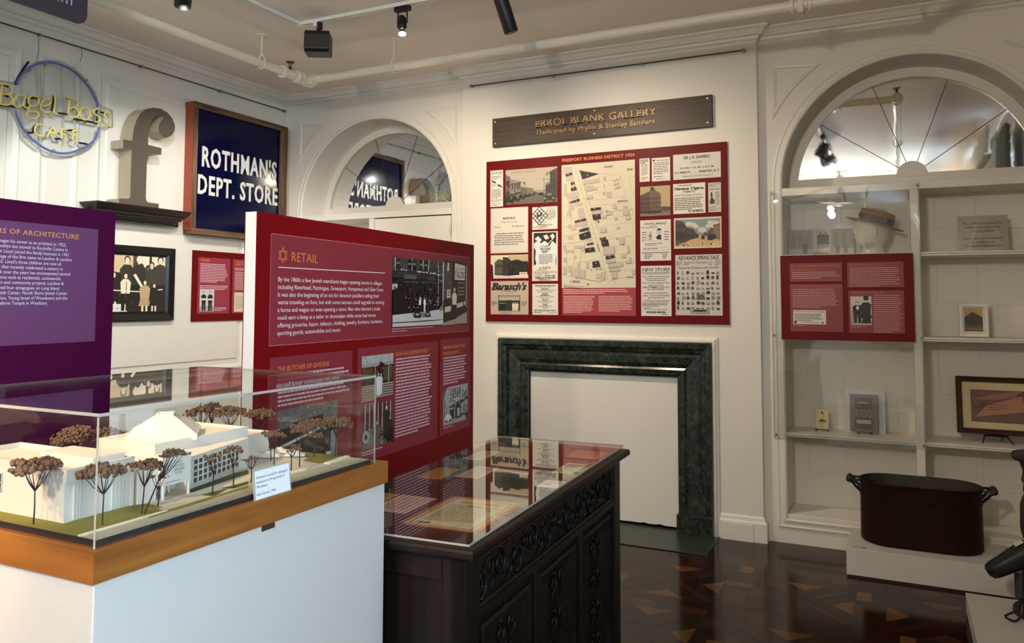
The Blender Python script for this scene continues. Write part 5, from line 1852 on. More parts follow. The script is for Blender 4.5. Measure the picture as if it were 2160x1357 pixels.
def standing(name, label, o, width, height, mboard, t=.045):
    th = thing(name, label, 'panel', (o + UR * width / 2 - NRM * t / 2))
    p = lambda u, d, z: o + UR * u - NRM * d + UZ * z
    mb = MB()
    for u0, u1, d0, d1, z0, z1 in ((0.0, width, .003, t - .003, 0, height),):
        mb.add([p(u0, d0, z0), p(u1, d0, z0), p(u1, d1, z0), p(u0, d1, z0), p(u0, d0, z1), p(u1, d0, z1), p(u1, d1, z1), p(u0, d1, z1)], [(0, 3, 2, 1), (4, 5, 6, 7), (0, 1, 5, 4), (1, 2, 6, 5), (2, 3, 7, 6), (3, 0, 4, 7)])
    mb.build('core', M['white'], th)
    for d0, d1 in ((0, .0028), (t - .0028, t)):
        mb = MB()
        mb.add([p(0, d0, 0), p(width, d0, 0), p(width, d1, 0), p(0, d1, 0), p(0, d0, height), p(width, d0, height), p(width, d1, height), p(0, d1, height)], [(0, 3, 2, 1), (4, 5, 6, 7), (0, 1, 5, 4), (1, 2, 6, 5), (2, 3, 7, 6), (3, 0, 4, 7)])
        mb.build('facing', mboard, th)
    return th


rt = standing('exhibition_panel', 'tall crimson free-standing panel headed RETAIL beside the dark sideboard', RO, 1.452, 1.808, M['redretail'])
TB, OR, WT = rgb(130, 38, 52), rgb(206, 122, 60), rgb(222, 206, 212)


def rart():
    return Art(RO, UR, UZ)


a = rart()
a.rect(.060, 1.418, 1.407, 1.750, TB).frame(.060, 1.418, 1.407, 1.750, .0022, rgb(184, 100, 116))
sx, sy, sr = .116, 1.688, .024
for s_ in (1, -1):
    tri = [(sx + sr * cos(radians(90 * s_ + k * 120)) * .92, sy + sr * sin(radians(90 * s_ + k * 120))) for k in range(3)]
    a.line(tri + tri[:1], .0026, OR)
a.text('RETAIL', .157, 1.672, .0275, OR, w=.132)
a.line([(.095, 1.651), (.692, 1.654)], .0028, WT)
lines = [('By the 1860s a few Jewish merchants began opening stores in villages', .672), ('including Riverhead, Patchogue, Greenport, Hempstead and Glen Cove.', .683), ('It was also the beginning of an era for itinerant peddlers selling their', .654), ('wares traveling on foot, but with some success could upgrade to owning', .689),
         ('a horse and wagon or even opening a store. Men who learned a trade', .662), ('could earn a living as a tailor or shoemaker while some had stores', .632), ('offering groceries, liquor, tobacco, clothing, jewelry, furniture, hardware,', .680), ('sporting goods, automobiles and more.', .418)]
for i, (t, xr) in enumerate(lines):
    a.text(t, .096, 1.6095 - i * .0229, .0128, WT, w=xr - .096, bold=.008)
a.greek(.745, 1.449, .32, 1, .008, rgb(200, 150, 160), seed=1, last=1).greek(.745, 1.440, .11, 1, .008, rgb(200, 150, 160), seed=2, last=1).greek(1.15, 1.455, .11, 1, .008, rgb(200, 150, 160), seed=3, last=1)
a.build('text_block', rt)

# photograph: dark shop front with people and toy cars
a = rart()
x0, z0, x1, z1 = .742, 1.455, 1.147, 1.718


def ph(x, y):
    """crop pixel of the two photographs to panel coordinates"""
    t = (x - 55) / (905 - 55)
    if x <= 905:
        u = .742 + .405 * (t * (1.0 + .12 * (1 - t)))
    else:
        u = 1.147 + .230 * (x - 905) / (1300 - 905)
    yt = 98 + (x - 55) * (190 - 98) / (1290 - 55)
    yb = 1290 + (x - 55) * (1195 - 1290) / (1305 - 55)
    return (u, 1.455 + .263 * (yb - y) / (yb - yt))


pp_ = lambda pts, c: a.poly([ph(*p) for p in pts], c)
pl_ = lambda pts, w, c: a.line([ph(*p) for p in pts], w, c)
a.rect(x0, z0, x1, z1, K(26))
pp_([(55, 100), (905, 165), (905, 390), (640, 370), (55, 330)], K(66))
for x, w in ((110, 55), (275, 60), (350, 58), (465, 55), (545, 55)):
    pp_([(x, 118 + x * .07), (x + w, 118 + x * .07), (x + w, 310 + x * .06), (x, 310 + x * .06)], K(28))
    pp_([(x + 5, 180 + x * .06), (x + w - 5, 180 + x * .06), (x + w - 5, 215 + x * .06), (x + 5, 215 + x * .06)], K(120))
for x in (95, 340, 525, 628):
    pl_([(x, 105 + x * .06), (x - (0 if x < 600 else 10), 330)], .0045, K(205))
pl_([(170, 318), (262, 326)], .006, K(200))
pl_([(415, 342), (612, 356)], .006, K(210))
pl_([(640, 362), (765, 368)], .006, K(206))
pl_([(655, 365), (636, 450)], .004, K(190))
pl_([(806, 160), (812, 500), (812, 910)], .0055, K(196))
pl_([(780, 390), (900, 396)], .006, K(196))
pp_([(55, 340), (765, 400), (765, 470), (55, 440)], K(52))
pp_([(220, 400), (410, 410), (410, 470), (220, 468)], K(92))
pp_([(610, 430), (760, 440), (760, 490), (610, 490)], K(60))
pp_([(210, 505), (770, 515), (770, 540), (500, 535), (320, 540), (210, 528)], K(78))
pp_([(55, 560), (148, 555), (110, 650), (70, 665), (55, 655)], K(190))
pp_([(835, 475), (895, 470), (895, 530), (835, 530)], K(120))
pp_([(590, 625), (695, 622), (695, 690), (590, 680)], K(48))
pl_([(600, 640), (690, 638)], .004, K(120))
g_ = random.Random(4)
for i in range(60):
    x, y = g_.uniform(270, 800), g_.uniform(780, 960)
    v = g_.choice((30, 60, 90, 130, 170))
    pp_([(x, y), (x + g_.uniform(10, 34), y + g_.uniform(-5, 5)), (x + g_.uniform(10, 30), y + g_.uniform(10, 34)), (x, y + g_.uniform(10, 24))], K(v))
a.grain(.745, 1.50, 1.14, 1.64, 210, 14, 62, .010, 8).grain(.745, 1.64, 1.14, 1.716, 120, 30, 100, .008, 9)
pp_([(55, 1090), (250, 1060), (330, 1050), (640, 1010), (905, 960), (905, 1225), (55, 1290)], K(196))
pp_([(820, 960), (905, 860), (905, 980), (830, 1010)], K(120))
pp_([(55, 1215), (600, 1165), (900, 1140), (900, 1150), (600, 1185), (55, 1230)], K(40))
pp_([(330, 1060), (500, 1030), (660, 1060), (660, 1110), (480, 1120), (350, 1110)], K(120))
for cx_, s_ in ((420, 1.05), (598, .9)):
    yb_ = 1140 if cx_ < 500 else 1120
    pp_([(cx_ - 55 * s_, yb_ - 10), (cx_ + 55 * s_, yb_ - 10), (cx_ + 50 * s_, yb_ - 70 * s_), (cx_ + 30 * s_, yb_ - 125 * s_), (cx_ - 28 * s_, yb_ - 125 * s_), (cx_ - 50 * s_, yb_ - 70 * s_)], K(26))
    pp_([(cx_ - 25 * s_, yb_ - 80 * s_), (cx_ + 28 * s_, yb_ - 80 * s_), (cx_ + 24 * s_, yb_ - 50 * s_), (cx_ - 22 * s_, yb_ - 50 * s_)], K(176))
for x, y, h, c in ((462, 1030, 265, 230), (540, 1020, 250, 236), (235, 1000, 230, 226)):
    u, v = ph(x, y)
    H = ph(x, y - h)[1] - v
    a.person(u, v, H, K(c), K(210), K(200 if x == 462 else 60), legs=K(20) if x != 540 else K(226), w=1.25)
pp_([(55, 680), (170, 690), (250, 820), (270, 1000), (230, 1050), (55, 1060)], K(20))
a.build('photograph', rt, M['printgloss'])
# photograph: tailor in his doorway
a = rart()
a.rect(1.150, z0 + .003, 1.376, z1 + .005, SEP(58, .1))
pp_([(905, 165), (925, 168), (920, 1200), (905, 1205)], SEP(180, .08))
pp_([(925, 170), (1060, 175), (1060, 800), (920, 800)], SEP(70, .12))
pp_([(985, 175), (1003, 175), (1000, 320), (975, 320)], SEP(210))
pp_([(1080, 180), (1095, 182), (1095, 480), (1080, 480)], SEP(40))
pp_([(1098, 182), (1270, 225), (1268, 470), (1098, 465)], SEP(206, .1))
u, v = ph(1105, 440)
a.text('TAILORS', u, v + .002, .028, SEP(40), w=.092, bold=.02)
u, v = ph(1108, 300)
a.text('LADIES & GENTS', u, v, .012, SEP(90), w=.088)
pp_([(1098, 480), (1270, 480), (1270, 740), (1098, 760)], SEP(36))
for y in (520, 600, 660, 715):
    pl_([(1150, y), (1262, y - 4)], .006, SEP(120))
pp_([(972, 635), (1026, 632), (1026, 765), (972, 780)], SEP(210))
for y in (665, 700, 735):
    pl_([(980, y), (1020, y - 3)], .004, SEP(60))
pp_([(910, 830), (1290, 800), (1300, 990), (1100, 1100), (910, 1200)], SEP(30))
pp_([(940, 935), (1038, 910), (1036, 1000), (940, 1028)], SEP(190))
pp_([(1130, 870), (1236, 838), (1236, 910), (1132, 945)], SEP(186))
pp_([(1250, 830), (1276, 822), (1276, 885), (1250, 893)], SEP(186))
pp_([(910, 1205), (1100, 1130), (1305, 1000), (1305, 1195), (915, 1230)], SEP(150, .12))
pp_([(1280, 225), (1300, 230), (1300, 940), (1282, 920)], SEP(150))
u, v = ph(1092, 1130)
a.person(u, v, .135, SEP(206), SEP(196), SEP(190), legs=SEP(20), w=1.35)
a.build('photograph', rt, M['printgloss'])

a = rart()
a.rect(.066, .93, .490, 1.384, TB)
a.text('THE BUTCHER OF QUOGUE', .101, 1.3415, .0135, OR, w=.257, bold=.015)
BT = rgb(206, 176, 184)
a.greek(.105, 1.331, .37, 8, .0125, BT, seed=8, hh=.5)
a.build('text_block', rt)
a = rart()
x0, z0, x1, z1 = .105, .96, .406, 1.226
a.rect(x0, z0, x1, z1, K(40)).rect(x0, 1.17, x1, z1, K(112))
a.greek(x0, z1 - .002, x1 - x0, 8, .0072, K(84), seed=3, hh=.6, last=1).grain(x0, 1.16, x1, z1, 120, 70, 150, .007, 2).grain(x0, z0, x1, 1.10, 150, 20, 90, .010, 4)
a.poly([(.18, 1.150), (.33, 1.158), (.33, 1.190), (.18, 1.182)], K(30)).text('QUOGUE MARKET', .205, 1.160, .018, K(214), w=.10)
a.poly([(x0, 1.118), (x1, 1.165), (x1, 1.160), (x0, 1.108)], K(210)).poly([(x0, 1.07), (x1, 1.14), (x1, 1.158), (x0, 1.105)], K(24))
a.text('MEATS & VEG.', .13, 1.082, .013, K(150), w=.09).poly([(.13, 1.065), (.215, 1.078), (.215, 1.071), (.13, 1.058)], K(196))
a.rects([(x0, z0, .122, 1.06), (.206, .97, .212, 1.075), (.236, .97, .241, 1.08), (.372, .97, .406, 1.13)], K(140))
a.rect(.125, .99, .205, 1.055, K(64)).rect(.346, 1.03, .372, 1.065, K(196)).text('OLD', .348, 1.035, .018, K(50), w=.022, bold=.03)
for x, h, c in ((.145, .075, 210), (.165, .085, 206), (.185, .092, 220), (.2, .088, 226), (.222, .08, 216), (.238, .088, 210)):
    a.person(x, .968, h, K(c), K(190), K(40), w=1.5)
for x, h in ((.33, .085), (.36, .092), (.385, .085)):
    a.person(x, .962, h, K(26), K(196), K(30), w=1.6)
a.rect(x0, z0, x1, .968, K(120))
a.build('photograph', rt, M['printgloss'])

a = rart()
a.rect(.521, .99, 1.108, 1.388, TB)
a.text('ELIAS AND JENNIE PATIKY', .774, 1.3455, .0145, OR, w=.257, bold=.015)
a.greek(.776, 1.336, .285, 25, .01195, BT, seed=12, hh=.5)
a.greek(.548, 1.203, .12, 1, .008, BT, seed=2).greek(.552, 1.026, .15, 2, .009, BT, seed=3)
a.build('text_block', rt)
a = rart()
x0, z0, x1, z1 = .548, 1.206, .757, 1.358
a.rect(x0, z0, x1, z1, SEP(48, .2)).rect(x0, 1.326, x1, z1, K(176)).rect(x0, 1.318, x1, 1.330, K(150)).poly([(.665, 1.335), (.70, 1.322), (.69, 1.31), (.655, 1.315)], K(20))
a.grain(x0, 1.25, x1, 1.32, 90, 20, 110, .010, 3, .2).grain(x0, 1.325, x1, z1, 40, 150, 190, .010, 4)
a.rects([(x0, 1.206 + i * .0085, x1, 1.2115 + i * .0085) for i in range(6)], SEP(150, .12)).rects([(.56, 1.262, .62, 1.312), (.69, 1.262, .752, 1.312)], SEP(70, .25))
a.rects([(.632, 1.255, .637, 1.325), (.722, 1.255, .728, 1.325)], K(150)).person(.655, 1.212, .083, K(222), K(200), K(60), legs=K(226), w=1.4).person(.672, 1.214, .078, K(206), K(200), K(60), legs=K(210), w=1.2)
a.build('photograph', rt, M['printgloss'])
a = rart()
x0, z0, x1, z1 = .552, 1.032, .761, 1.185
a.rect(x0, z0, x1, z1, SEP(146, .12)).rects([(.57 + i * .028, 1.09, .576 + i * .028, 1.185) for i in range(7)], SEP(170, .1)).rect(x0, z0, x1, 1.06, SEP(96, .2))
a.grain(x0, z0, x1, 1.10, 90, 50, 150, .012, 6, .14)
for x, h, c in ((.60, .075, 120), (.65, .09, 90), (.735, .1, 44)):
    a.person(x, 1.034, h, SEP(c), SEP(196), SEP(60), w=2.0)
a.person(.712, 1.05, .125, SEP(40), SEP(200), SEP(30), w=1.6)
a.disc(.578, 1.075, .022, SEP(170)).disc(.578, 1.075, .010, SEP(60)).poly([(.70, 1.05), (.761, 1.03), (.761, 1.09), (.73, 1.10)], SEP(34))
a.build('photograph', rt, M['printgloss'])

a = rart()
a.rect(1.133, .995, 1.420, 1.392, TB)
a.text('SELLING MORE THAN', 1.159, 1.350, .0135, OR, w=.205, bold=.015).text('MANISCHEWITZ', 1.159, 1.325, .0135, OR, w=.15, bold=.015)
a.greek(1.160, 1.315, .225, 10, .0119, BT, seed=5, hh=.5).greek(1.163, 1.023, .14, 1, .008, BT, seed=6)
a.build('text_block', rt)
a = rart()
x0, z0, x1, z1 = 1.161, 1.030, 1.393, 1.188
a.rect(x0, z0, x1, z1, K(176)).poly([(x0, z0), (x1, z0), (x1, 1.05), (x0, 1.06)], K(150)).poly([(x0, 1.065), (x0, 1.15), (1.20, 1.188), (x1, 1.188), (x1, 1.07), (1.25, 1.055)], K(160))
a.rects([(1.225 + i * .021, 1.135, 1.236 + i * .021, 1.178) for i in range(5)], K(60)).rects([(1.335, 1.13, 1.385, 1.165)], K(110)).poly([(1.215, 1.105), (1.335, 1.125), (1.335, 1.105), (1.215, 1.085)], K(34)).poly([(1.33, 1.12), (x1, 1.132), (x1, 1.118), (1.33, 1.106)], K(40))
a.grain(x0, 1.06, x1, z1, 120, 110, 200, .010, 7)
a.rects([(1.22, 1.05, 1.262, 1.09), (1.27, 1.048, 1.325, 1.10)], K(30)).rects([(1.29, 1.055, 1.315, 1.09)], K(170)).rects([(1.345, 1.06, 1.385, 1.10)], K(120)).poly([(1.17, 1.05), (1.24, 1.048), (1.235, 1.062), (1.215, 1.075), (1.19, 1.074), (1.172, 1.064)], K(206)).rects([(1.18, 1.044, 1.195, 1.052), (1.22, 1.044, 1.234, 1.052)], K(30)).rect(1.375, 1.03, x1, 1.06, K(30)).line([(1.172, 1.06), (1.172, 1.188)], .004, K(40))
a.build('photograph', rt, M['printgloss'])

# =================================================================== purple panel at the left
PO = Vector((-1.979, 1.506, 0)) - UR * 1.60
pu = standing('exhibition_panel', 'tall dark purple free-standing panel about architecture at the left behind the model', PO, 1.60, 1.799, M['purpleboard'])
a = Art(PO, UR, UZ)
LB = rgb(102, 58, 100)
a.rect(.10, 1.440, 1.545, 1.746, LB)
a.build('text_field', pu)
a = Art(PO, UR, UZ, base=.0012)
W2 = rgb(214, 204, 222)
a.text('YEARS OF ARCHITECTURE', 1.485, 1.7145, .0120, rgb(206, 142, 92), w=.262, al='r', bold=.02, space=1.08)
ends = [472, 485, 495, 522, 437, 452, 510, 440, 463, 428, 495, 495, 345]
tx = ['began his career as an architect in 1922,', 'Brooklyn but moved to Rockville Centre in', 'son Lloyd joined the family business in 1961', 'change of the firm name to Landow & Landow', "1965. Lloyd's three children are now all", 'firm that recently celebrated a century in', 'work over the years has encompassed several', 'a focus such as residential, commercial,', 'education and community projects. Landow &', 'designed four synagogues on Long Island', 'Jewish Center, North Shore Jewish Center', 'Station, Young Israel of Woodmere and the', 'Reform Temple in Westbury.']
for i, (e, t) in enumerate(zip(ends, tx)):
    r_ = 1.60 - .152 - (472 - e) * .00037
    _, _, w_ = text_geo(t)
    a.text(t, r_, 1.6925 - i * .0127, .0082, W2, w=w_ * .0076, al='r', bold=.008)
a.build('lettering', pu)

# dark rounded banner hanging above the purple panel
bx = -3.2
b0 = at(184, 55, 'x', bx)
bn = thing('hanging_banner', 'dark plum hanging sign with rounded corner at the top left under the ceiling', 'sign', (bx, b0.y - .6, b0.z))
zt = b0.z + .36
R_ = .045
pts = [(b0.y - R_ + R_ * cos(t), b0.z + R_ + R_ * sin(t)) for t in [-pi / 2 + i * pi / 2 / 6 for i in range(7)]] + [(b0.y - R_ + R_ * cos(t), zt - R_ + R_ * sin(t)) for t in [i * pi / 2 / 6 for i in range(7)]]
yl = b0.y - 1.30
pts += [(yl + R_ + R_ * cos(t), zt - R_ + R_ * sin(t)) for t in [pi / 2 + i * pi / 2 / 6 for i in range(7)]] + [(yl + R_ + R_ * cos(t), b0.z + R_ + R_ * sin(t)) for t in [pi + i * pi / 2 / 6 for i in range(7)]]
MB().prism([(bx - .02, y, z) for y, z in pts], (.02, 0, 0)).build('board', M['bannerback'], bn, bevel=.003)
e = at(152, 12, 'x', bx)
s_ = at(123, 4, 'x', bx)
art = Art((bx, 0, 0), UY, UZ, base=.0006)
art.text('museum', e.y, e.z, .052, rgb(176, 160, 170), w=.25, al='r')
art.build('lettering', bn)
for i, y in enumerate((yl + .2, b0.y - .2)):
    MB().tube([(bx - .01, y, zt - .01), (bx - .01, y, ZC)], .002, 6).build('hanging_wire', M['rod'], bn)

# =================================================================== display plinth, model and case
MB.fit = (.884, .1798)
PLX0, PLX1, PLY0, PLY1, ZR = -1.915, -1.250, .930, 1.800, 1.120
dp = thing('display_plinth', 'tall white display plinth with oak rim carrying the architectural model', 'plinth', (-1.58, 1.36, 0))
MB().box(PLX0 + .008, PLX1 - .006, PLY0 + .006, PLY1 - .006, -.2034, 1.066).build('body', M['plinth'], dp, bevel=.002)
w_ = .030
for (xa, ya), (xb, yb), (ix, iy) in (((PLX0, PLY0), (PLX1, PLY0), (1, 1)), ((PLX1, PLY0), (PLX1, PLY1), (-1, 1)), ((PLX1, PLY1), (PLX0, PLY1), (-1, -1)), ((PLX0, PLY1), (PLX0, PLY0), (1, -1))):
    sx = 1 if xb >= xa else -1
    sy = 1 if yb >= ya else -1
    if ya == yb:
        q_ = [(xa, ya), (xb, yb), (xb - sx * w_, yb + iy * w_), (xa + sx * w_, ya + iy * w_)]
    else:
        q_ = [(xa, ya), (xb, yb), (xb + ix * w_, yb - sy * w_), (xa + ix * w_, ya + sy * w_)]
    MB().prism([(x, y, 1.064) for x, y in q_], (0, 0, ZR - 1.064)).build('oak_rim', M['oakfront'] if ya == yb else M['oak'], dp)
MB().box(PLX0 + .029, PLX1 - .029, PLY0 + .029, PLY1 - .029, 1.066, 1.1185).build('deck', M['modelbase'], dp)
MB().box(PLX1 - .0062, PLX1 - .0050, 1.335, 1.375, 1.050, 1.066).build('catch', M['steel'], dp)

GZ = 1.1315
c1 = lambda a, b: at(a / 2.826, 760 + b / 2.826, 'z', GZ)
c2 = lambda a, b: at(380 + a / 3.393, 780 + b / 3.393, 'z', GZ)
c3 = lambda a, b: at(200 + a / 5.218, 830 + b / 5.218, 'z', GZ)
md = thing('architectural_model', 'white architectural model of a synagogue with dried-plant trees inside the clear case', 'model', (-1.58, 1.35, 1.1187))
BX0, BX1, BY0, BY1 = -1.898, -1.271, .950, 1.748
MB().box(BX0, BX1, BY0, BY1, 1.1187, GZ).build('base_board', M['modelbase'], md)


def patch(pts, m, lift, name):
    P = []
    for p in pts:
        P.append((min(BX1 - .001, max(BX0 + .001, p.x)), min(BY1 - .001, max(BY0 + .001, p.y)), GZ))
    MB().prism(P, (0, 0, lift)).build(name, M[m], md)


MB().box(BX0 + .002, BX1 - .002, BY0 + .002, BY1 - .002, GZ, GZ + .0006).build('paving', M['paving'], md)
patch([c1(-260, 940), c1(-260, 860), c1(0, 905), c1(380, 978), c1(775, 868), c1(880, 860), c1(970, 880), c1(935, 890), c1(985, 903), c1(430, 1062), c1(300, 1050)], 'turf', .0012, 'lawn')
patch([c1(440, 1064), c1(980, 906), c2(470, 838), c2(770, 760), c2(1000, 700), c2(1230, 640), c2(1400, 650), c1(600, 1130)], 'road', .0012, 'road')
patch([c3(1040, 1062), c3(1560, 880), c3(1690, 846), c3(1690, 890), c3(1400, 985), c3(1060, 1098)], 'turfshaded', .0012, 'lawn')  # lawn by the window grid, in the turf with shade painted in
patch([c3(1180, 1125), c3(1300, 1090), c3(1460, 1058), c3(1310, 1137)], 'turfshaded', .0014, 'lawn')
patch([c3(1400, 1052), c3(1690, 975), c3(1690, 1000), c3(1530, 1052)], 'turfshaded', .0014, 'lawn')
patch([c3(560, 1365), c3(900, 1262), c3(1690, 1018), c3(1690, 1048), c3(900, 1290), c3(600, 1380)], 'turf', .0016, 'verge')
patch([c2(690, 590), c2(880, 588), c2(1215, 618), c2(1000, 676), c2(880, 655), c2(920, 630)], 'turf', .0014, 'lawn')
patch([c2(1030, 676), c2(1190, 622), c2(1222, 626), c2(1066, 680)], 'kerb', .0040, 'kerb')
patch([c2(770, 756), c2(905, 722), c2(900, 716), c2(770, 742)], 'kerb', .0040, 'kerb')
patch([c1(432, 1060), c1(980, 903), c1(1000, 905), c1(452, 1066)], 'kerb', .0030, 'kerb')


def block(name, x0, x1, y0, y1, z1, par=.010, z0=GZ):
    """card building with a parapet round a sunk roof"""
    mb = MB()
    t = .005
    mb.box(x0, x1, y0, y1, z0, z1 - par)
    mb.sweep([(x0, y0), (x1, y0), (x1, y1), (x0, y1)], [(0, z1 - par), (0, z1), (t, z1), (t, z1 - par)], lambda u, v, h: (u, v, h), closed=True)
    return mb.build(name, M['modelwhite'], md)


A_ = block('building', -1.792, -1.422, .992, 1.141, 1.231)
mb = MB()
for y in (1.010, 1.016, 1.022, 1.092, 1.100, 1.108, 1.116, 1.124):
    mb.box(-1.4222, -1.4195, y, y + .0028, GZ + .003, 1.205)
mb.box(-1.4222, -1.418, .992, 1.141, 1.207, 1.231)
mb.box(-1.4222, -1.4185, 1.134, 1.141, GZ, 1.231)
mb.build('pilasters', M['modelwhite'], A_)
mb = MB().box(-1.640, -1.612, .9912, .9922, 1.172, 1.206)
mb.build('window', M['modelwindow'], A_)
mb = MB()
for k in range(4):
    mb.box(-1.641 + k * .0095, -1.6395 + k * .0095, .9902, .9914, 1.171, 1.207)
for k in range(3):
    mb.box(-1.641, -1.611, .9902, .9914, 1.171 + k * .0175, 1.1725 + k * .0175)
mb.build('window_bars', M['modelwhite'], A_)
MB().box(-1.60, -1.436, 1.060, 1.132, 1.2215, 1.240).build('roof_box', M['modelwhite'], A_)
MB().box(-1.62, -1.440, 1.141, 1.149, GZ, 1.205).build('link_block', M['modelwhite'], md)
mb = MB()
for k in range(5):
    mb.box(-1.440, -1.432, 1.141, 1.149, GZ + .004 + k * .014, GZ + .006 + k * .014)
mb.build('link_steps', M['modelwhite'], md)
block('building', -1.60, -1.415, 1.149, 1.193, 1.200, par=.004)
block('building', -1.60, -1.468, 1.193, 1.288, 1.206, par=.004)
sb = MB().box(-1.436, -1.397, 1.194, 1.266, 1.161, 1.222).build('entrance_board', M['modelwhite'], md)
art = Art((-1.397, 0, 0), UY, UZ, base=.0003)
g_ = random.Random(8)
for r, (y0, y1) in enumerate(((1.222, 1.240), (1.214, 1.246), (1.220, 1.246), (1.222, 1.240))):
    z = 1.2035 - r * .0075
    y = y0
    while y < y1:
        w = g_.choice((.0022, .0030, .0034))
        k = g_.random()
        art.rects([(y, z + .0040, y + w, z + .0048)], rgb(120, 130, 138))
        art.rects([(y + w - .0008, z, y + w, z + .0048)], rgb(120, 130, 138))
        if k < .6:
            art.rects([(y, z, y + (w if k < .3 else .0008), z + (.0008 if k < .3 else .0030))], rgb(120, 130, 138))
        y += w + .0012
art.rects([(1.198, 1.1785, 1.2025, 1.1795), (1.2045, 1.1785, 1.209, 1.1795)], rgb(70, 76, 84))
art.greek(1.197, 1.1685, .066, 1, .0032, rgb(120, 130, 138), seed=3)
art.mb.build('lettering', M['print'], sb)
for y in (1.197, 1.263):
    MB().tube([(-1.400, y, GZ), (-1.400, y, 1.1612)], .0035, 10).build('post', M['modelwhite'], md)
for y in (1.235, 1.245, 1.255):
    MB().tube([(-1.45, y, GZ), (-1.45, y, 1.1612)], .0022, 8).build('post', M['modelwhite'], md)
MB().box(-1.468, -1.436, 1.194, 1.266, 1.161, 1.165).build('canopy', M['modelwhite'], md)
# block with the square window grid
F0, F1 = Vector((-1.424, 1.287, 0)), Vector((-1.490, 1.532, 0))
fd = (F1 - F0).normalized()
fn = Vector((fd.y, -fd.x, 0))
zt = 1.204
mb = MB()
q = [F0, F1, Vector((-1.545, 1.532, 0)), Vector((-1.510, 1.287, 0))]
mb.prism([Vector((p.x, p.y, GZ)) for p in q], (0, 0, zt - GZ))
gb = mb.build('building', M['modelwhite'], md)
mb = MB()
for r in range(4):
    for k in range(10):
        u = .017 + k * .0195
        z = GZ + .0125 + r * .0135
        c_ = F0 + fd * (u + .0065) + Vector((0, 0, z + .005))
        mb.obox(c_ + fn * .0002, fd * .0060, Vector((0, 0, .0048)), fn * .0006)
mb.build('window_grid', M['modelwindow'], gb)
mb = MB()
for r in range(5):
    z = GZ + .0105 + r * .0135
    mb.obox(F0 + fd * .111 + Vector((0, 0, z)) + fn * .001, fd * .102, Vector((0, 0, .0016)), fn * .0014)
for k in range(11):
    u = .0128 + k * .0195
    mb.obox(F0 + fd * u + Vector((0, 0, GZ + .0375)) + fn * .001, fd * .0016, Vector((0, 0, .0285)), fn * .0014)
mb.build('glazing_bars', M['modelwhite'], gb)
# main hall with the turned pyramid roof
block('hall', -1.700, -1.512, 1.268, 1.552, 1.228, par=.006)
pb = [Vector((-1.612, 1.270, 0)), Vector((-1.503, 1.379, 0)), Vector((-1.612, 1.490, 0)), Vector((-1.721, 1.379, 0))]
ctr = Vector((-1.612, 1.380, 0))
mb = MB()
lv = [(1.0, 1.222), (1.0, 1.2355), (.965, 1.2365), (.30, 1.272), (.26, 1.272), (.26, 1.279), (.22, 1.279), (.20, 1.276)]
vs = [ctr + (p - ctr) * s_ + Vector((0, 0, z)) for s_, z in lv for p in pb]
fs = [(i * 4 + k, i * 4 + (k + 1) % 4, (i + 1) * 4 + (k + 1) % 4, (i + 1) * 4 + k) for i in range(len(lv) - 1) for k in range(4)] + [tuple((len(lv) - 1) * 4 + k for k in range(4))]
mb.add(vs, fs)
mb.build('pyramid_roof', M['modelwhite'], md)
block('building', -1.72, -1.56, 1.556, 1.68, 1.196, par=.005)
# model cars
for (x, y, a_) in ((-1.470, 1.684, .5), (-1.518, 1.640, .5), (-1.540, 1.700, .45), (-1.560, 1.615, 1.3)):
    u = Vector((cos(a_), sin(a_), 0))
    v = Vector((-sin(a_), cos(a_), 0))
    o_ = Vector((x, y, GZ + .0008))
    pr = [(-.027, .002), (-.027, .009), (-.018, .0105), (-.012, .0165), (.006, .0165), (.014, .0105), (.026, .009), (.027, .002)]
    mb = MB().prism([o_ + u * p - v * .010 + Vector((0, 0, z)) for p, z in pr], v * .020)
    mb.build('model_car', M['modelwhite'], md, bevel=.0012)


def tree(x, y, h, r, seed, dense=1.0, lean=(0, 0), flat=.45):
    g = random.Random(seed)
    base = Vector((x, y, GZ + .0008))
    top = base + Vector((lean[0], lean[1], h))
    fork = base + (top - base) * .50 + Vector((g.uniform(-.002, .002), g.uniform(-.002, .002), 0))
    mb = MB()
    mb.tube([base, base + (fork - base) * .5 + Vector((g.uniform(-.001, .001), .0005, 0)), fork], [.0016, .0014, .0012], 6)
    ends = []
    nb = max(5, int(9 * dense))
    for k in range(nb):
        th = 2 * pi * k / nb + g.uniform(-.3, .3)
        q_ = r * sqrt(g.uniform(.15, 1.0)) * .85
        e_ = Vector((top.x + q_ * cos(th), top.y + q_ * sin(th), top.z - flat * r * (q_ / r) ** 2 - .25 * flat * r))
        m_ = fork + (e_ - fork) * .5 + Vector((0, 0, -.004))
        mb.tube([fork, m_, e_], [.0011, .0008, .0005], 5)
        ends.append(e_)
    t = mb.build('tree', M['twig'], md)
    mb = MB()
    cl = max(4, int(15 * dense))
    for e_ in ends:
        for j in range(cl):
            s_ = r * g.uniform(.065, .125)
            mb.ball((e_.x + g.gauss(0, .19) * r, e_.y + g.gauss(0, .19) * r, e_.z + g.uniform(-.10, .16) * r), s_, 6, 4, sz=g.uniform(.8, 1.2))
    if dense > .75:
        for j in range(70):
            th, q_ = g.uniform(0, 2 * pi), r * sqrt(g.random())
            mb.ball((top.x + q_ * cos(th), top.y + q_ * sin(th), top.z - flat * r * (q_ / r) ** 2 + g.uniform(-.16, .10) * r), r * g.uniform(.06, .12), 6, 4)
    mb.build('foliage', M['foliage'], t)


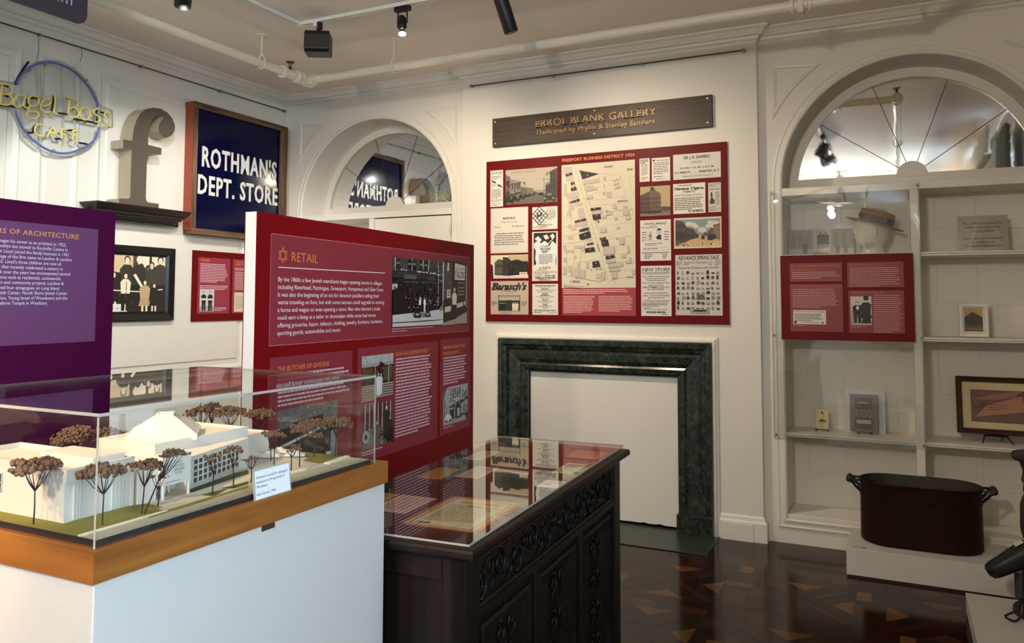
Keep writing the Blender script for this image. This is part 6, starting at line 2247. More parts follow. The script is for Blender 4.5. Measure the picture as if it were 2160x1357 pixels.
tree(-1.464, .962, .122, .043, 1)
tree(-1.345, 1.016, .112, .040, 2, lean=(-.006, .0))
tree(-1.347, 1.103, .106, .030, 3, lean=(.012, 0))
tree(-1.343, 1.106, .128, .023, 4, lean=(.062, .012))
tree(-1.365, 1.156, .066, .016, 5, dense=.5)
tree(-1.346, 1.280, .086, .026, 6, dense=.55)
tree(-1.349, 1.344, .092, .028, 7, dense=.6)
tree(-1.352, 1.400, .060, .020, 17, dense=.5)
tree(-1.430, 1.560, .086, .026, 8, dense=.6)
tree(-1.489, 1.612, .080, .030, 9, dense=.6)
tree(-1.362, 1.546, .064, .026, 10, dense=.6)
tree(-1.372, 1.588, .100, .024, 18, dense=.8)
tree(-1.450, 1.735, .092, .042, 11)
tree(-1.378, 1.735, .104, .042, 12, lean=(.006, 0))
tree(-1.420, 1.700, .066, .028, 19, dense=.7)
for k, (px_, py_, yy, r) in enumerate(((55, 915, 1.30, .040), (100, 905, 1.32, .040), (165, 910, 1.40, .045), (252, 893, 1.55, .038), (275, 888, 1.60, .034), (425, 868, 1.68, .040), (447, 860, 1.71, .024), (486, 868, 1.70, .040), (548, 874, 1.72, .040), (300, 940, 1.50, .0))):
    if r <= 0:
        continue
    p = at(px_, py_, 'y', yy)
    x = min(BX1 - .05, max(BX0 + .045, p.x))
    tree(x, yy, max(.05, min(.165, p.z - GZ + .012)), r, 30 + k)

# clear case
cs = thing('acrylic_case', 'clear acrylic cover standing on the oak rim over the architectural model', 'display case', (-1.58, 1.35, ZR))
X0, X1, Y0, Y1, Z1, t = -1.905, -1.262, .941, 1.757, 1.353, .005
MB().box(X0, X1, Y0, Y1, Z1 - t, Z1).build('top_sheet', M['acrylic'], cs)
MB().box(X0, X1, Y0, Y0 + t, ZR, Z1 - t - .0004).build('side_sheet', M['acrylic'], cs)
MB().box(X0, X1, Y1 - t, Y1, ZR, Z1 - t - .0004).build('side_sheet', M['acrylic'], cs)
MB().box(X0, X0 + t, Y0 + t, Y1 - t, ZR, Z1 - t - .0004).build('side_sheet', M['acrylic'], cs)
MB().box(X1 - t, X1, Y0 + t, Y1 - t, ZR, Z1 - t - .0004).build('side_sheet', M['acrylic'], cs)
e = .0004
for a_, b_, c_, d_ in ((X0 - e, X1 + e, Y0 - e, Y0), (X0 - e, X1 + e, Y1, Y1 + e), (X0 - e, X0, Y0, Y1), (X1, X1 + e, Y0, Y1)):
    MB().box(a_, b_, c_, d_, Z1 - t - .001, Z1 - .0002).build('polished_edge', M['edge'], cs)
for x, y in ((X0, Y0), (X1, Y0), (X0, Y1), (X1, Y1)):
    sx, sy = (1 if x == X0 else -1), (1 if y == Y0 else -1)
    mb = MB().box(min(x, x + sx * t), max(x, x + sx * t), min(y - sy * e, y), max(y - sy * e, y), ZR, Z1 - t)
    mb.build('polished_edge', M['edge'], cs)

# caption card leaning on the case
lc = thing('caption_card', 'white caption card about the model leaning on the right side of the clear case', 'card', (-1.256, 1.368, ZR))
co = Vector((-1.2535, 1.309, 1.1205))
V_ = Vector((-.10, 0, 1)).normalized()
mb = MB()
N_ = UY.cross(V_)
w, h = .116, .066
p = lambda u, v, d: co + UY * u + V_ * v + N_ * d
mb.add([p(0, 0, -.001), p(w, 0, -.001), p(w, h, -.001), p(0, h, -.001), p(0, 0, 0), p(w, 0, 0), p(w, h, 0), p(0, h, 0)], [(0, 3, 2, 1), (4, 5, 6, 7), (0, 1, 5, 4), (1, 2, 6, 5), (2, 3, 7, 6), (3, 0, 4, 7)])
mb.build('sleeve', M['edge'], lc)
art = Art(co, UY, V_, base=.0004)
art.rect(.005, .002, w - .004, h - .004, K(236))
for i, (tx_, w_) in enumerate((("Architect's model for synagogue", .098), ('expansion at Young Israel of', .087), ('Woodmere.', .034))):
    art.text(tx_, .0085, .0455 - i * .0098, .0048, K(40), w=w_, serif=True, bold=.01)
art.text('Lake Success, 1982', .0075, .010, .0048, K(40), w=.058, serif=True, bold=.01)
art.build('card', lc)

MB.fit = None

# =================================================================== dark carved sideboard with glass and documents
MB.fit = (.856, .2232)
da = radians(2.7)
DL = Vector((-sin(da), cos(da), 0))
DW = Vector((-cos(da), -sin(da), 0))          # towards the panel
DO = Vector((-1.065, 1.917, 0))
LEN, WID, ZT, ZB = 1.570, .622, .884, -.2607
pd = lambda s, w, z: DO + DL * s + DW * w + UZ * z
sd_ = thing('carved_sideboard', 'very dark carved wooden sideboard with glass top in front of the crimson panel', 'sideboard', pd(LEN / 2, WID / 2, ZB))


def dbox(s0, s1, w0, w1, z0, z1):
    return MB().obox(pd((s0 + s1) / 2, (w0 + w1) / 2, (z0 + z1) / 2), DL * (s1 - s0) / 2, DW * (w1 - w0) / 2, UZ * (z1 - z0) / 2)


mb = MB()
ov = .024
path = [(-ov, WID), (-ov, -ov), (LEN + ov, -ov), (LEN + ov, WID)]
tp = [(.30, .850), (.022, .850), (.006, .853), (0, .860), (0, .872), (.004, .880), (.010, ZT), (.30, ZT)]
mb.add([pd(s, w, z) for z in (.850, ZT) for s, w in ((.0, WID), (.0, 0.0), (LEN, 0), (LEN, WID))], [(0, 1, 2, 3), (7, 6, 5, 4)])
mb.sweep(path, [(-o_ + .0, z) for o_, z in tp[1:-1]] if False else [(.026, .850), (.012, .851), (.002, .857), (0, .864), (0, .874), (.004, .881), (.012, ZT), (.026, ZT)], lambda u, v, h: pd(u, v, h))
mb.build('top', M['walnut'], sd_)
C0, C1, I0, I1 = .010, LEN - .010, .014, WID - .01
dbox(C0 + .012, C1 - .012, I0 + .022, I1, ZB + .06, .850).build('carcass', M['walnutv'], sd_)
# end frame towards the viewer
for w0, w1 in ((I0, I0 + .075), (I1 - .075, I1)):
    dbox(C0, C0 + .03, w0, w1, ZB, .850).build('corner_post', M['walnutv'], sd_, bevel=.004)
    dbox(C1 - .03, C1, w0, w1, ZB, .850).build('corner_post', M['walnutv'], sd_, bevel=.004)
for z0, z1 in ((.78, .850), (ZB + .04, ZB + .15)):
    dbox(C0, C0 + .026, I0 + .075, I1 - .075, z0, z1).build('end_rail', M['walnut'], sd_, bevel=.003)
# front
for s0, s1 in ((C0, C0 + .085), (C1 - .085, C1)):
    dbox(s0, s1, I0, I0 + .05, ZB, .850).build('corner_post', M['walnutv'], sd_, bevel=.004)
FS0, FS1 = C0 + .085, C1 - .085
for z0, z1, nm in ((.826, .850, 'upper_rail'), (.655, .680, 'middle_rail'), (ZB + .04, ZB + .15, 'bottom_rail')):
    dbox(FS0, FS1, I0 + .001, I0 + .04, z0, z1).build(nm, M['walnut'], sd_, bevel=.004)
fz = dbox(FS0, FS1, I0 + .018, I0 + .04, .680, .826).build('carved_frieze', M['carving'], sd_)
g_ = random.Random(12)


def fpt(s, z, d=0.0):
    return pd(s, I0 + .018 - d, z)


def scroll(mb, s, z, r, hand, turns=1.35, th=.006, st=0.0):
    pts = []
    n = 22
    for i in range(n + 1):
        t_ = i / n
        a = st + hand * turns * 2 * pi * t_
        q = r * (1 - .86 * t_)
        pts.append(fpt(s + q * cos(a), z + q * sin(a), .003 + .003 * t_))
    mb.tube(pts, [th * (1 - .3 * i / n) for i in range(n + 1)], 6)


def leaf(mb, s, z, L, a, w=.4):
    pts = []
    for i in range(6):
        t_ = i / 5
        pts.append((t_, w * sin(pi * min(1, t_ * 1.05)) * (1 - .3 * t_)))
    u = (cos(a), sin(a))
    v = (-u[1], u[0])
    vs, fs = [], []
    for t_, h in pts:
        for k, d in ((-1, .001), (0, .009), (1, .001)):
            vs.append(fpt(s + u[0] * L * t_ + v[0] * k * h * L * .5, z + u[1] * L * t_ + v[1] * k * h * L * .5, d if k else d * (1 - .4 * t_)))
    for i in range(5):
        fs += [(i * 3, i * 3 + 1, i * 3 + 4, i * 3 + 3), (i * 3 + 1, i * 3 + 2, i * 3 + 5, i * 3 + 4)]
    mb.add(vs, fs)


mb = MB()
mid = (FS0 + FS1) / 2
n = 5
step = (FS1 - FS0 - .05) / 2 / n
for sd in (-1, 1):
    for k in range(n):
        s = mid + sd * (.06 + step * (k + .45))
        up = 1 if k % 2 else -1
        scroll(mb, s, .753 + up * .012, .045, sd * up, 1.4, .0065, pi / 2 * up)
        for j in range(5):
            leaf(mb, s + sd * (.018 + .012 * j) * (1 if j % 2 else -1), .753 - up * (.018 + .008 * j), g_.uniform(.035, .055), g_.uniform(0, 2 * pi), .55)
        scroll(mb, s - sd * step * .5, .753 - up * .022, .026, -sd * up, 1.2, .005, -pi / 2 * up)
    mb.tube([fpt(mid + sd * (.05 + (FS1 - mid - .08) * i / 40), .753 + .030 * sin(i / 40 * n * pi), .002) for i in range(41)], .0045, 6)
for k in range(9):
    a = 2 * pi * k / 9
    leaf(mb, mid + .012 * cos(a), .753 + .012 * sin(a), .045, a, .6)
mb.ball(fpt(mid, .753, .006), .014, 10, 6)
mb.build('carving', M['carving'], fz, smooth=True)
mb = MB()
mb.sweep([(FS0, .680), (FS1, .680), (FS1, .826), (FS0, .826)], [(0, 0), (0, .014), (.006, .016), (.012, .010), (.014, 0)], lambda u, v, h: fpt(u, v, h), closed=True)
mb.build('frieze_moulding', M['walnut'], sd_)
nd = 3
dw = (FS1 - FS0) / nd
for k in range(nd):
    s0, s1 = FS0 + k * dw + .012, FS0 + (k + 1) * dw - .012
    if k:
        dbox(FS0 + k * dw - .020, FS0 + k * dw + .020, I0 + .002, I0 + .04, ZB + .15, .655).build('stile', M['walnutv'], sd_, bevel=.003)
    dr = dbox(s0 + .008, s1 - .008, I0 + .022, I0 + .04, ZB + .15, .655).build('door', M['walnutv'], sd_)
    mb = MB()
    mb.sweep([(s0 + .03, ZB + .18), (s1 - .03, ZB + .18), (s1 - .03, .625), (s0 + .03, .625)], [(0, 0), (0, .010), (.010, .016), (.022, .008), (.045, .004), (.05, 0)], lambda u, v, h: pd(u, I0 + .022 - h, v), closed=True)
    mb.build('panel_moulding', M['walnut'], dr)
    mb = MB()
    m_ = (s0 + s1) / 2
    fp_old = fpt
    fpt = lambda s, z, d=0.0: pd(s, I0 + .021 - d, z)
    for z in (.03, .16, .29, .42, .55):
        for sg in (-1, 1):
            scroll(mb, m_ + sg * .045, z, .034, sg, 1.3, .006, pi / 2)
            leaf(mb, m_ + sg * .02, z + .03, .06, pi / 2 + sg * -.6, .5)
            leaf(mb, m_ + sg * .03, z - .03, .05, -pi / 2 + sg * .7, .5)
        leaf(mb, m_, z + .02, .07, pi / 2, .5)
    mb.build('carving', M['carving'], dr, smooth=True)
    fpt = fp_old

# glass sheet
TILT = .0065           # the sheet rides up slightly towards its far end
DLt = (DL + UZ * TILT).normalized()
gs = MB().obox(pd(LEN / 2, WID / 2 - .001, ZT + .0045 + TILT * LEN / 2), DLt * (LEN / 2), DW * (WID / 2 - .002), DW.cross(DLt).normalized() * .003)
gs = gs.build('glass_sheet', M['glass'])
tag(gs, 'clear glass sheet covering the documents on the dark sideboard', 'glass sheet')
mb = MB()
zc = ZT + .0045
for a, b in (((0, 0), (LEN, 0)), ((0, 0), (0, WID)), ((LEN, 0), (LEN, WID))):
    pa, pb_ = pd(a[0], a[1], zc + TILT * a[0]), pd(b[0], b[1], zc + TILT * b[0])
    d_ = (pb_ - pa).normalized()
    mb.obox((pa + pb_) / 2, d_ * ((pb_ - pa).length / 2), d_.cross(UZ) * .0006, UZ * .0029)
mb.build('polished_edge', M['edge'], gs)
gs.location.z += 0


# documents under the glass
def doc(name, label, cat, quad, draw, paper, lift=.0, wd=None):
    """sheet whose near-left corner, left edge and bottom edge come from quad (near-left, far-left, far-right, near-right)"""
    P = [Vector((x, y, 0)) for x, y in quad]
    u = ((P[3] - P[0]) + (P[2] - P[1])).normalized()
    v = Vector((-u.y, u.x, 0))
    w = ((P[3] - P[0]).length + (P[2] - P[1]).length) / 2
    h = ((P[1] - P[0]).length + (P[2] - P[3]).length) / 2
    ctr_ = (P[0] + P[1] + P[2] + P[3]) / 4
    o = ctr_ - u * w / 2 - v * h / 2
    lim = lambda q: (q - DO).dot(DW) < WID - .006
    for _ in range(40):
        if all(lim(o + u * a + v * b) for a, b in ((0, 0), (w, 0), (w, h), (0, h))):
            break
        o -= DW * .004
    o.z = ZT + .0003
    art = Art(o, u, v, base=lift, step=.00003)
    art.rect(0, 0, w, h, paper)
    draw(art, w, h)
    ob = art.mb.build(name, M['print'])
    return tag(ob, label, cat, 'documents under the glass')


def cert(a, w, h):
    a.frame(.0, .0, w, h, .016, rgb(196, 120, 62)).frame(.016, .016, w - .016, h - .016, .003, rgb(226, 190, 140)).frame(.022, .022, w - .022, h - .022, .008, rgb(206, 138, 80))
    a.rect(.05, h - .085, w - .05, h - .045, rgb(200, 150, 100)).text('PRAGER', .07, h - .078, .024, rgb(150, 90, 52), w=w - .14, bold=.03) if False else a.rect(.06, h - .08, w - .06, h - .05, rgb(206, 160, 112))
    a.greek(.045, h - .10, w - .09, 12, .017, rgb(130, 104, 78), seed=2, hh=.35)
    a.rect(w / 2 - .025, h - .12, w / 2 + .025, h - .09, rgb(168, 134, 96)).rect(.045, .035, .085, .05, rgb(60, 50, 46))


def letter(c, seed, pitch=.013):
    return lambda a, w, h: a.greek(.02, h - .03, w - .04, int((h - .05) / pitch), pitch, c, seed=seed, hh=.35)


doc('certificate', 'large certificate with an orange ornamental border under the glass of the sideboard', 'document', [(-1.37, 2.027), (-1.392, 2.395), (-1.134, 2.410), (-1.112, 2.042)], cert, rgb(226, 206, 170))
doc('letter', 'pinkish letter lying left of the orange-bordered certificate under the glass', 'document', [(-1.545, 2.118), (-1.562, 2.331), (-1.425, 2.337), (-1.405, 2.126)], letter(rgb(150, 100, 92), 4), rgb(206, 168, 152))
doc('envelope', 'ochre envelope near the middle of the glass beside the crimson panel', 'envelope', [(-1.665, 2.575), (-1.680, 2.776), (-1.580, 2.785), (-1.565, 2.590)], letter(rgb(150, 104, 50), 6, .02), rgb(190, 134, 56))
doc('letter', 'pale pink sheet behind the ochre envelope under the glass', 'document', [(-1.540, 2.655), (-1.555, 2.866), (-1.455, 2.872), (-1.440, 2.662)], letter(rgb(160, 124, 112), 8), rgb(214, 186, 170))
doc('receipt', 'orange printed sheet in the far right corner under the glass', 'document', [(-1.310, 3.205), (-1.322, 3.370), (-1.172, 3.380), (-1.160, 3.215)], letter(rgb(150, 84, 50), 9), rgb(200, 132, 84))
doc('booklet', 'cream printed booklet near the right edge under the glass', 'booklet', [(-1.240, 2.890), (-1.250, 3.094), (-1.165, 3.098), (-1.153, 2.895)], letter(rgb(110, 96, 76), 10), rgb(218, 204, 168))
doc('visiting_card', 'small white card near the right edge under the glass in front of the booklet', 'card', [(-1.196, 2.648), (-1.204, 2.764), (-1.124, 2.770), (-1.112, 2.655)], letter(rgb(120, 110, 110), 11, .018), rgb(232, 226, 222))
doc('photograph_print', 'dark green photograph print lying in the middle under the glass', 'photograph', [(-1.430, 2.735), (-1.440, 2.860), (-1.318, 2.866), (-1.306, 2.745)], lambda a, w, h: a.frame(0, 0, w, h, .004, rgb(120, 124, 110)).rect(.02, .03, w - .02, h - .04, rgb(40, 50, 42)), rgb(54, 62, 52))
doc('envelope', 'small ochre envelope at the near left edge of the glass beside the plinth', 'envelope', [(-1.632, 2.235), (-1.637, 2.325), (-1.567, 2.330), (-1.561, 2.240)], letter(rgb(150, 110, 60), 13, .02), rgb(190, 148, 76))
doc('letter', 'grey pink sheet at the far left edge of the glass touching the crimson panel', 'document', [(-1.685, 2.965), (-1.698, 3.175), (-1.605, 3.180), (-1.592, 2.970)], letter(rgb(150, 124, 112), 14), rgb(206, 184, 168))

MB.fit = None

# =================================================================== bowed acrylic cover and crimson text panel on the left bay
ac = thing('acrylic_cover', 'bowed clear acrylic sheet screwed over the left bay of the built-in shelves', 'cover', (-.316, YB - .03, .66))
AX0, AX1, AZ0, AZ1 = -.752, .122, .660, 2.288
mb = MB()
nu, nv = 16, 16
vs, fs = [], []
for side in (0, 1):
    for j in range(nv + 1):
        for i in range(nu + 1):
            s, t = i / nu, j / nv
            b = .016 * sin(pi * s) * (.55 + .45 * abs(cos(2 * pi * t))) + .004 * sin(3 * pi * t)
            vs.append((AX0 + (AX1 - AX0) * s, YB - .0235 - max(0, b) - side * .0025, AZ0 + (AZ1 - AZ0) * t))
for side in (0, 1):
    o_ = side * (nu + 1) * (nv + 1)
    for j in range(nv):
        for i in range(nu):
            k = o_ + j * (nu + 1) + i
            fs.append((k, k + 1, k + nu + 2, k + nu + 1))
mb.add(vs, fs)
mb.build('sheet', M['acrylicbow'], ac, smooth=True)
for x in (AX0, AX1):
    mb = MB()
    mb.tube([(x, YB - .0235, AZ0), (x, YB - .0245, (AZ0 + AZ1) / 2), (x, YB - .0235, AZ1)], .0022, 6)
    mb.build('sheet_edge', M['edge'], ac)
for x, z in ((-.742, 2.268), (.112, 2.270), (-.742, .690), (.110, .685), (-.745, 1.335), (.115, 1.335)):
    MB().tube([(x, YB - .012, z), (x, YB - .027, z), (x, YB - .030, z)], [.006, .006, .003], 10).build('screw', M['steel'], ac)

ss = thing('shelf_text_panel', 'crimson text panel fixed to the acrylic sheet in front of the built-in shelves', 'panel', (-.306, 5.415, 1.31))
SO = Vector((-.693, 5.408, 1.310))
MB().box(-.693, .081, 5.408, 5.414, 1.310, 1.853).build('board', M['redboard'], ss)
for x in (-.60, -.01):
    for z in (1.40, 1.76):
        MB().box(x - .012, x + .012, 5.414, YB - .03, z - .012, z + .012).build('fixing_pad', M['white'], ss)
TS, HD, TXT = rgb(136, 52, 56), rgb(178, 88, 70), rgb(190, 140, 134)
for (x0, z0, x1, z1, heads, body) in ((.057, .373, .371, .492, (('M. WEISS DEPARTMENT STORE', .475 - .006, .285), ('IN AMITYVILLE', .452 - .006, .155)), ((.072, .435, .29, 4),)),
                                     (.057, .054, .371, .357, (('THE TIFFANY OF LONG ISLAND', .338, .29),), ((.072, .326, .285, 10),)),
                                     (.401, .335, .720, .491, (('YOUNGING BROTHERS' if False else 'FEUDING BROTHERS', .470, .19),), ((.415, .458, .29, 10),)),
                                     (.405, .051, .718, .315, (('THE CATTLE DEALER', .296, .19),), ((.548, .286, .16, 19),))):
    a = Art(SO, UX, UZ)
    a.rect(x0, z0, x1, z1, TS)
    for t, z, w in heads:
        a.text(t, x0 + .014, z - .002, .0115, HD, w=w, bold=.02)
    for bx_, bz, bw, bn_ in body:
        a.greek(bx_, bz, bw, bn_, .0125, TXT, seed=int(bz * 100), hh=.4)
    if x0 < .2 and z0 < .2:
        a.rect(.074, .100, .271, .190, rgb(220, 210, 200)).text('No War Worry About Your Wedding' if False else 'On War Worry Ideas, Those Weddings', .172, .176, .009, K(40), w=.185, al='c', serif=True).greek(.084, .166, .17, 5, .010, K(60), seed=3)
        a.text('B. COPPERSTEIN, Jeweler', .172, .108, .008, K(40), w=.10, al='c').disc(.087, .112, .009, K(50)).disc(.25, .110, .006, K(50))
        a.greek(.074, .094, .13, 1, .008, TXT, seed=8)
    if x0 > .4 and z0 < .2:
        px0_, pz0_ = .416, .100
        a.rect(.416, .100, .536, .278, SEP(196, .06)).rect(.416, .100, .536, .125, SEP(170, .08))
        a.poly([(.418, .11), (.445, .11), (.45, .19), (.418, .19)], SEP(150))
        a.person(.455, .112, .135, SEP(26), SEP(206), SEP(40), w=1.7)
        a.person(.505, .108, .160, SEP(30), SEP(206), SEP(24), w=1.5, skirt=SEP(26))
        a.poly([(.478, .11), (.532, .11), (.525, .19), (.49, .19)], SEP(26)).disc(.505, .268, .016, SEP(20)).poly([(.447, .205), (.458, .225), (.465, .205), (.456, .19)], SEP(220))
        a.greek(.418, .094, .09, 2, .007, TXT, seed=9)
    a.build('text_block', ss)

# =================================================================== things on the shelves of the right-hand niche
S1, S2, S3 = 1.859, 1.338, .706
YS = 5.60
# mannequin head
hm = thing('mannequin_head', 'pale frosted mannequin head in profile wearing the straw boater on the top shelf', 'mannequin head', (-.15, YS, S1))
mb = MB()
ringsz = [(1.8595, -.215, -.070, .062), (1.870, -.212, -.074, .060), (1.895, -.205, -.084, .054), (1.915, -.208, -.082, .054), (1.928, -.236, -.076, .056), (1.936, -.246, -.070, .060), (1.948, -.246, -.060, .064), (1.962, -.246, -.052, .067), (1.970, -.247, -.050, .068), (1.978, -.247, -.048, .069),
          (1.988, -.247, -.046, .070), (1.998, -.246, -.044, .071), (2.010, -.245, -.042, .072), (2.025, -.244, -.040, .073), (2.040, -.243, -.038, .074), (2.055, -.246, -.036, .076), (2.075, -.246, -.036, .077), (2.100, -.238, -.040, .076), (2.125, -.222, -.050, .068), (2.145, -.196, -.070, .050), (2.155, -.16, -.11, .02)]
bumps = {1.936: (-.006, .5), 1.962: (-.004, .4), 1.970: (-.010, .35), 1.978: (-.004, .35), 1.988: (-.010, .32), 1.998: (-.014, .22), 2.010: (-.026, .20), 2.025: (-.020, .17), 2.040: (-.010, .15), 2.055: (-.006, .45)}
n = 36
vs, fs = [], []
for z, xf, xb, hw in ringsz:
    cx_, rx = (xf + xb) / 2, (xb - xf) / 2
    bp, bw = bumps.get(z, (0, .3))
    for k in range(n):
        th = 2 * pi * k / n
        x = cx_ + rx * cos(th)
        y = hw * sin(th)
        d = abs(th - pi)
        x += bp * math.exp(-(d / bw) ** 2)
        if 2.025 <= z <= 2.045 and .35 < d < .75:
            x += .008
        vs.append((x, YS + y, z))
for i in range(len(ringsz) - 1):
    for k in range(n):
        k2 = (k + 1) % n
        fs.append((i * n + k, i * n + k2, (i + 1) * n + k2, (i + 1) * n + k))
fs += [tuple(range(n))[::-1], tuple((len(ringsz) - 1) * n + k for k in range(n))]
mb.add(vs, fs)
mb.build('head', M['head'], hm, smooth=True)
for sg in (-1, 1):
    mb = MB().ball((-.128, YS + sg * .073, 2.000), .026, 12, 8, .62, .35, 1.15)
    mb.build('ear', M['head'], hm, smooth=True)
art = Art((-.190, YS - .058, 1.885), UX, UZ)
art.greek(0, .045, .06, 5, .008, rgb(120, 124, 150), seed=3)
art.build('lettering', hm)
# straw boater
tilt = radians(17.4)
hc = Vector((-.134, YS, 2.052))
bt = thing('straw_boater', 'tan straw boater hat with black ribbon tilted on the mannequin head', 'hat', hc)
RT = Matrix.Rotation(tilt, 4, 'Y')


def hat_lathe(prof, name, m, smooth_=True, sy=.86):
    mb = MB()
    mb.lathe(prof, (0, 0, 0), 48, 1.0, sy, cap=False)
    mb.v = [tuple(RT @ Vector(p) + hc) for p in mb.v]
    return mb.build(name, m, bt, auto=35)


hat_lathe([(.104, .002), (.140, .001), (.172, -.001), (.178, .001), (.178, .004), (.172, .005), (.140, .006), (.106, .007)], 'brim', M['straw'])
hat_lathe([(.108, .004), (.1055, .078), (.100, .086), (.060, .089), (.002, .089)], 'crown', M['straw'])
hat_lathe([(.1092, .006), (.1092, .050), (.1075, .051)], 'ribbon', M['ribbon'])
mb = MB()
for k, (x, y, w) in enumerate(((.020, -.094, .020), (.052, -.090, .018))):
    mb.box(x - w, x + w, y - .010, y, .012, .046)
mb.box(.030, .044, -.108, -.090, .010, .048)
mb.v = [tuple(RT @ Vector(p) + hc) for p in mb.v]
mb.build('bow', M['ribbon'], bt, bevel=.003)


def easel(name, label, x, y, z, w, h, group=None, depth=.05):
    t = thing(name, label, 'easel', (x, y, z), group)
    r = .0022
    mb = MB()
    for sg in (-1, 1):
        mb.tube([(x + sg * w / 2, y - .022, z + r), (x + sg * w / 2, y - .022, z + .018), (x + sg * w / 2, y - .020, z + .006), (x + sg * w / 2 * .9, y + .012, z + r), (x + sg * w / 2 * .4, y + .026, z + h)], r, 6)
    mb.tube([(x - w / 2, y - .022, z + .018), (x + w / 2, y - .022, z + .018)], r, 6)
    mb.tube([(x - w * .2, y + .026, z + h), (x + w * .2, y + .026, z + h)], r, 6)
    mb.tube([(x, y + .026, z + h * .9), (x, y + depth, z + r)], r, 6)
    mb.build('wire_frame', M['wire'], t)
    return t


def leaning(name, label, cat, x0, x1, y, z, h, thick, lean, draw, paper, m='print', frame=None, side='white', group=None):
    """flat upright thing leaning back by 'lean' radians; its front artwork is drawn in metres"""
    t = thing(name, label, cat, ((x0 + x1) / 2, y, z), group)
    V = Vector((0, sin(lean), cos(lean)))
    N = UX.cross(V)
    o = Vector((x0, y, z + (thick + .001) * sin(lean) + .0006))
    w = x1 - x0
    mb = MB()
    P = lambda u, v, d: o + UX * u + V * v + N * d
    mb.add([P(u, v, d) for d in (-thick, 0) for u, v in ((0, 0), (w, 0), (w, h), (0, h))], [(0, 3, 2, 1), (4, 5, 6, 7), (0, 1, 5, 4), (1, 2, 6, 5), (2, 3, 7, 6), (3, 0, 4, 7)])
    mb.build('backing', M[side], t)
    if frame:
        fw, fm, pr = frame
        mb = MB()
        mb.sweep([(0, 0), (w, 0), (w, h), (0, h)], pr, lambda u, v, d: P(u, v, d), closed=True)
        mb.build('frame', M[fm], t)
    a = Art(o, UX, V, base=.0004)
    a.rect(0, 0, w, h, paper)
    draw(a, w, h)
    a.build('print', t, M[m])
    return t


# street photograph behind the head
def oldphoto(a, w, h):
    a.rect(0, 0, w, .30 * h, SEP(188, .06)).rect(0, .28 * h, w, h, SEP(150, .05)).rects([(i * .045 + .02, .35 * h, i * .045 + .045, .85 * h) for i in range(8)], SEP(132, .06))
    a.rect(.155, .06, .270, h, SEP(186, .10))
    a.rect(.155, .03, .270, .06, SEP(206, .08))
    for x, s_ in ((.205, 58), (.235, 62)):
        a.person(x, .055, h * .62, SEP(s_), SEP(120), SEP(50), w=1.7, skirt=SEP(s_ + 10))
    for x, hh, s_ in ((.105, .5, 96), (.31, .42, 120), (.275, .36, 170), (.36, .35, 130)):
        a.person(x, .015, h * hh, SEP(s_), SEP(170), SEP(90), w=1.6)


leaning('photograph_print', 'wide faded sepia street photograph standing behind the mannequin head on the top shelf', 'photograph', -.672, -.262, 5.680, S1, .185, .003, .14, oldphoto, SEP(170, .06))
easel('wire_easel', 'small black wire easel holding the faded street photograph on the top shelf', -.462, 5.672, S1 + .0, .085, .06)


# cigarette-style card and booklet on the lower shelf
def shipcard(a, w, h):
    a.frame(0, 0, w, h, .0015, rgb(150, 130, 90)).disc(w / 2, h * .80, .008, rgb(110, 92, 60), .009).rect(w / 2 - .004, h * .85, w / 2 + .004, h * .89, rgb(110, 92, 60))
    a.poly([(.012, h * .44), (w - .010, h * .44), (w - .018, h * .38), (.020, h * .38)], rgb(60, 52, 44)).rect(.024, h * .44, .050, h * .49, rgb(90, 80, 66)).rects([(.030, h * .49, .034, h * .54), (.040, h * .49, .044, h * .53)], rgb(70, 60, 50))
    a.greek(.016, h * .34, w - .032, 2, .007, rgb(130, 112, 76), seed=2).greek(.016, h * .16, w - .032, 1, .007, rgb(130, 112, 76), seed=3)


leaning('ship_card', 'small cream card printed with a crest and a ship on the lower left shelf', 'card', -.512, -.436, YS + .002, S3 + .012, .132, .002, .16, shipcard, rgb(206, 188, 140))
easel('wire_easel', 'small black wire easel holding the cream ship card on the lower left shelf', -.474, YS - .002, S3, .076, .05)


def booklet(a, w, h):
    a.frame(0, 0, w, h, .005, rgb(92, 84, 76)).rect(.03, h * .68, w - .035, h * .90, rgb(46, 44, 42)).rect(.045, h * .76, w - .055, h * .80, rgb(150, 138, 126)).rect(.03, h * .60, w - .03, h * .66, rgb(60, 56, 54))
    a.disc(w / 2, h * .50, .030, rgb(44, 42, 40), .034, 20).disc(w / 2, h * .50, .024, rgb(122, 112, 102), .027, 20).disc(w / 2, h * .50, .016, rgb(84, 78, 72), .019, 20)
    a.rect(.028, h * .10, w - .03, h * .38, rgb(52, 50, 48)).rect(.038, h * .22, w - .042, h * .32, rgb(176, 152, 136)).rect(.026, h * .06, w - .028, h * .09, rgb(60, 56, 52))


leaning('backing_sheet', 'pale bluish white sheet standing behind the dark booklet on the lower left shelf', 'sheet', -.338, -.100, YS + .036, S3 + .001, .270, .002, .10, lambda a, w, h: None, rgb(196, 204, 210))
leaning('booklet', 'dark grey booklet with oval emblem on an easel on the lower left shelf', 'booklet', -.306, -.140, YS + .004, S3 + .013, .238, .006, .12, booklet, rgb(104, 96, 88), side='black')
easel('wire_easel', 'small black wire easel holding the dark grey booklet on the lower left shelf', -.218, YS + .000, S3, .082, .08, depth=.06)


# notice in an acrylic stand, top right shelf
def notice(a, w, h):
    rows = (('This exhibit was created by', .172, .215), ('Jewish Historical Society', .148, .19), ('of Long Island', .124, .115), ('Please share your feedback', .078, .205), ('by emailing us at', .055, .125), ('jhslongisland@gmail.com', .032, .195))
    for t, z, ww in rows:
        a.text(t, w / 2, z, .0125, K(44), w=ww, al='c', serif=True, bold=.01)


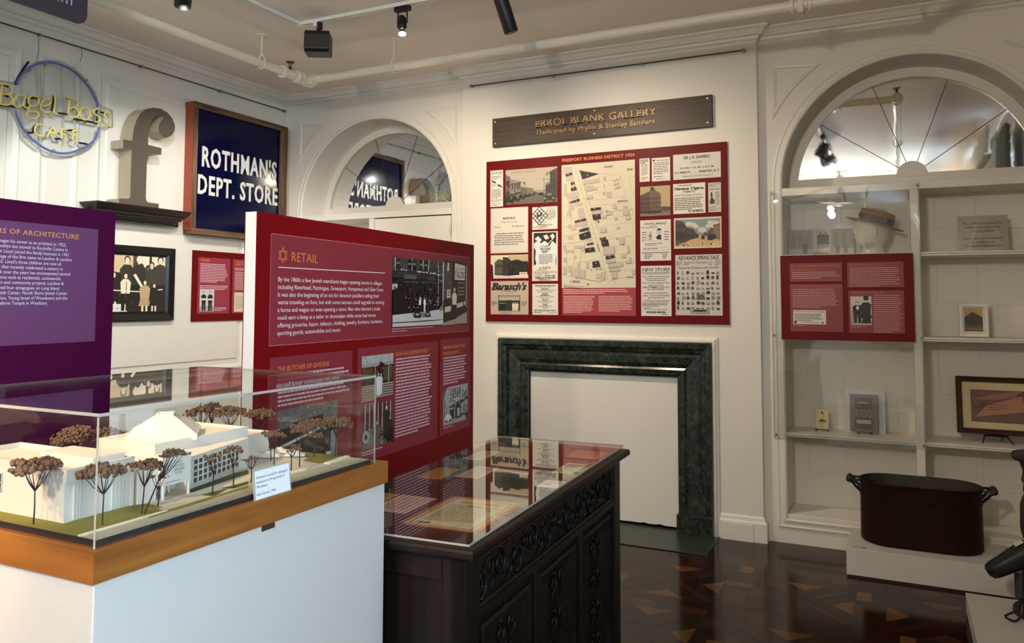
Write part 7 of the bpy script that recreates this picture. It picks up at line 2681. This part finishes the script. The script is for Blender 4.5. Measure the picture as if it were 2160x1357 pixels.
nt_ = leaning('acrylic_notice', 'white printed notice in a clear stand on the top right shelf', 'notice', .334, .600, YS, S1 + .001, .224, .002, .10, notice, rgb(190, 180, 170))
mb = MB()
V = Vector((0, sin(.10), cos(.10)))
N = UX.cross(V)
o = Vector((.330, YS, S1 + .001)) + N * .0022
mb.add([o + UX * u + V * v + N * d for d in (0, .002) for u, v in ((0, 0), (.274, 0), (.274, .228), (0, .228))], [(0, 3, 2, 1), (4, 5, 6, 7), (0, 1, 5, 4), (1, 2, 6, 5), (2, 3, 7, 6), (3, 0, 4, 7)])
mb.build('clear_front', M['acrylic'], nt_)
MB().box(.330, .604, YS + .004, YS + .075, S1 + .0004, S1 + .002).build('clear_foot', M['acrylic'], nt_)


def bldg(a, w, h):
    x0, x1, z0, z1 = .028, w - .030, .034, h - .026
    a.rect(x0, z0, x1, z1, rgb(178, 152, 96)).rect(x0, z0, x1, z0 + .045, rgb(96, 82, 58)).poly([(x0, z0 + .04), (x0, z0 + .085), (x0 + .045, z0 + .120), (x1, z0 + .085), (x1, z0 + .04)], rgb(58, 50, 40)).poly([(x0, z0 + .03), (x1, z0 + .03), (x1, z0 + .045), (x0, z0 + .045)], rgb(74, 64, 48))
    a.rects([(x0 + .008 + i * .012, z0 + .055, x0 + .014 + i * .012, z0 + .07) for i in range(6)], rgb(40, 34, 30)).rect(x0, z0 + .010, x1, z0 + .022, rgb(120, 104, 74))


wp = [(0, -.008), (0, .012), (.003, .014), (.017, .014), (.020, .010), (.020, 0)]
leaning('framed_photograph', 'small white framed postcard of a building on the middle right shelf', 'picture', .327, .483, YS, S2 + .001, .204, .012, .12, bldg, rgb(214, 206, 194), frame=(.02, 'white', wp))


def brownpic(a, w, h):
    a.rect(.03, .03, w - .03, h - .03, rgb(200, 182, 138)).rect(.078, .072, w - .078, h - .078, rgb(104, 66, 58))
    a.poly([(.085, h * .60), (.20, h * .70), (w - .10, h * .78), (w - .085, h * .74), (w - .12, h * .66), (.18, h * .60)], rgb(140, 92, 76))
    a.poly([(.10, h * .30), (w - .09, h * .42), (w - .115, h * .68), (.16, h * .50)], rgb(166, 114, 84)).poly([(.085, h * .46), (.15, h * .56), (.19, h * .54), (.13, h * .44)], rgb(74, 48, 46))
    a.text('Blanks & Berman', .165, h * .47, .010, rgb(90, 60, 50), w=.10, serif=True) if False else a.greek(.165, h * .52, .11, 3, .014, rgb(104, 70, 58), seed=4)
    a.poly([(w - .15, h * .68), (w - .09, h * .80), (w - .085, h * .68)], rgb(80, 50, 48))


bp_ = [(0, -.014), (0, .012), (.006, .018), (.014, .014), (.022, .018), (.030, .012), (.034, 0)]
leaning('framed_photograph', 'large brown framed sepia picture with cream mount on an easel, lower right shelf', 'picture', .300, .760, YS + .02, S3 + .045, .345, .016, .14, brownpic, rgb(200, 182, 138), frame=(.034, 'brownframe', bp_), side='brownframe')
t = thing('wire_easel', 'dark wire easel with splayed legs holding the brown framed picture', 'easel', (.52, YS, S3))
mb = MB()
for x0, x1, y1 in ((.445, .428, -.040), (.560, .585, -.040), (.535, .540, .10)):
    mb.tube([(x0, YS + .012, S3 + .048), (x1, YS + y1, S3 + .003)], .0032, 6)
mb.tube([(.44, YS + .004, S3 + .042), (.565, YS + .004, S3 + .042)], .003, 6)
for x in (.445, .56):
    mb.tube([(x, YS + .012, S3 + .041), (x, YS - .018, S3 + .041), (x, YS - .018, S3 + .054)], .003, 6)
mb.tube([(.50, YS + .045, S3 + .040), (.50, YS + .075, S3 + .25)], .003, 6)
mb.tube([(.44, YS + .04, S3 + .042), (.56, YS + .04, S3 + .042)], .003, 6)
mb.build('wire_frame', M['wire'], t)

# =================================================================== plinths, copper boiler, iron implement
p1_ = MB().box(-.306, .505, 4.955, 5.415, .012, .160).build('low_plinth', M['plinth'], bevel=.002)
tag(p1_, 'low white plinth under the copper boiler in front of the shelves', 'plinth')
MB().box(-.296, .495, 4.965, 5.405, 0, .012).build('recessed_base', M['black'], p1_)
MB().box(-.270, -.205, 4.972, 5.012, .160, .1608).build('clear_label', M['acrylic'], p1_)
p2_ = MB().box(.262, .960, 3.10, 4.640, .010, .102).build('low_plinth', M['plinth'], bevel=.002)
tag(p2_, 'low white plinth at the right edge under the dark wooden stand', 'plinth')
MB().box(.270, .950, 3.11, 4.632, 0, .010).build('recessed_base', M['black'], p2_)

TBZ, TCX, TCY, TL, TW, TH = .1612, .077, 5.222, .316, .168, .352
cbx = thing('copper_boiler', 'large oval dark copper wash boiler with two grips on the low plinth', 'boiler', (TCX, TCY, TBZ))


def stad(r, ext, n=18):
    """stadium outline with end radius r and half straight length ext"""
    pts = []
    for k in range(n + 1):
        a = -pi / 2 + pi * k / n
        pts.append((TCX + ext + r * cos(a), TCY + r * sin(a)))
    for k in range(n + 1):
        a = pi / 2 + pi * k / n
        pts.append((TCX - ext + r * cos(a), TCY + r * sin(a)))
    return pts


ext = TL - TW
lv = [(-.012, 0), (-.004, .004), (0, .012), (0, .02), (-.002, .255), (.0015, .258), (.0015, .264), (-.002, .267), (.000, TH - .012), (.006, TH - .010), (.007, TH - .003), (.002, TH), (-.004, TH - .002)]
mb = MB()
rg = [[(x, y, TBZ + z) for x, y in stad(TW + d, ext)] for d, z in lv]
m = len(rg[0])
vs = [p for r in rg for p in r]
fs = [(i * m + k, i * m + (k + 1) % m, (i + 1) * m + (k + 1) % m, (i + 1) * m + k) for i in range(len(rg) - 1) for k in range(m)] + [tuple(range(m))[::-1]]
mb.add(vs, fs)
mb.build('shell', M['copper'], cbx, auto=40)
mb = MB()
rg = [[(x, y, TBZ + z) for x, y in stad(TW + d, ext)] for d, z in ((-.004, TH - .002), (-.005, TH - .02), (-.006, .012))]
vs = [p for r in rg for p in r]
fs = [(i * m + k, i * m + (k + 1) % m, (i + 1) * m + (k + 1) % m, (i + 1) * m + k) for i in range(2) for k in range(m)] + [tuple(2 * m + k for k in range(m))]
mb.add(vs, fs)
mb.build('lining', M['copperin'], cbx, auto=40)
for sg in (-1, 1):
    xe = TCX + sg * TL
    h_ = MB().tube([(xe + sg * .055, TCY + y, TBZ + TH - .012) for y in (-.052, -.046, -.02, 0, .02, .046, .052)], [.012, .018, .020, .019, .020, .018, .012], 14).build('grip', M['turned'], cbx, auto=50)
    for y in (-.056, .056):
        mb = MB()
        mb.tube([(xe - sg * .004, TCY + y * .8, TBZ + TH - .075), (xe + sg * .010, TCY + y * .9, TBZ + TH - .055), (xe + sg * .022, TCY + y, TBZ + TH - .045), (xe + sg * .030, TCY + y, TBZ + TH - .030), (xe + sg * .055, TCY + y, TBZ + TH - .012)], [.006, .009, .007, .009, .009], 8)
        mb.tube([(xe - sg * .01, TCY + y * .8, TBZ + TH - .012), (xe + sg * .055, TCY + y, TBZ + TH - .012)], [.007, .007], 8)
        mb.build('handle_bracket', M['iron'], cbx)

ST = Vector((.575, 4.45, .1025))
st = thing('wooden_stand', 'dark turned wooden stand with flat round top at the right edge of the picture', 'stand', ST)
MB().lathe([(.13, 0), (.135, .012), (.13, .03), (.10, .05), (.07, .065), (.062, .10), (.075, .14), (.078, .16), (.060, .19), (.064, .30), (.088, .37), (.092, .40), (.090, .50), (.080, .535), (.072, .55), (.076, .575), (.072, .60), (.082, .615), (.078, .63), (.074, .66), (.084, .69), (.086, .70), (.090, .712)], (ST.x, ST.y, ST.z), 28).build('turned_post', M['turned'], st, auto=40)
MB().lathe([(.095, .706), (.112, .712), (.118, .722), (.118, .736), (.112, .744), (.0005, .745)], (ST.x, ST.y, ST.z), 32).build('round_top', M['turned'], st, auto=40)
a0, a1 = Vector((.515, 4.395, .415)), Vector((.338, 4.38, .292))
d = (a1 - a0).normalized()
up = Vector((0, 0, 1)) - d * d.z
up.normalize()
sd2 = d.cross(up)
mb = MB()
vs, fs = [], []
secs = [(0, .062, .070), (.30, .054, .060), (.60, .048, .052), (.85, .044, .046), (.95, .038, .038), (1.0, .022, .020)]
L_ = (a1 - a0).length
k = 14
for t_, hw, hh in secs:
    c_ = a0 + d * L_ * t_
    for j in range(k):
        th = 2 * pi * j / k
        x = cos(th) * hw
        y = sin(th) * hh
        y = min(y, hh * .62)
        vs.append(c_ + sd2 * x + up * y)
for i in range(len(secs) - 1):
    for j in range(k):
        fs.append((i * k + j, i * k + (j + 1) % k, (i + 1) * k + (j + 1) % k, (i + 1) * k + j))
fs += [tuple(range(k))[::-1], tuple((len(secs) - 1) * k + j for j in range(k))]
mb.add(vs, fs)
mb.build('iron_arm', M['iron'], st, auto=45)
c_ = a0 + d * L_ * .12 + up * .046 - sd2 * 0
mb = MB().obox(c_ + up * .001, d * .020, sd2 * .026, up * .0008)
mb.build('tag', M['white'], st)
mb = MB()
sp_ = smooth([(.482, 4.375, .36), (.480, 4.37, .28), (.474, 4.36, .22), (.468, 4.35, .188)], 4)
mb.tube(sp_, .0055, 8)
lp_ = smooth([(.468, 4.35, .188), (.448, 4.34, .150), (.418, 4.33, .132), (.400, 4.32, .122), (.412, 4.315, .112), (.440, 4.31, .110), (.462, 4.33, .135), (.470, 4.345, .175)], 4)
mb.tube(lp_, .005, 8)
mb.ball((.468, 4.35, .192), .010, 8, 6)
mb.build('strap', M['iron'], st)
